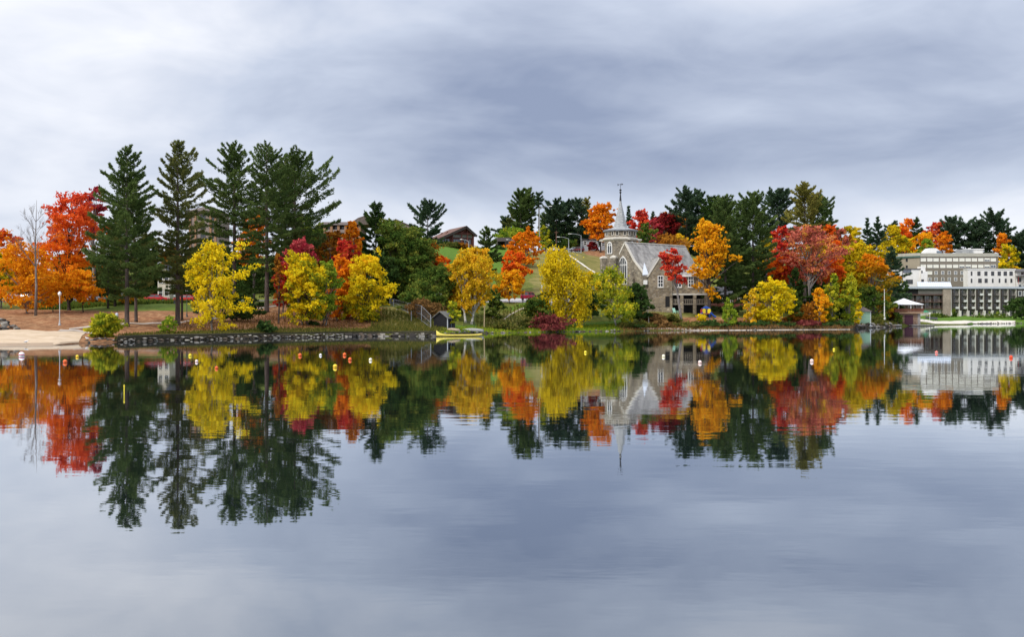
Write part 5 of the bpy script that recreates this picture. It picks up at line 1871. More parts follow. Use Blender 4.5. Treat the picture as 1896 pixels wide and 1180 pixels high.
B('shrub', 790, 158, 556, 594, 60, 'brown', 'round', 'brown weedy shrub with dry seed heads behind the fence', 'shrub', group=GM, trunk=.5, dens=.9)
B('maple_tree', 838, 181, 530, 570, 42, 'rust', 'round', 'faded rust coloured bush between shed and birches', group=GM, dens=.8)
pine('pine_tree', 792, 275, 379, 452, [(0, 30), (.3, 28), (.5, 36), (.7, 27), (.9, 14), (1, 4)], 'pine_blue', 'open crowned pine on the skyline beside the chalet', group=GH, tilt=(.1, .9), dens=1.3)
B('birch_tree', 862, 173, 462, 572, 62, 'gold', 'egg', 'golden birch with a straight white trunk beside the bench', 'birch', group=GM, bark=BARK_BIRCH, trunk=1.1, dens=.85, hang=.5)
B('birch_tree', 873, 172.5, 456, 578, 74, 'gold', 'egg', 'golden birch with a leaning white trunk behind the bench', 'birch', group=GM, bark=BARK_BIRCH, trunk=1.1, dens=.85, lean=.35, hang=.5)
B('broadleaf_tree', 850, 186, 540, 596, 60, 'green_dark', 'round', 'dark undergrowth tree behind the white birch trunks', group=GM)
pine('spruce_tree', 901, 245, 424, 506, prof(25, WP), 'pine', 'dark rounded pine beside the flat roofed pavilion', 'pine tree', group=GH, dens=1.6)
B('broadleaf_tree', 946, 345, 424, 448, 66, 'lime', 'round', 'yellow green tree rising behind the flat roofed pavilion', group=GH)
B('maple_tree', 943, 204.5, 500, 552, 56, 'amber', 'round', 'young amber tree beside the pale lane near the red car', group=GM, bark=BARK_DARK, dens=1.2)
B('maple_tree', 953, 238, 464, 524, 58, 'orange_red', 'egg', 'orange red maple directly above the young amber tree', group=GM, dens=1.1)
B('maple_tree', 977, 288, 424, 490, 54, 'orange', 'egg', 'orange pink maple in front of the double skyline pine', group=GM, dens=1.0)
B('broadleaf_tree', 913, 186, 536, 600, 40, 'green', 'round', 'bushy green tree beside the wooden lamp post', group=GM)
B('shrub', 998, 187, 552, 592, 54, 'green', 'round', 'fresh green bush below the red car', 'shrub', group=GM, trunk=.4)
B('shrub', 1018, 181.5, 586, 616, 64, 'purple', 'round', 'wine red bush at the water edge', 'shrub', group=GM, trunk=.4, dens=1.2)
B('shrub', 978, 180.5, 592, 616, 34, 'scrub', 'round', 'olive bush at the water beside the wine red bush', 'shrub', group=GM, trunk=.4, dens=1.2)
B('shrub', 936, 173, 600, 617, 60, 'scrub', 'flat', 'low dark shore bush below the young amber tree', 'shrub', group=GM, trunk=.4)
B('shrub', 1012, 205, 540, 570, 28, 'green_dark', 'round', 'small dark bush at the end of the lane', 'shrub', group=GM, trunk=.4)
B('birch_tree', 1044, 188.5, 460, 590, 102, 'yellow_olive', 'egg', 'broad yellow weeping birch on a white trunk above the wine red bush', 'birch', group=GM, bark=BARK_BIRCH, trunk=.75, dens=1.0, hang=.9, flat=.8, leafpx=2.8)
B('broadleaf_tree', 1078, 193, 535, 596, 58, 'green_dark', 'round', 'dark green tree in the shade of the weeping birch', group=GM)
B('broadleaf_tree', 1096, 203, 502, 585, 44, 'gold_green', 'egg', 'yellow and green tree between the two white trunked birches', group=GM, dens=.8)
B('birch_tree', 1141, 196.5, 498, 592, 84, 'green_yellow', 'egg', 'pale green birch with a leaning white trunk before the church', 'birch', group=GR_, bark=BARK_BIRCH, trunk=1.0, dens=.8, lean=-.2, hang=.4, arms=[(-14, 494, 4)])
B('tree', 1184, 202, 524, 592, 50, 'green_dark', 'round', 'round dark green tree below the gap between the church gables', group=GR_, bark=BARK_DARK, dens=1.4, leafpx=3.4)
# --- low shrubs along the church shore
for i, (px, w, y0, pal, lab) in enumerate([
        (1172, 30, 602, 'green_dark', 'dark low bush right below the round dark tree'), (1205, 30, 602, 'scrub', 'low bush at the foot of the leaning pale post'),
        (1258, 34, 601, 'scrub', 'low bush below the thin grey trunk of the red maple'), (1296, 30, 601, 'green_dark', 'dark low bush between playground bush and thin grey trunk'),
        (1332, 34, 601, 'green_dark', 'dark low bush left of the small cone shaped tree'), (1392, 26, 602, 'green_dark', 'dark low bush under the slim birch stem'),
        (1450, 40, 600, 'green_dark', 'dark low bush under the broad yellow shore tree'), (1490, 44, 597, 'purple', 'brown purple bush below the stout grey trunk'),
        (1525, 40, 600, 'green_dark', 'dark low bush under the narrow golden orange tree'), (1556, 44, 598, 'green_dark', 'dark low bush under the first poplar'),
        (1160, 34, 599, 'scrub', 'low olive shore bush below the leaning birch'), (1188, 34, 598, 'scrub', 'low shore bush beside the leaning pale post'),
        (1222, 38, 597, 'brown', 'brownish shore bush below the wing gable'), (1245, 30, 585, 'scrub', 'taller olive bush beside the trunk of the red tree'),
        (1280, 36, 599, 'scrub', 'dark shore bush just right of the thin grey trunk'), (1312, 40, 598, 'green_dark', 'dark shore bush below the playground'),
        (1374, 30, 600, 'green_dark', 'dark shore bush between cone tree and slim birch'), (1300, 20, 583, 'yellow', 'small bright yellow bush below the playground'),
        (1210, 46, 582, 'brown', 'brown bank shrub right of the leaning pale post'), (1476, 40, 586, 'rust', 'rusty bush behind the shore beside the yellow poplar'),
        (1406, 30, 598, 'green_dark', 'dark shore bush at the foot of the slim birch')]):
    B('shrub', px, float(np.interp(px, SPX0, SD0)) + (3 if y0 > 590 else 8), y0, 613, w, pal, 'round', lab, 'shrub', group='shrubs on the church shore', trunk=.4, dens=1.2)
# --- trees round the church
B('maple_tree', 1112, 350, 379, 446, 60, 'orange', 'round', 'big orange maple on the hill left of the church tower', group=GH, bark=BARK_DARK, dens=1.2, trunk=1.2)
B('maple_tree', 1184, 345, 389, 442, 42, 'red', 'round', 'scarlet maple right behind the church spire', group=GH, dens=1.2)
B('maple_tree', 1230, 340, 394, 452, 64, 'dark_red', 'round', 'dark wine coloured maple above the church roof', group=GH, dens=1.2)
B('maple_tree', 1210, 332, 405, 452, 30, 'crimson', 'round', 'crimson maple between scarlet and wine coloured ones', group=GH)
B('broadleaf_tree', 1195, 300, 414, 462, 36, 'green', 'egg', 'green tree between tower and wine coloured maple', group=GH)
pine('spruce_tree', 1164, 380, 384, 450, prof(10, SPR), 'spruce', 'pointed spruce tip directly behind the spire', 'spruce', group=GH, dens=1.6)
pine('spruce_tree', 1209, 390, 393, 450, prof(12, SPR), 'spruce', 'spruce tip between the scarlet and wine coloured maples', 'spruce', group=GH, dens=1.6)
B('shrub', 1240, 268, 436, 470, 60, 'rust', 'round', 'rusty shrub along the church roof ridge', 'shrub', group=GH, dens=.8)
B('broadleaf_tree', 1262, 282, 432, 470, 30, 'gold', 'round', 'yellow tree peeping over the end of the church roof', group=GH)
pine('pine_tree', 1271, 340, 354, 470, [(0, 28), (.4, 34), (.7, 26), (.88, 20), (1, 5)], 'pine_blue', 'dark broad pine above the church roof end', group='hill pines', dens=1.5)
pine('pine_tree', 1293, 346, 356, 470, [(0, 24), (.4, 28), (.7, 22), (.88, 14), (1, 4)], 'pine_blue', 'second dark pine above the church roof end', group='hill pines', dens=1.5)
pine('pine_tree', 1322, 330, 366, 470, [(0, 28), (.4, 32), (.7, 24), (.9, 14), (1, 5)], 'green_dark', 'softer green pine behind the orange churchyard maple', group='hill pines', dens=1.5)
B('maple_tree', 1262, 207, 460, 528, 42, 'red', 'egg', 'bright red maple on a thin grey curved trunk before the church', group=GR_, trunk=1.15, lean=-1.1, dens=1.3)
B('maple_tree', 1313, 214.5, 408, 518, 68, 'amber', 'egg', 'tall amber orange maple with dark limbs beside the church wing', group=GR_, bark=BARK_DARK, trunk=1.25, dens=.95, lean=-.1, arms=[(-36, 500, 4), (-28, 530, 3), (0, 545, 3), (14, 552, 3)])
pine('pine_tree', 1343, 221, 363, 576, [(0, 34), (.15, 40), (.35, 38), (.55, 34), (.75, 30), (.88, 20), (.96, 10), (1, 3)], 'pine', 'dense tall pine right of the amber maple', group='church pines', dens=1.35)
pine('pine_tree', 1394, 226, 359, 556, [(0, 36), (.2, 42), (.45, 40), (.7, 34), (.88, 24), (.96, 12), (1, 3)], 'pine', 'dense tall pine above the half timbered house', group='church pines', dens=1.35)
pine('pine_tree', 1372, 250, 372, 560, [(0, 34), (.4, 34), (.8, 22), (1, 4)], 'pine', 'shaded pine between the two dense church pines', group='church pines', dens=1.1)
pine('pine_tree', 1440, 268, 356, 480, [(0, 34), (.4, 36), (.75, 28), (.92, 18), (1, 6)], 'pine_blue', 'dark hill pine left of the gold tinted pine', group='church pines', dens=1.3)
pine('pine_tree', 1490, 252, 342, 470, [(0, 36), (.3, 40), (.55, 32), (.75, 24), (.9, 15), (1, 4)], 'pine_gold', 'gold tinted pine, tallest above the pink maple', group='church pines', dens=1.3)
pine('pine_tree', 1514, 275, 368, 470, [(0, 26), (.4, 28), (.75, 26), (.92, 14), (1, 4)], 'pine', 'pine with upswept arms right of the gold tinted pine', group='church pines', dens=1.3, side=.2)
pine('spruce_tree', 1538, 330, 392, 470, prof(12, SPR), 'spruce', 'small lone spruce on the skyline right of the gold tinted pine', 'spruce', group=GH, dens=1.8)
B('maple_tree', 1447, 247, 418, 520, 46, 'red', 'egg', 'red maple between dense pine and pink maple', group=GR_)
B('maple_tree', 1421, 262, 436, 500, 40, 'yellow_olive', 'egg', 'yellow tree behind the dense pine over the half timbered house', group=GR_)
B('maple_tree', 1438, 235, 474, 530, 54, 'orange_red', 'round', 'burnt orange maple hanging over the half timbered house', group=GR_, bark=BARK_DARK)
B('maple_tree', 1498, 226, 420, 524, 88, 'pink_red', 'vase', 'large pinkish red maple on a stout grey trunk', group=GR_, trunk=1.3, dens=.75)
B('maple_tree', 1466, 232, 470, 528, 40, 'red', 'round', 'low red maple boughs under the large pinkish maple', group=GR_)
B('maple_tree', 1516, 246, 440, 520, 40, 'gold', 'egg', 'golden boughs showing through the large pinkish maple', group=GR_)
B('maple_tree', 1536, 232, 478, 526, 44, 'orange_red', 'round', 'low orange red maple between the large pinkish maple and first poplar', group=GR_)
B('maple_tree', 1540, 250, 416, 520, 50, 'orange_red', 'egg', 'orange red maple behind the large pinkish maple', group=GR_)
B('maple_tree', 1560, 290, 420, 500, 44, 'pink_red', 'round', 'dull pink maple on the slope before the yellow skyline tree', group=GR_)
pine('conifer_tree', 1472, 226, 496, 584, prof(30, SPR), 'green_dark', 'dark evergreen between half timbered house and stout trunk', 'evergreen', group=GR_, dens=1.5)
pine('conifer_tree', 1514, 228, 506, 584, prof(28, SPR), 'green_dark', 'dark evergreen right of the stout grey trunk', 'evergreen', group=GR_, dens=1.5)
pine('spruce_tree', 1471, 216, 538, 598, prof(18, SPR), 'green', 'young fresh green conifer right of the broad yellow shore tree', 'conifer', group=GR_, dens=2)
B('young_tree', 1350, 205, 552, 608, 32, 'lime', 'cone', 'small lime yellow cone shaped tree at the water', group=GR_, dens=1.4)
B('birch_tree', 1391, 209, 534, 604, 30, 'gold', 'column', 'slim birch with a thin white trunk left of the yellow shore tree', 'birch', group=GR_, bark=BARK_BIRCH, dens=.7, trunk=.9)
B('broadleaf_tree', 1433, 211, 518, 608, 72, 'yellow', 'egg', 'broad bright yellow tree at the water below the half timbered house', group=GR_, dens=1.2, leafpx=2.8)
B('broadleaf_tree', 1408, 213, 565, 608, 40, 'yellow_olive', 'round', 'low olive yellow tree beside the slim birch', group=GR_)
B('maple_tree', 1498, 216, 562, 606, 40, 'rust', 'round', 'rust coloured small tree below the stout grey trunk', group=GR_)
B('broadleaf_tree', 1518, 214, 534, 606, 34, 'amber', 'column', 'narrow golden orange tree leaning towards the water', group=GR_, dens=1.0)
B('poplar_tree', 1541, 217, 508, 604, 42, 'green_yellow', 'column', 'yellow green poplar, first of two by the mint hut', 'poplar', group=GR_, dens=1.2)
B('poplar_tree', 1573, 218, 506, 606, 38, 'green_yellow', 'column', 'darker poplar right beside the mint green hut', 'poplar', group=GR_, dens=1.2, grad=.4)
B('broadleaf_tree', 1586, 228, 552, 604, 20, 'yellow', 'column', 'thin yellow tree leaning over the mint green hut', group=GR_)
B('broadleaf_tree', 1560, 222, 556, 608, 44, 'green_dark', 'round', 'dark green underwood between the two poplars', group=GR_)
B('maple_tree', 1585, 268, 447, 545, 76, 'yellow_olive', 'egg', 'tall yellow tree behind the poplars', group=GR_)
B('maple_tree', 1615, 262, 470, 565, 70, 'maple_mixed', 'egg', 'orange tree green at its base, beside the layered spruce', group=GR_, grad=.6, dens=1.1)
B('maple_tree', 1636, 272, 560, 590, 40, 'rust', 'round', 'rusty low tree behind the white flagpole', group=GR_)
B('broadleaf_tree', 1618, 258, 530, 597, 58, 'green', 'round', 'dark green underwood beneath the orange and green tree', group=GR_)
B('broadleaf_tree', 1652, 276, 552, 598, 40, 'green_dark', 'round', 'dark green underwood between flagpole and boathouse', group=GR_)
B('maple_tree', 1600, 272, 500, 570, 44, 'maple_mixed', 'egg', 'orange tree squeezed between tall yellow tree and orange green one', group=GR_)
B('maple_tree', 1640, 268, 548, 588, 30, 'gold', 'egg', 'small golden tree behind the white flagpole', group=GR_)
B('broadleaf_tree', 1575, 236, 540, 600, 40, 'gold_green', 'egg', 'golden green tree behind the darker poplar', group=GR_)
B('shrub', 1622, 243, 588, 600, 36, 'scrub', 'flat', 'olive bush on the rocks right of the mint green hut', 'shrub', group=GR_, trunk=.4)
B('shrub', 1662, 268, 580, 600, 18, 'green', 'round', 'fresh green bush beside the boathouse wall', 'shrub', group=GR_, trunk=.4)
pine('spruce_tree', 1650, 300, 456, 590, [(0, 26), (.2, 32), (.45, 28), (.7, 18), (.9, 8), (1, 2)], 'spruce', 'layered dark spruce in front of the white hotel block', 'spruce', group=GR_, dens=1.2, tilt=(-.2, .4))
# --- skyline behind the hotel
for px, D, y0, y1, w, pal, sh, lab in [
        (1576, 420, 416, 500, 44, 'yellow_olive', 'round', 'olive yellow skyline tree right of the lone spruce'),
        (1650, 470, 418, 480, 44, 'yellow_olive', 'egg', 'olive yellow skyline tree beside the paired spruces'),
        (1640, 410, 446, 500, 44, 'yellow_olive', 'round', 'olive yellow tree below the paired spruces'),
        (1680, 500, 404, 475, 44, 'orange_red', 'egg', 'rust orange skyline tree above the hotel chimney'),
        (1672, 470, 440, 490, 50, 'gold_green', 'round', 'golden green tree right behind the hotel chimney'),
        (1712, 478, 432, 485, 44, 'amber', 'round', 'amber tree behind the hotel roof near the white penthouse'),
        (1714, 466, 440, 480, 26, 'lime', 'column', 'small lime tree amid the orange ones behind the hotel roof'),
        (1730, 505, 410, 480, 52, 'red', 'round', 'scarlet skyline tree above the white penthouse'),
        (1742, 490, 430, 480, 40, 'orange', 'round', 'orange tree at the foot of the scarlet skyline tree'),
        (1860, 490, 432, 500, 34, 'orange', 'round', 'orange skyline tree right of the hotel roof'),
        (1864, 470, 452, 510, 44, 'gold_green', 'egg', 'golden green tree right of the grey hotel wall'),
        (1905, 500, 440, 520, 60, 'green', 'round', 'green tree at the far end of the hotel skyline'),
        (1600, 440, 455, 520, 50, 'maple_mixed', 'round', 'orange and green tree on the slope below the paired spruces'),
        (1558, 400, 430, 500, 50, 'rust', 'round', 'russet tree on the slope below the lone spruce')]:
    B('hill_tree', px, D, y0, y1, w, pal, sh, lab, group='trees on the hotel hill', dens=1.5, leafpx=2.6)
for px, D, y0, y1, w, tab, pal, lab in [
        (1606, 470, 406, 500, 20, SPR, 'spruce', 'left spruce of the pair on the hotel skyline'),
        (1625, 465, 403, 500, 24, SPR, 'spruce', 'taller spruce of the pair on the hotel skyline'),
        (1653, 520, 414, 450, 12, OPEN, 'pine_blue', 'tiny round pine top on the skyline past the paired spruces'),
        (1697, 500, 403, 470, 24, SPR, 'green_dark', 'dark spruce between rust orange and scarlet skyline trees'),
        (1762, 500, 408, 476, 26, OPEN, 'pine_blue', 'dark pine right of the scarlet skyline tree'),
        (1786, 505, 414, 476, 28, OPEN, 'pine_blue', 'lower dark pine above the roof tanks'),
        (1812, 500, 410, 476, 28, WP, 'pine_blue', 'dark pine above the roof fence of the hotel'),
        (1840, 500, 401, 480, 32, OPEN, 'pine_blue', 'tallest dark pine over the hotel roof end'),
        (1866, 540, 413, 470, 9, SPR, 'spruce', 'thin lone spruce tip right of the hotel'),
        (1889, 495, 432, 510, 36, WP, 'pine_blue', 'last dark pine before the photo edge over the hotel')]:
    pine('hill_pine', px, D, y0, y1, prof(w, tab), pal, lab, 'pine tree', group='pines on the hotel skyline', dens=1.7)
# --- hill behind the car park
for px, D, y0, y1, w, tab, pal, lab in [
        (964, 352, 354, 452, 22, OPEN, 'pine', 'double pine top, tallest left of the upper car park'),
        (978, 356, 352, 452, 20, OPEN, 'pine', 'second stem of the double pine top by the car park'),
        (998, 350, 358, 384, 9, OPEN, 'pine_blue', 'skinny bare stemmed pine with one tuft on top'),
        (936, 372, 402, 452, 24, WP, 'pine_blue', 'low dark pine left of the double pine top'),
        (955, 362, 392, 456, 24, WP, 'pine_olive', 'olive pine under the double pine top'),
        (1030, 366, 374, 440, 26, OPEN, 'pine_blue', 'dark pine behind the white car of the upper car park'),
        (1046, 372, 376, 440, 24, OPEN, 'pine_blue', 'dark pine behind the middle of the upper car park'),
        (1070, 368, 370, 448, 26, WP, 'pine_blue', 'dark pine left of the big orange hill maple'),
        (1084, 374, 367, 450, 14, OPEN, 'pine_gold', 'thin olive gold pine beside the big orange hill maple'),
        (1014, 374, 392, 450, 24, WP, 'pine', 'lower dark pine between skinny pine and car park')]:
    pine('hill_pine', px, D, y0, y1, prof(w, tab), pal, lab, 'pine tree', group='pines behind the car park', dens=1.7)
B('broadleaf_tree', 1008, 346, 420, 462, 26, 'green_yellow', 'egg', 'yellow green tree at the near end of the car park', group=GH)
B('shrub', 1052, 362, 446, 466, 40, 'green', 'round', 'green hedge bush behind the parked silver car', 'shrub', group=GH, trunk=.4)
B('shrub', 1098, 357, 449, 466, 22, 'dark_red', 'round', 'dark bush in front of the grey hill house', 'shrub', group=GH, trunk=.4)
for px, D, y0, w, pal, lab in [(815, 326, 447, 34, 'green_dark', 'dark shrub under the long chalet roof'), (835, 322, 450, 36, 'scrub', 'olive shrub before the chalet windows'),
                               (853, 322, 451, 24, 'rust', 'rusty shrub before the chalet gable'), (926, 324, 457, 22, 'green_dark', 'dark shrub before the pavilion')]:
    B('shrub', px, D, y0, y0 + 18, w, pal, 'round', lab, 'shrub', group='shrubs round the chalet', trunk=.4)
# --- left bank shrubs
B('shrub', 192, 113, 582, 632, 54, 'green_yellow', 'round', 'big yellow green bush where the beach meets the stone wall', 'shrub', group='shrubs on the left bank', trunk=.4, dens=2.0, clumps=110)
B('shrub', 312, 122, 588, 620, 32, 'lime', 'round', 'airy light green bush above the stone wall', 'shrub', group='shrubs on the left bank', trunk=.4, dens=.6)
B('shrub', 490, 126, 596, 631, 34, 'green_dark', 'round', 'dark green bush overhanging the stone wall', 'shrub', group='shrubs on the left bank', trunk=.4, dens=1.2)
B('shrub', 580, 139, 596, 613, 22, 'green_dark', 'round', 'small dark bush under the golden twin trunked tree', 'shrub', group='shrubs on the left bank', trunk=.4)
B('shrub', 840, 152, 560, 600, 24, 'green_yellow', 'round', 'yellow green bush right of the black shed', 'shrub', group='shrubs on the left bank', trunk=.4)
B('shrub', 1890, 343, 552, 588, 40, 'green_dark', 'round', 'round dark green bush in front of the balcony wing end', 'shrub', group='shrubs at the hotel', trunk=.4, dens=1.4)
B('shrub', 1766, 358, 572, 588, 11, 'green', 'cone', 'small pointed bush beside the stone pier of the balcony wing', 'shrub', group='shrubs at the hotel', trunk=.4)
B('shrub', 1735, 345, 583, 590, 40, 'green', 'flat', 'low green hedge in front of the stone pier', 'shrub', group='shrubs at the hotel', trunk=.3)
B('shrub', 1840, 348, 584, 590, 60, 'green', 'flat', 'low green hedge along the hotel lawn', 'shrub', group='shrubs at the hotel', trunk=.3)
# --- beyond the picture's edges, and filling the slope behind
for px, D, y0, w, pal, lab in [(-60, 175, 470, 90, 'amber', 'amber tree, first beyond the photo edge on the beach road'), (-140, 190, 440, 110, 'green', 'green tree beyond the photo edge on the beach road'),
                               (-240, 185, 450, 110, 'orange', 'orange tree beyond the photo edge on the beach road'), (-350, 190, 430, 120, 'gold_green', 'golden green tree far beyond the photo edge on the beach road')]:
    B('broadleaf_tree', px, D, y0, 560, w, pal, 'egg', lab, group='trees along the beach road', dens=.35, leafpx=5)
for px, D, y0, y1, w, pal, lab in [(1935, 480, 436, 520, 60, 'green_dark', 'dark tree beyond the photo edge above the hotel annexe'), (1985, 470, 430, 520, 64, 'gold_green', 'golden green tree on the hill beyond the hotel annexe'),
                                   (2040, 480, 428, 530, 64, 'green', 'green tree on the hill beyond the hotel annexe'), (2100, 470, 440, 540, 70, 'orange', 'orange tree on the hill beyond the hotel annexe'),
                                   (2165, 480, 425, 540, 70, 'green_dark', 'dark tree farther along the hill beyond the hotel annexe'), (2235, 470, 440, 550, 74, 'yellow_olive', 'olive yellow tree farther along the hill beyond the hotel'),
                                   (2010, 380, 490, 584, 70, 'maple_mixed', 'orange and green tree on the shore beyond the hotel annexe'), (2085, 372, 480, 586, 80, 'green', 'broad green tree on the shore beyond the hotel annexe'),
                                   (2180, 370, 500, 588, 90, 'gold', 'golden tree on the shore beyond the hotel annexe')]:
    B('broadleaf_tree', px, D, y0, y1, w, pal, 'egg', lab, group='trees beyond the hotel', dens=.5, leafpx=4.5)
# dark shrubby slope between trunks, as real low growth
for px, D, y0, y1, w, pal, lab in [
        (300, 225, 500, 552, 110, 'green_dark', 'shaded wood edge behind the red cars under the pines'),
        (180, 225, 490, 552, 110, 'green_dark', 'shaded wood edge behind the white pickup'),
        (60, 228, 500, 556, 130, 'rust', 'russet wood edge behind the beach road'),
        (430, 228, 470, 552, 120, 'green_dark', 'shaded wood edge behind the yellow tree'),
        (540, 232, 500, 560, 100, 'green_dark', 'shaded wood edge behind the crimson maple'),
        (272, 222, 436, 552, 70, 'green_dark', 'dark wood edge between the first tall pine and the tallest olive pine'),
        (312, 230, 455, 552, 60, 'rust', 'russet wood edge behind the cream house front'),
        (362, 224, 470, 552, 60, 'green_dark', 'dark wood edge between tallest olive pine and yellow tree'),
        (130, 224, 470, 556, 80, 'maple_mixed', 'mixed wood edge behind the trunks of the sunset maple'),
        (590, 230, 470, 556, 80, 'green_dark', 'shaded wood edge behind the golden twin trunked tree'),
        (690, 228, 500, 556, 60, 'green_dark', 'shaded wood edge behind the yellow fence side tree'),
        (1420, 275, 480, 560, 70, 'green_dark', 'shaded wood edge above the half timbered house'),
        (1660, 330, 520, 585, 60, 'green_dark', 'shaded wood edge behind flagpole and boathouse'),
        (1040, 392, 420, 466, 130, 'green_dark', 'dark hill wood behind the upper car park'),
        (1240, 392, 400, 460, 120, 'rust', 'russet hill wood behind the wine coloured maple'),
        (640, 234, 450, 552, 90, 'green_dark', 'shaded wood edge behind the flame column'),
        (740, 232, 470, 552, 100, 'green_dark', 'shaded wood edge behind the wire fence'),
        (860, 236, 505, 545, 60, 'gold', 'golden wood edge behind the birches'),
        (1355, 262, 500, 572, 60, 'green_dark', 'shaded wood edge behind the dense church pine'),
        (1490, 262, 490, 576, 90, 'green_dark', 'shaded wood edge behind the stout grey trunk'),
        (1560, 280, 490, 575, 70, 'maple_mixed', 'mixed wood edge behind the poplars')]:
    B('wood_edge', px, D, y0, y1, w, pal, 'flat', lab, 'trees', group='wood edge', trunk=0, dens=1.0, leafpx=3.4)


# ------------------------------------------------------------------ stones along the shore
def rock_meshes(n, m, seed=1):
    out = []
    rng = np.random.default_rng(seed)
    for i in range(n):
        bm = bmesh.new()
        for p in rdir(rng, 15) * [.5, .42, .36] * rng.uniform(.8, 1.15, (15, 1)):
            bm.verts.new(p)
        r = bmesh.ops.convex_hull(bm, input=bm.verts)
        bmesh.ops.delete(bm, geom=[v for v in bm.verts if not v.link_faces], context='VERTS')
        me = bpy.data.meshes.new('stone')
        bm.to_mesh(me)
        bm.free()
        me.materials.append(m[i % len(m)])
        out.append(me)
    return out


RM = [mat('rock_grey', (.27, .25, .22), .95, .45, 3, .03), mat('rock_dark', (.085, .075, .065), .95, .45, 3, .03), mat('rock_pale', (.34, .31, .26), .95, .35, 3, .03), mat('rock_brown', (.15, .115, .085), .95, .4, 3, .03)]
ROCKS = rock_meshes(12, RM)
BLOCKS = []
for i in range(8):
    rr = np.random.default_rng(50 + i)
    v = np.array([(x, y, z) for z in (-.5, .5) for y in (-.5, .5) for x in (-.5, .5)]) * [1, .8, 1] + rr.normal(size=(8, 3)) * .07
    me = bpy.data.meshes.new('stone')
    me.from_pydata([tuple(p) for p in v], [], [(0, 2, 3, 1), (4, 5, 7, 6), (0, 1, 5, 4), (2, 6, 7, 3), (0, 4, 6, 2), (1, 3, 7, 5)])
    me.materials.append(RM[(1, 3, 1, 0, 1, 3, 1, 2)[i]])
    BLOCKS.append(me)


def shore_xy(px):
    D = float(np.interp(px, SPX, SD))
    return D


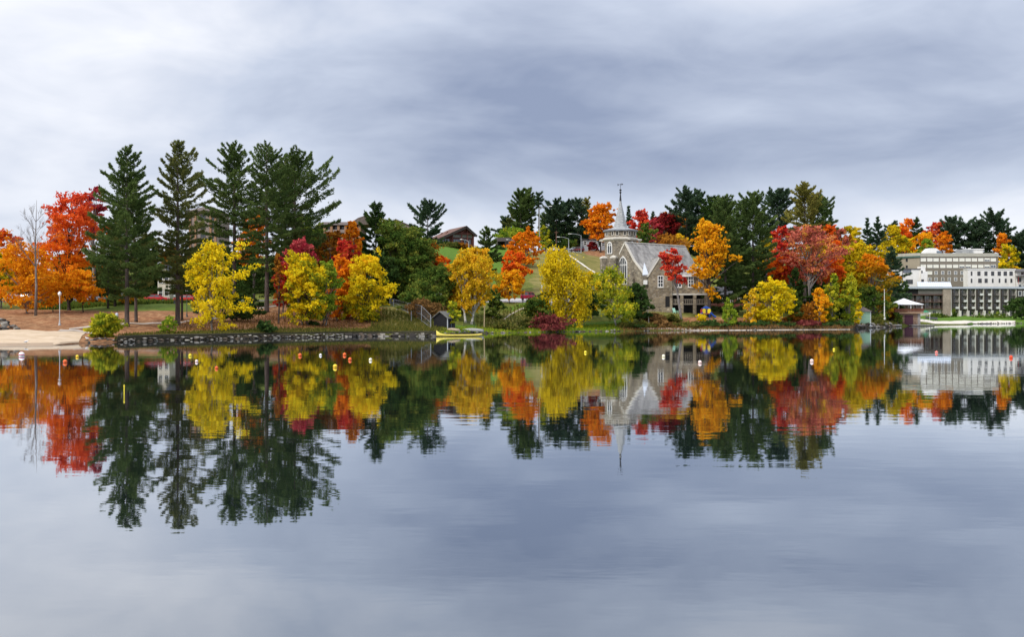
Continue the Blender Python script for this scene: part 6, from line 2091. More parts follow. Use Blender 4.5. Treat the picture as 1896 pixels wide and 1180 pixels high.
def shore_wall():
    rng = random.Random(5)
    t = empty('shore_wall', (X(500, 139), 139, 0), 'long low dry stone wall along the left bank at the waterline', 'stone wall')
    bx, by = t.location.x, t.location.y
    core = []
    for px in np.arange(216, 811, 6.0):
        D = shore_xy(px)
        core.append((X(px, D) - bx, D + .5 - by))
    cm = MB()
    vs, fs = [], []
    for x_, y_ in core:
        vs += [(x_, y_ - .45, -.6), (x_, y_ - .25, .72), (x_, y_ + .5, .76), (x_, y_ + .5, -.6)]
    for i in range(len(core) - 1):
        fs += [(4 * i + k, 4 * i + 4 + k, 4 * i + 4 + (k + 1) % 4, 4 * i + (k + 1) % 4) for k in range(4)]
    cm.add(vs, fs).build('core', mat('wall_core', (.05, .045, .025), .95, .4, 2, .05), t)
    for row in range(2):
        px = 218.0 + row * 2
        while px < 806:
            rough = px < 640
            w = rng.uniform(.35, .85) if rough else rng.uniform(.4, .9)
            D = shore_xy(px)
            dpx = w * FP / D
            if row == 1 and rough and rng.random() < .25:
                px += dpx
                continue
            me = rng.choice(ROCKS if (rough or rng.random() < .55) else BLOCKS)
            o = link('stone', me, None, t)
            h = rng.uniform(.24, .34)
            o.location = (X(px + dpx / 2, D) - bx, D - .02 + row * .22 + rng.uniform(-.08, .08) - by, .07 + row * .25 + rng.uniform(-.07, .10))
            o.scale = (w * 1.02, rng.uniform(.6, .85), h * (1.15 if rough else 1.0))
            o.rotation_euler = (rng.uniform(-.15, .15), rng.uniform(-.14, .14), rng.uniform(-.2, .2) + math.atan2(1, 9))
            px += dpx * 1.0
    def scatter(name, label, pts, smin, smax, cat='rocks'):
        t = empty(name, (X(pts[0][0], pts[0][1]), pts[0][1], 0), label, cat)
        for px, D in pts:
            o = link('stone', rng.choice(ROCKS), None, t)
            s = rng.uniform(smin, smax)
            g = ground(px, D)
            o.location = (X(px, D) - t.location.x, D - t.location.y, max(g, 0) + s * .12)
            o.scale = (s * rng.uniform(.9, 1.5), s, s * rng.uniform(.7, 1))
            o.rotation_euler = (rng.uniform(-.3, .3), rng.uniform(-.3, .3), rng.uniform(0, 6))
    # heap of boulders on the sand
    t = empty('boulder_heap', P(10, 131), 'heap of grey boulders at the back of the sand beach', 'rocks')
    for i in range(60):
        px = rng.uniform(-40, 36)
        lay = rng.random()
        s = rng.uniform(.5, 1.0)
        D = 130.5 + lay * 3.2
        o = link('stone', rng.choice(ROCKS), None, t)
        top = 1.25 * max(0, 1 - max(0, px - 4) / 32)
        o.location = (X(px, D) - t.location.x, D - 131, top * lay + .1)
        o.scale = (s * 1.3, s, s * .9)
        o.rotation_euler = (rng.uniform(-.4, .4), rng.uniform(-.4, .4), rng.uniform(0, 6))
    scatter('shore_rocks', 'line of small pale rocks on the grassy middle shore', [(px, shore_xy(px) + rng.uniform(-.2, .6)) for px in sorted(rng.uniform(1052, 1145) for _ in range(24))], .25, .6)
    scatter('shore_rocks', 'line of flat stones along the church shore waterline', [(px, shore_xy(px) + rng.uniform(-.1, .25)) for px in sorted(rng.uniform(1146, 1576) for _ in range(45))], .2, .5)
    scatter('shore_rocks', 'dark rocks at the water below hut and flagpole', [(px, shore_xy(px) + rng.uniform(-.6, 2)) for px in np.arange(1584, 1664, 2.2)], .7, 1.5)
    scatter('shore_rocks', 'pale rocks at the water beside the yellow canoe', [(px, shore_xy(px) + rng.uniform(-.2, .8)) for px in np.arange(815, 905, 4.5)], .4, .8)
    scatter('shore_rocks', 'flat stones at the water below the wine red bush', [(px, shore_xy(px) + rng.uniform(-.2, .5)) for px in sorted(rng.uniform(905, 1050) for _ in range(22))], .25, .6)
    scatter('shore_rocks', 'few small stones where sand meets the yellow green bush', [(px, shore_xy(px) + rng.uniform(0, 1.2)) for px in np.arange(160, 224, 5)], .3, .6)
    scatter('shore_rocks', 'stones along the hotel lawn edge', [(px, shore_xy(px) + rng.uniform(0, .8)) for px in np.arange(1803, 1935, 4)], .4, .9)


shore_wall()


# ------------------------------------------------------------------ long grass at the water's edge
def shore_grass():
    rng = np.random.default_rng(8)
    for (a, b, off0, off1, n, pal, hgt, lab) in ((216, 810, .25, 1.1, 6000, 'scrub', .30, 'grass hanging over the stone wall'), (60, 350, 70, 82, 9000, 'green', .75, 'long grass on the bank below the road'),
            (225, 810, .4, 5, 9000, 'scrub', .28, 'dry grass along the top of the stone wall'), (810, 1150, .3, 9, 9000, 'lime', .30, 'green grass on the middle shore'),
                                            (1150, 1590, .2, 7, 9000, 'brown', .40, 'rough grass and weeds on the church shore'), (330, 720, 6, 24, 6000, 'brown', .22, 'dry tufts on the leafy bank'),
                                            (690, 820, 2, 20, 6000, 'scrub', .5, 'weeds on the slope under the wire fence'), (890, 1010, 6, 26, 5000, 'scrub', .4, 'rough grass on the bank below the lane'),
                                            (1600, 1665, 1, 12, 2500, 'scrub', .4, 'rough grass round the flagpole')):
        px = rng.uniform(a, b, n)
        # tufts gather in drifts
        px += 9 * np.sin(px * .9)
        off = off0 + (off1 - off0) * rng.uniform(0, 1, n) ** 1.3
        D = np.interp(px, SPX, SD) + off
        p = np.array([(X(q, d), d, ground(q, d)) for q, d in zip(px, D)])
        v = blades(rng, p, np.tile([0, 0, 1.0], (n, 1)), hgt, .06, .45, .5)
        o = link('grass', np_mesh('grass', v, 3, rng.uniform(0, 1, n)), leafmat(pal, PAL[pal]))
        o['kind'] = 'stuff'
        o['label'] = lab


shore_grass()


# ------------------------------------------------------------------ vehicles
RUBBER = mat('tyre_rubber', (.018, .018, .018), .9)
CHROME = mat('wheel_metal', (.45, .45, .46), .35, metal=.8)
LAMPG = mat('lamp_glass', (.75, .75, .72), .2, spec=.8)
REDG = mat('red_lamp_glass', (.45, .02, .02), .3)


def car(px, D, rz, col, label, kind='sedan', dz=.07):
    t = empty('parked_car' if kind != 'pickup' else 'pickup_truck', P(px, D, dz), label, 'car' if kind != 'pickup' else 'pickup truck', 'cars on the roads', rz)
    paint = mat('car_paint_%02d%02d%02d' % tuple(int(c * 99) for c in col), col, .35, spec=.6)
    if kind == 'sedan':
        L_, W_, low = 4.6, 1.8, [(-2.3, .32), (2.3, .32), (2.3, .62), (2.15, .86), (1.05, .95), (-1.55, .98), (-2.25, .93), (-2.3, .6)]
        cab = [(-1.75, .95), (1.05, .93), (.35, 1.42), (-1.0, 1.44)]
    elif kind == 'suv':
        L_, W_, low = 4.6, 1.85, [(-2.3, .36), (2.3, .36), (2.3, .75), (2.2, 1.0), (1.15, 1.08), (-2.25, 1.1), (-2.3, .7)]
        cab = [(-2.2, 1.08), (1.15, 1.06), (.5, 1.66), (-1.95, 1.70)]
    else:
        L_, W_, low = 5.6, 1.95, [(-2.8, .45), (2.8, .45), (2.8, .85), (2.65, 1.08), (1.3, 1.14), (-2.8, 1.12)]
        cab = [(-.85, 1.12), (1.3, 1.12), (.75, 1.80), (-.65, 1.84)]
    h = W_ / 2
    b = MB().prism(low, -h, h)
    body = b.mesh('body')
    bm = bmesh.new()
    bm.from_mesh(body)
    bmesh.ops.bevel(bm, geom=[e for e in bm.edges], offset=.06, segments=1, affect='EDGES')
    bm.to_mesh(body)
    bm.free()
    link('body', body, paint, t)
    c = MB()
    n = len(cab)
    vs = [(x, -(h - .06 if z < 1.2 else h - .26), z) for x, z in cab] + [(x, (h - .06 if z < 1.2 else h - .26), z) for x, z in cab]
    c.add(vs, [tuple(range(n)), tuple(range(2 * n - 1, n - 1, -1))] + [(i, i + n, (i + 1) % n + n, (i + 1) % n) for i in range(n)])
    cb = c.build('cabin', GLASS, t)
    zt = max(z for _, z in cab)
    xs = [x for x, z in cab if z > 1.3]
    MB().box(min(xs) - .05, max(xs) + .05, -(h - .24), h - .24, zt - .02, zt + .05).build('roof', paint, cb)
    for x in (cab[1][0], cab[0][0], (cab[0][0] + cab[1][0]) / 2):
        pass
    for s in (-1, 1):
        for (xa, za), (xb, zb_) in ((cab[1], cab[2]), (cab[0], cab[3])):
            MB().tube([(xa, s * (h - .07), za), (xb, s * (h - .25), zb_)], .05, 4).build('pillar', paint, cb)
        xm = (cab[2][0] + cab[3][0]) / 2
        MB().tube([(xm, s * (h - .06), 1.0), (xm, s * (h - .25), zt)], .045, 4).build('pillar', paint, cb)
    for x in (-L_ * .3, L_ * .31):
        for s in (-1, 1):
            wv = MB().tube([(x, s * (h - .22), .34), (x, s * (h + .02), .34)], .34, 14).build('wheel', RUBBER, t)
            MB().tube([(x, s * (h - .1), .34), (x, s * (h + .035), .34)], .19, 10).build('rim', CHROME, wv)
    for s in (-1, 1):
        MB().box(L_ / 2 - .05, L_ / 2 + .02, s * h * .7 - .18, s * h * .7 + .18, .66, .80).build('headlight', LAMPG, t)
        MB().box(-L_ / 2 - .02, -L_ / 2 + .05, s * h * .75 - .14, s * h * .75 + .14, .70, .88).build('tail_light', REDG, t)
    if kind == 'pickup':
        MB().box(-2.7, -1.0, -.82, .82, 1.10, 1.135).build('bed', DARK, t)
    return t


car(26, 203, R(8), (.55, .58, .62), 'silver white car under the amber maple at the beach end of the road')
car(52, 204.5, R(0), (.62, .62, .60), 'pale car parked behind the leafless tree')
car(112, 202, R(182), (.012, .013, .016), 'black car on the road behind the white lamp post')
car(158, 203, R(180), (.42, .44, .47), 'grey car half hidden behind maple trunks', 'suv')
car(174, 205.5, R(0), (.03, .03, .035), 'dark car half hidden behind the shaded pines')
car(229, 202.5, R(0), (.80, .80, .80), 'white pickup truck on the road behind the first tall pine', 'pickup')
car(291, 203, R(2), (.55, .012, .025), 'red car behind the road side between the tall pines')
car(344, 204, R(178), (.60, .02, .018), 'bright red car beside the globe street lamp')
car(716, 206, R(0), (.55, .015, .02), 'red car half hidden by the yellow tree at the fence', 'suv')
car(740, 207, R(0), (.70, .71, .72), 'white van like car behind the top of the wire fence', 'suv')
car(980, 214, R(62), (.50, .012, .07), 'crimson red car on the pale lane below the hill', 'suv')
car(1024, 346, R(180), (.72, .73, .74), 'white car on the upper car park', 'sedan', .1)
car(1046, 349, R(180), (.03, .03, .035), 'black car between white and silver cars of the upper car park', 'sedan', .1)
car(1062, 345, R(184), (.45, .48, .50), 'silver car on the upper car park', 'sedan', .1)
car(1071, 340, R(120), (.12, .012, .016), 'dark red car at the end of the upper car park', 'suv', .1)

# ------------------------------------------------------------------ lamps, poles, fence
GALV = mat('galvanised_steel', (.36, .38, .40), .5, .1, 2, metal=.3)
WIRE = mat('fence_wire', (.12, .125, .125), .7)
GREYP_ = mat('grey_lamp_paint', (.50, .51, .52), .5)
DARKP = mat('dark_lamp_paint', (.07, .08, .08), .5)
GLOBE = mat('white_globe', (.88, .87, .84), .4)


def globe_lamp(px, D, y0, m, label, globe=True):
    D = warp(px, D)
    b = P(px, D)
    h = Zat(y0, D) - b.z
    t = empty('street_lamp', b, label, 'street lamp', 'lamps on the left bank')
    MB().lathe([(.19, -.1), (.19, .12), (.12, .25), (.11, .5), (.06, .75)], 8).build('base', m, t)
    MB().tube([(0, 0, .7), (0, 0, h - .62)], [.065, .05], 8).build('pole', m, t)
    MB().lathe([(.05, h - .64), (.14, h - .58), (.15, h - .52)], 8).build('collar', m, t)
    g = MB().ball((0, 0, h - .30), .24, 12, 8, (1, 1, 1.15)).build('globe', GLOBE, t, True)
    MB().lathe([(.12, h - .06), (.03, h + .06)], 8).build('cap', m, g)


globe_lamp(110.5, 138, 540, GREYP_, 'white globe street lamp on the leafy slope above the sand')
globe_lamp(346, 160, 536, DARKP, 'dark globe street lamp beside the bright red car')
globe_lamp(373, 185, 545, DARKP, 'globe street lamp behind the bright yellow tree')
globe_lamp(323, 196, 546, DARKP, 'globe street lamp close to the tallest olive pine')


def arm_lamp(px, D, y0, arm, label, col=None):
    b = P(px, D)
    h = Zat(y0, D) - b.z
    t = empty('road_lamp', b, label, 'street lamp', 'tall road lamps on the hill')
    MB().tube([(0, 0, -.1), (0, 0, h - .25)], [.15, .10], 8).build('pole', GALV, t)
    a = MB().tube([(0, 0, h - .3), (arm * .12, 0, h - .08), (arm * .5, 0, h + .22), (arm, 0, h + .36)], [.08, .08, .07, .06], 6).build('arm', GALV, t)
    x0, x1 = sorted((arm * .98, arm * 1.32))
    MB().box(x0, x1, -.13, .13, h + .29, h + .45).build('lamp_head', GLOBE, a)


arm_lamp(868, 262, 446, -1.7, 'tall white road lamp in front of the chalet')
arm_lamp(953, 300, 446, -1.9, 'tall road lamp whose arm shows left of the orange pink maple')
arm_lamp(1053, 318, 441, -2.8, 'nearer tall road lamp at the car park edge')
arm_lamp(1076, 334, 435, -3.2, 'farther taller road lamp at the end of the car park')
arm_lamp(999, 326, 384, 3.0, 'very tall road lamp by the skinny pine with its arm to the right')
b = P(1030, 352)
t = empty('utility_pole', b, 'brown wooden pole among the hill pines behind the car park', 'pole')
MB().tube([(0, 0, 0), (0, 0, Zat(428, 352) - b.z)], [.2, .14], 8).build('pole', BROWN_WOOD, t)
MB().box(-.7, .7, -.08, .08, Zat(431, 352) - b.z, Zat(430, 352) - b.z).build('crossarm', BROWN_WOOD, t)

for px, D, y0, lean, m, lab in ((896.5, 168.5, 567, .05, mat('tan_post', (.50, .38, .22), .8, .2, 3), 'tan wooden post with a cap lamp on the shore beside the green bush'),
                                (1201.5, 201.5, 568, -.30, mat('pale_post', (.62, .52, .42), .8, .3, 3), 'leaning pale post with a small top board below the church'),
                                (1003, 206, 524, .05, WHITE, 'white painted post at the lane beside the weeping birch'),
                                (968, 204.5, 538, 0, DARKP, 'thin dark post beside the crimson red car'),
                                (1648, 262, 598, 0, WHITE, 'short white post on the rocks by the boathouse')):
    D = warp(px, D)
    b = P(px, D)
    h = Zat(y0, D) - b.z
    t = empty('shore_post', b, lab, 'post')
    MB().tube([(0, 0, -.2), (lean * .4, 0, h * .5), (lean, 0, h - .15)], [.10, .085, .07], 7).build('pole', m, t)
    MB().box(lean - .22, lean + .22, -.14, .14, h - .15, h).build('cap', m, t)

b = P(1637.5, 255)
h = Zat(537, 255) - b.z
t = empty('flagpole', b, 'tall white flagpole on a stout base beside the mint green hut', 'flagpole')
MB().lathe([(.30, -.2), (.30, 1.1), (.17, 1.3)], 10).build('base', WHITE, t)
MB().tube([(0, 0, 1.25), (0, 0, h)], [.15, .05], 8).build('pole', WHITE, t)
MB().ball((0, 0, h + .08), .11, 8, 6).build('finial', WHITE, t)


def wire_fence():
    t = empty('wire_fence', P(760, 162), 'galvanised wire fence stepping down the bank to the black shed', 'fence')
    b = t.location.copy()
    posts = [(722, 171, 553), (729, 168, 554.5), (755, 160, 561), (780.5, 152, 566.5), (797.5, 144.5, 584)]
    low = [(735, 160, 572), (761.5, 150, 576)]
    tops = []
    posts = [(px, warp(px, D) + 1.5, y) for px, D, y in posts]
    low = [(px, warp(px, D) + 1.5, y) for px, D, y in low]
    for px, D, y in posts + low:
        g = P(px, D)
        h = Zat(y, D)
        MB().tube([(g.x - b.x, D - b.y, g.z - .2 - b.z), (g.x - b.x, D - b.y, h - b.z)], .065, 6).build('post', GALV, t)
        tops.append(Vector((g.x - b.x, D - b.y, h - b.z)))
    bots = [P(px, D, .1) - b for px, D, _ in posts]
    for a, c in zip(range(4), range(1, 5)):
        for f in (0, .55, .93):
            MB().tube([tops[a].lerp(bots[a], f), tops[c].lerp(bots[c], f)], .028, 5).build('rail', GALV, t)
        wire = MB()
        for i in range(14):
            p, q = i / 14, (i + 4) / 14
            for (u, v) in ((p, q), (q, p)):
                A_ = tops[a].lerp(tops[c], min(u, 1))
                B_ = bots[a].lerp(bots[c], min(v, 1))
                wire.tube([A_, B_], .007, 3, cap=False)
        w = wire.build('wire_mesh', WIRE, t)
        w['kind'] = 'stuff'
    # fence posts along the leafy bank
    t = empty('bank_fence', P(600, 160), 'thin grey posts with one rail under the golden shore trees', 'fence')
    b = t.location.copy()
    last = None
    for px, y in ((538, 571), (566, 572), (602, 574), (637, 571), (668, 575), (693, 577)):
        D = shore_xy(px) + 15
        g = P(px, D)
        top = Vector((g.x, D, Zat(y, D))) - b
        MB().tube([g - b - Vector((0, 0, .2)), top], .05, 5).build('post', GALV, t)
        if last is not None:
            MB().tube([last, top], .025, 4).build('rail', GALV, t)
        last = top


wire_fence()

# car park guard rail
t = empty('guard_rail', P(1040, 326), 'dark guard rail along the front of the upper car park', 'fence')
b = t.location.copy()
last = None
for px, D in ((1002, 327), (1010, 326.5), (1018, 326), (1026, 326), (1034, 327), (1042, 328), (1050, 329.5), (1058, 331.5), (1066, 334)):
    g = P(px, D) - b
    MB().box(g.x - .13, g.x + .13, g.y - .1, g.y + .1, g.z - .2, g.z + 1.0).build('post', mat('dark_rail', (.07, .045, .04), .9), t)
    if last is not None:
        MB().tube([last + Vector((0, -.12, .75)), g + Vector((0, -.12, .75))], .13, 5).build('rail', mat('dark_rail', (.07, .045, .04)), t)
    last = g


# ------------------------------------------------------------------ boats, bench, playground, chairs, buoys
def canoe(px0, px1, D, label, m, name='canoe', up=True, z0=.05, h=.42, beam=.45, rz=0):
    L_ = (px1 - px0) * D / FP
    c = Vector((X((px0 + px1) / 2, D), D, z0))
    t = empty(name, c, label, name, None, rz)
    n = 15
    vs, fs = [], []
    for i in range(n):
        u = -1 + 2 * i / (n - 1)
        w = beam * (1 - abs(u) ** 2.4) + .02
        sheer = h + (.16 * abs(u) ** 4 + (.45 * max(0, -u) ** 7)) * (1 if up else 0)
        keel = .10 * abs(u) ** 4
        prof_ = [(-w, sheer), (-w * .92, h * .45 + keel), (-w * .5, keel + .02), (0, keel), (w * .5, keel + .02), (w * .92, h * .45 + keel), (w, sheer)]
        if not up:
            prof_ = [(y, h + .15 * (1 - abs(u)) - z) for y, z in prof_]
        vs += [(u * L_ / 2, y, z) for y, z in prof_]
    for i in range(n - 1):
        for k in range(6):
            q = i * 7 + k
            fs.append((q, q + 7, q + 8, q + 1))
    mb = MB().add(vs, fs)
    o = mb.build('hull', m, t, True)
    md = o.modifiers.new('thickness', 'SOLIDIFY')
    md.thickness = .03
    if up:
        for u in (-.45, .4):
            MB().box(u * L_ / 2 - .12, u * L_ / 2 + .12, -beam * .85, beam * .85, h * .72, h * .78).build('seat', mat('boat_seat', (.40, .34, .12), .7), t)
        for s in (0, 6):
            MB().tube([Vector(vs[i * 7 + s]) for i in range(n)], .03, 4).build('gunwale', m, t)


YEL = mat('yellow_hull', (.82, .66, .13), .5, .12, 2)
canoe(808, 893, 148.6, 'long yellow canoe with a high pointed bow moored at the wall end', YEL, rz=R(9), h=.22)
canoe(852, 896, 166.0, 'upturned grey rowing boat lying on the bank behind the canoe', mat('grey_hull', (.40, .39, .36), .7, .3, 2), 'rowing_boat', False, ground(874, 166.0) + .05, .5, .55, R(8))
canoe(822, 852, 157.5, 'short pale rowing boat lying keel up beside the black shed', mat('tan_hull', (.46, .36, .24), .8, .3, 2), 'rowing_boat', False, ground(836, 157.5) + .02, .4, .5, R(-4))


def bench():
    D = 175.0
    b = P(868.5, D)
    t = empty('park_bench', b, 'dark slatted bench at the water in front of the white birch trunks', 'bench')
    m = mat('dark_bench', (.035, .045, .04), .8)
    w = .93
    for i in range(4):
        MB().box(-w, w, -.25 + i * .13, -.15 + i * .13, .44, .48).build('seat_slat', m, t)
    for i in range(9):
        q = -w + .08 + i * (2 * w - .16) / 8
        MB().box(q - .045, q + .045, .27, .31, .5, .95).build('back_slat', m, t)
    MB().box(-w, w, .26, .32, .95, 1.02).build('top_rail', m, t)
    for s in (-w, w - .08):
        MB().box(s, s + .08, -.28, -.2, 0, .62).build('leg', m, t)
        MB().box(s, s + .08, .26, .34, 0, 1.0).build('leg', m, t)
        MB().box(s, s + .08, -.28, .26, .62, .67).build('armrest', m, t)


bench()


def playground():
    D = 212.5
    b = P(1307, D)
    t = empty('play_set', b, 'bright plastic play set with blue slides on the church lawn', 'playground')
    col = {'blue': (.01, .09, .50), 'yellow': (.85, .66, .02), 'red': (.55, .06, .05), 'green': (.03, .25, .16)}
    M = {k: mat('plastic_' + k, c, .45, spec=.5) for k, c in col.items()}
    MB().box(-.75, .75, -.6, .6, .85, .95).build('platform', M['red'], t)
    for x in (-.72, .72):
        for y in (-.55, .55):
            MB().tube([(x, y, 0), (x, y, 2.1)], .07, 6).build('post', M['blue'], t)
    for x in (-.5, .55):
        MB().prism([(x - .32, .95), (x + .32, .95), (x + .32, 1.75), (x, 1.95), (x - .32, 1.75)], -.62, -.56).build('panel', M['yellow'], t)
    MB().prism([(-1.2, .95), (-.78, .95), (-.78, 2.0), (-1.2, 1.7)], -.4, -.3).build('panel', M['red'], t)
    MB().prism([(-.85, 1.95), (.85, 1.95), (0, 2.45)], -.6, .6).build('roof', M['blue'], t)
    MB().box(-1.15, -.76, -.2, .5, 0, .9).build('climbing_wall', M['green'], t)
    for s in (-1, 1):
        pts = [(s * .75, -.3, 1.0), (s * 1.05, -.35, .85), (s * 1.5, -.4, .35), (s * 1.95, -.42, .1)]
        sl = MB()
        for (x0, y0, z0), (x1, y1, z1) in zip(pts, pts[1:]):
            a, bb = Vector((x0, y0, z0)), Vector((x1, y1, z1))
            q = [a + Vector((0, -.38, 0)), bb + Vector((0, -.38, 0)), bb + Vector((0, .38, 0)), a + Vector((0, .38, 0))]
            sl.slab(*(q if s > 0 else [q[1], q[0], q[3], q[2]]), .07)
            for e in (-.38, .38):
                sl.tube([a + Vector((0, e, .12)), bb + Vector((0, e, .12))], .10, 5)
        sl.build('slide', M['blue'], t)
    MB().tube([(-1.7, .3, .35), (-1.0, .3, .35)], .34, 10).build('tunnel', M['blue'], t)


playground()


def chair(px, D, m, label, group, kind='adirondack', rz=0):
    t = empty('lawn_chair' if kind == 'adirondack' else 'sun_lounger', P(px, D), label, 'chair' if kind == 'adirondack' else 'lounger', group, rz)
    if kind == 'adirondack':
        MB().slab((-.33, -.35, .42), (.33, -.35, .42), (.33, .3, .28), (-.33, .3, .28), .05).build('seat', m, t)
        MB().slab((-.35, .28, .3), (.35, .28, .3), (.38, .65, 1.2), (-.38, .65, 1.2), .05).build('backrest', m, t)
        for s in (-.42, .34):
            MB().box(s, s + .08, -.38, -.30, 0, .58).build('leg', m, t)
            MB().box(s, s + .08, .3, .38, 0, .58).build('leg', m, t)
            MB().box(s - .03, s + .11, -.42, .45, .58, .63).build('armrest', m, t)
    else:
        MB().box(-.33, .33, -1.0, .3, .30, .38).build('seat', m, t)
        MB().slab((-.33, .3, .38), (.33, .3, .38), (.33, .95, .95), (-.33, .95, .95), .06).build('backrest', m, t)
        for s in (-.3, .24):
            for y in (-.9, .2):
                MB().box(s, s + .06, y, y + .06, 0, .30).build('leg', m, t)


chair(1251, 215.5, mat('mint_plastic', (.45, .75, .60), .5), 'pale mint lawn chair on the church lawn', None, rz=R(35))
LG = mat('dark_lounger', (.06, .06, .065), .8)
for i, (px, lab) in enumerate(((1716, 'dark beach lounger nearest to the white lawn post'), (1720.5, 'dark beach lounger second from the white lawn post'), (1725, 'dark beach lounger in the middle of the hotel row'),
                               (1729.5, 'dark beach lounger fourth from the white lawn post'), (1734, 'dark beach lounger farthest from the white lawn post'))):
    chair(px, 313, LG, lab, 'loungers on the hotel beach', 'lounger', R(-20))
b = P(1721.5, 309)
t = empty('lawn_post', b, 'slim white post on the hotel beach beside the dark loungers', 'post')
MB().tube([(0, 0, 0), (0, 0, 2.2)], .07, 6).build('pole', WHITE, t)
MB().box(-.25, .25, -.03, .03, 1.9, 2.3).build('board', WHITE, t)
b = P(1714, 352)
t = empty('green_parasol', b, 'closed low green parasol table before the white ground floor of the hotel', 'parasol')
MB().tube([(0, 0, 0), (0, 0, 2.1)], .04, 6).build('pole', GALV, t)
MB().lathe([(1.3, 1.55), (1.25, 1.62), (.05, 2.2)], 8).build('canopy', mat('green_canvas', (.03, .22, .11), .8), t)


def dock(px0, px1, D, label, z=.25, dep=2.2):
    L_ = (px1 - px0) * D / FP
    t = empty('dock', (X((px0 + px1) / 2, D), D, 0), label, 'dock')
    n = max(6, int(L_ / .5))
    m = mat('pale_dock', (.62, .61, .60), .8, .15, 2)
    for i in range(n):
        x0 = -L_ / 2 + L_ * i / n
        MB().box(x0, x0 + L_ / n - .03, -dep / 2, dep / 2, z, z + .07).build('plank', m, t)
    MB().box(-L_ / 2, L_ / 2, -dep / 2 + .05, -dep / 2 + .18, z - .2, z - .004).build('beam', mat('dock_beam', (.10, .09, .08), .9), t)
    for i in range(4):
        x = -L_ / 2 + .15 + (L_ - .3) * i / 3
        for s in (-1, 1):
            MB().tube([(x, s * (dep / 2 - .12), -1), (x, s * (dep / 2 - .12), z + .3)], .08, 6).build('pile', mat('dock_beam', (.10, .09, .08)), t)


dock(1686, 1727, 268, 'grey swimming dock at the foot of the boathouse')
dock(1806, 1832, 322, 'small pale dock at the hotel lawn', .2)
dock(1846, 1868, 331, 'far pale dock near the end of the hotel lawn', .2)
dock(1640, 1668, 259, 'low plank landing between rocks and boathouse', .35, 1.5)

WB = mat('buoy_white', (.86, .83, .78), .5)
OB = mat('buoy_orange', (.80, .16, .03), .5)
YB = mat('buoy_yellow', (.85, .68, .04), .5)
RB = mat('buoy_red', (.75, .06, .03), .5)
PB = mat('buoy_pink', (.55, .03, .16), .5)
for px, y, r, a, c, lab in (
        (40, 660, 5.2, WB, PB, 'large white buoy with a pink band off the sand beach'),
        (120.5, 672, 3.8, OB, RB, 'orange buoy off the beach, in line with the white lamp post'),
        (143, 662, 2.8, YB, OB, 'small yellow buoy nearest to the beach end'),
        (352, 660, 2.8, YB, YB, 'small yellow buoy off the wall below the globe lamp'),
        (364, 671, 2.9, WB, OB, 'small white buoy with an orange band off the yellow tree'),
        (401, 683, 3.0, OB, RB, 'small red orange buoy farthest out below the yellow tree'),
        (555.5, 659.5, 3.2, OB, RB, 'orange buoy off the golden twin trunked tree'),
        (593.5, 659, 2.4, WB, WB, 'tiny white buoy between two orange ones'),
        (638, 658.5, 3.2, OB, RB, 'orange buoy closer to the wall of the orange pair'),
        (648, 667.5, 3.3, OB, RB, 'orange buoy farther out of the orange pair'),
        (620.5, 681, 4.0, YB, OB, 'yellow buoy with an orange band farthest out'),
        (686, 668, 3.0, WB, YB, 'white buoy with a yellow band off the yellow fence side tree'),
        (1084, 654, 2.6, YB, YB, 'small lemon yellow buoy off the weeping birch'),
        (1228.5, 661.5, 3.0, WB, YB, 'cream buoy off the church wing'),
        (1296, 673, 3.4, WB, OB, 'cream buoy with an orange band off the amber maple'),
        (1503, 670.5, 3.4, WB, OB, 'cream and orange buoy off the stout grey trunk'),
        (1544, 648.5, 2.2, YB, YB, 'tiny lemon buoy off the first poplar'),
        (1734, 654.5, 2.8, RB, WB, 'red buoy off the hotel beach'),
        (1872, 663.5, 3.2, RB, OB, 'red orange buoy off the hotel lawn')):
    D = CAMZ * FP / (y - HZ)
    q = r * D / FP
    t = empty('buoy', (X(px, D), D, 0), lab, 'buoy', 'marker buoys on the lake')
    MB().ball((0, 0, q * .55), q, 14, 10).build('float', a, t, True)
    MB().lathe([(q * 1.0, q * .42), (q * 1.03, q * .50), (q * 1.03, q * .66), (q * 1.0, q * .72)], 14).build('stripe', c, t, True)
    MB().lathe([(q * .22, q * 1.48), (q * .2, q * 1.62), (q * .08, q * 1.7)], 8).build('eye', c, t)
D = CAMZ * FP / (730 - HZ)
t = empty('marker_stake', (X(230, D), D, 0), 'thin yellow stake standing in the water off the pines', 'stake')
MB().tube([(0, 0, -1), (0, 0, .34)], .022, 7).build('stick', YB, t)
MB().lathe([(.03, .30), (.03, .36), (.012, .39)], 7).build('cap', YB, t)


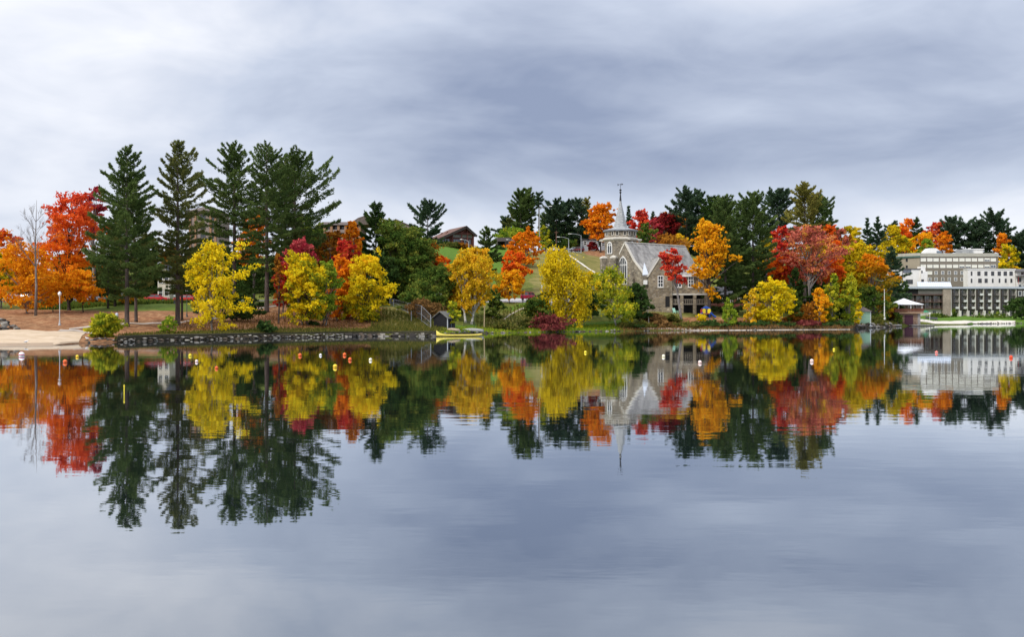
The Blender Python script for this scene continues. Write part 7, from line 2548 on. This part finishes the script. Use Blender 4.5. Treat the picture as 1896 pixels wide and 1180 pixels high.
def gull(px, D, rz, label):
    t = empty('gull', P(px, D, .02), label, 'gull', 'gulls on the beach', rz)
    m = mat('gull_white', (.82, .82, .80), .8)
    vs = MB()
    xs = [(-.26, .02, .22), (-.16, .055, .235), (-.04, .09, .245), (.07, .085, .26), (.13, .05, .31), (.16, .045, .345), (.20, .046, .36), (.235, .02, .352)]
    n = 8
    v, f = [], []
    for x, r, z in xs:
        for k in range(n):
            a = 2 * math.pi * k / n
            v.append((x, math.cos(a) * r * .8, z + math.sin(a) * r))
    for i in range(len(xs) - 1):
        for k in range(n):
            f.append((i * n + k, i * n + (k + 1) % n, (i + 1) * n + (k + 1) % n, (i + 1) * n + k))
    f += [tuple(range(n - 1, -1, -1)), tuple((len(xs) - 1) * n + k for k in range(n))]
    MB().add(v, f).build('body', m, t, True)
    for s in (-1, 1):
        MB().add([(.06, s * .075, .30), (-.05, s * .085, .29), (-.30, s * .03, .235), (-.05, s * .082, .21), (.05, s * .08, .24), (-.05, s * .095, .255)], [(0, 1, 5), (1, 2, 5), (2, 3, 5), (3, 4, 5), (4, 0, 5)]).build('wing', mat('gull_grey', (.42, .44, .47), .8), t)
        MB().tube([(.0, s * .03, .17), (.01, s * .03, .0)], .009, 5).build('leg', mat('gull_leg', (.55, .35, .08), .7), t)
    MB().tube([(.235, 0, .352), (.30, 0, .34)], [.016, .004], 5).build('beak', mat('gull_leg', (.55, .35, .08)), t)


gull(48.5, 108, R(30), 'white gull standing on the wet sand beside the large buoy')
gull(161, 117.2, R(170), 'white gull at the water below the yellow green bush')


def person():
    b = P(216, 145.0, .03)
    t = empty('person', b, 'person in dark trousers and pale blue top walking on the footpath', 'person', None, R(60))
    J = {'pelvis': (0, 0, .86, .135), 'chest': (.03, 0, 1.22, .155), 'neck': (.05, 0, 1.40, .06), 'head': (.08, 0, 1.53, .10), 'crown': (.075, 0, 1.63, .07),
         'hl': (.0, .09, .82, .095), 'kl': (.16, .10, .46, .065), 'al': (.14, .10, .08, .045), 'tl': (.30, .10, .03, .04),
         'hr': (.0, -.09, .82, .095), 'kr': (-.08, -.10, .46, .065), 'ar': (-.30, -.10, .13, .045), 'tr': (-.18, -.10, .03, .04),
         'sl': (.03, .19, 1.33, .065), 'el': (-.06, .24, 1.08, .05), 'wl': (.02, .24, .86, .035), 'fl': (.05, .24, .77, .035),
         'sr': (.03, -.19, 1.33, .065), 'er': (.02, -.24, 1.07, .05), 'wr': (.18, -.22, .88, .035), 'fr': (.23, -.22, .80, .035)}
    E = [('pelvis', 'chest'), ('chest', 'neck'), ('neck', 'head'), ('head', 'crown'), ('pelvis', 'hl'), ('hl', 'kl'), ('kl', 'al'), ('al', 'tl'), ('pelvis', 'hr'), ('hr', 'kr'), ('kr', 'ar'), ('ar', 'tr'),
         ('chest', 'sl'), ('sl', 'el'), ('el', 'wl'), ('wl', 'fl'), ('chest', 'sr'), ('sr', 'er'), ('er', 'wr'), ('wr', 'fr')]
    names = list(J)
    me = bpy.data.meshes.new('body')
    me.from_pydata([J[k][:3] for k in names], [(names.index(a), names.index(c)) for a, c in E], [])
    tmp = bpy.data.objects.new('body', me)
    COL.objects.link(tmp)
    sk = tmp.modifiers.new('skin', 'SKIN')
    for i, k in enumerate(names):
        sv = me.skin_vertices[0].data[i]
        sv.radius = (J[k][3], J[k][3])
        sv.use_root = k == 'pelvis'
    sb = tmp.modifiers.new('sub', 'SUBSURF')
    sb.levels = sb.render_levels = 2
    dg = bpy.context.evaluated_depsgraph_get()
    m2 = bpy.data.meshes.new_from_object(tmp.evaluated_get(dg))
    bpy.data.objects.remove(tmp)
    m2.materials.clear()
    for m in (mat('dark_trousers', (.03, .035, .06), .9), mat('pale_blue_top', (.50, .55, .66), .9), mat('skin', (.55, .34, .25), .7), mat('dark_shoes', (.02, .02, .02), .8)):
        m2.materials.append(m)
    for p in m2.polygons:
        z, y = p.center.z, abs(p.center.y)
        p.material_index = 3 if z < .10 else 1 if (z > .90 and z < 1.39) else 0 if z <= .90 and y < .19 else 2
        p.use_smooth = True
    o = link('body', m2, None, t)
    MB().ball((.06, 0, 1.60), .115, 10, 8, (1, .9, .85)).build('hair', mat('brown_hair', (.06, .035, .02), .8), t, True)
    f = MB().tube([(.175, 0, 1.55), (.20, 0, 1.52)], [.012, .016], 5).box(.165, .178, -.05, -.02, 1.56, 1.575).box(.165, .178, .02, .05, 1.56, 1.575).box(.165, .176, -.03, .03, 1.485, 1.495)
    f.build('face', mat('face_dark', (.20, .10, .08), .8), t)


person()
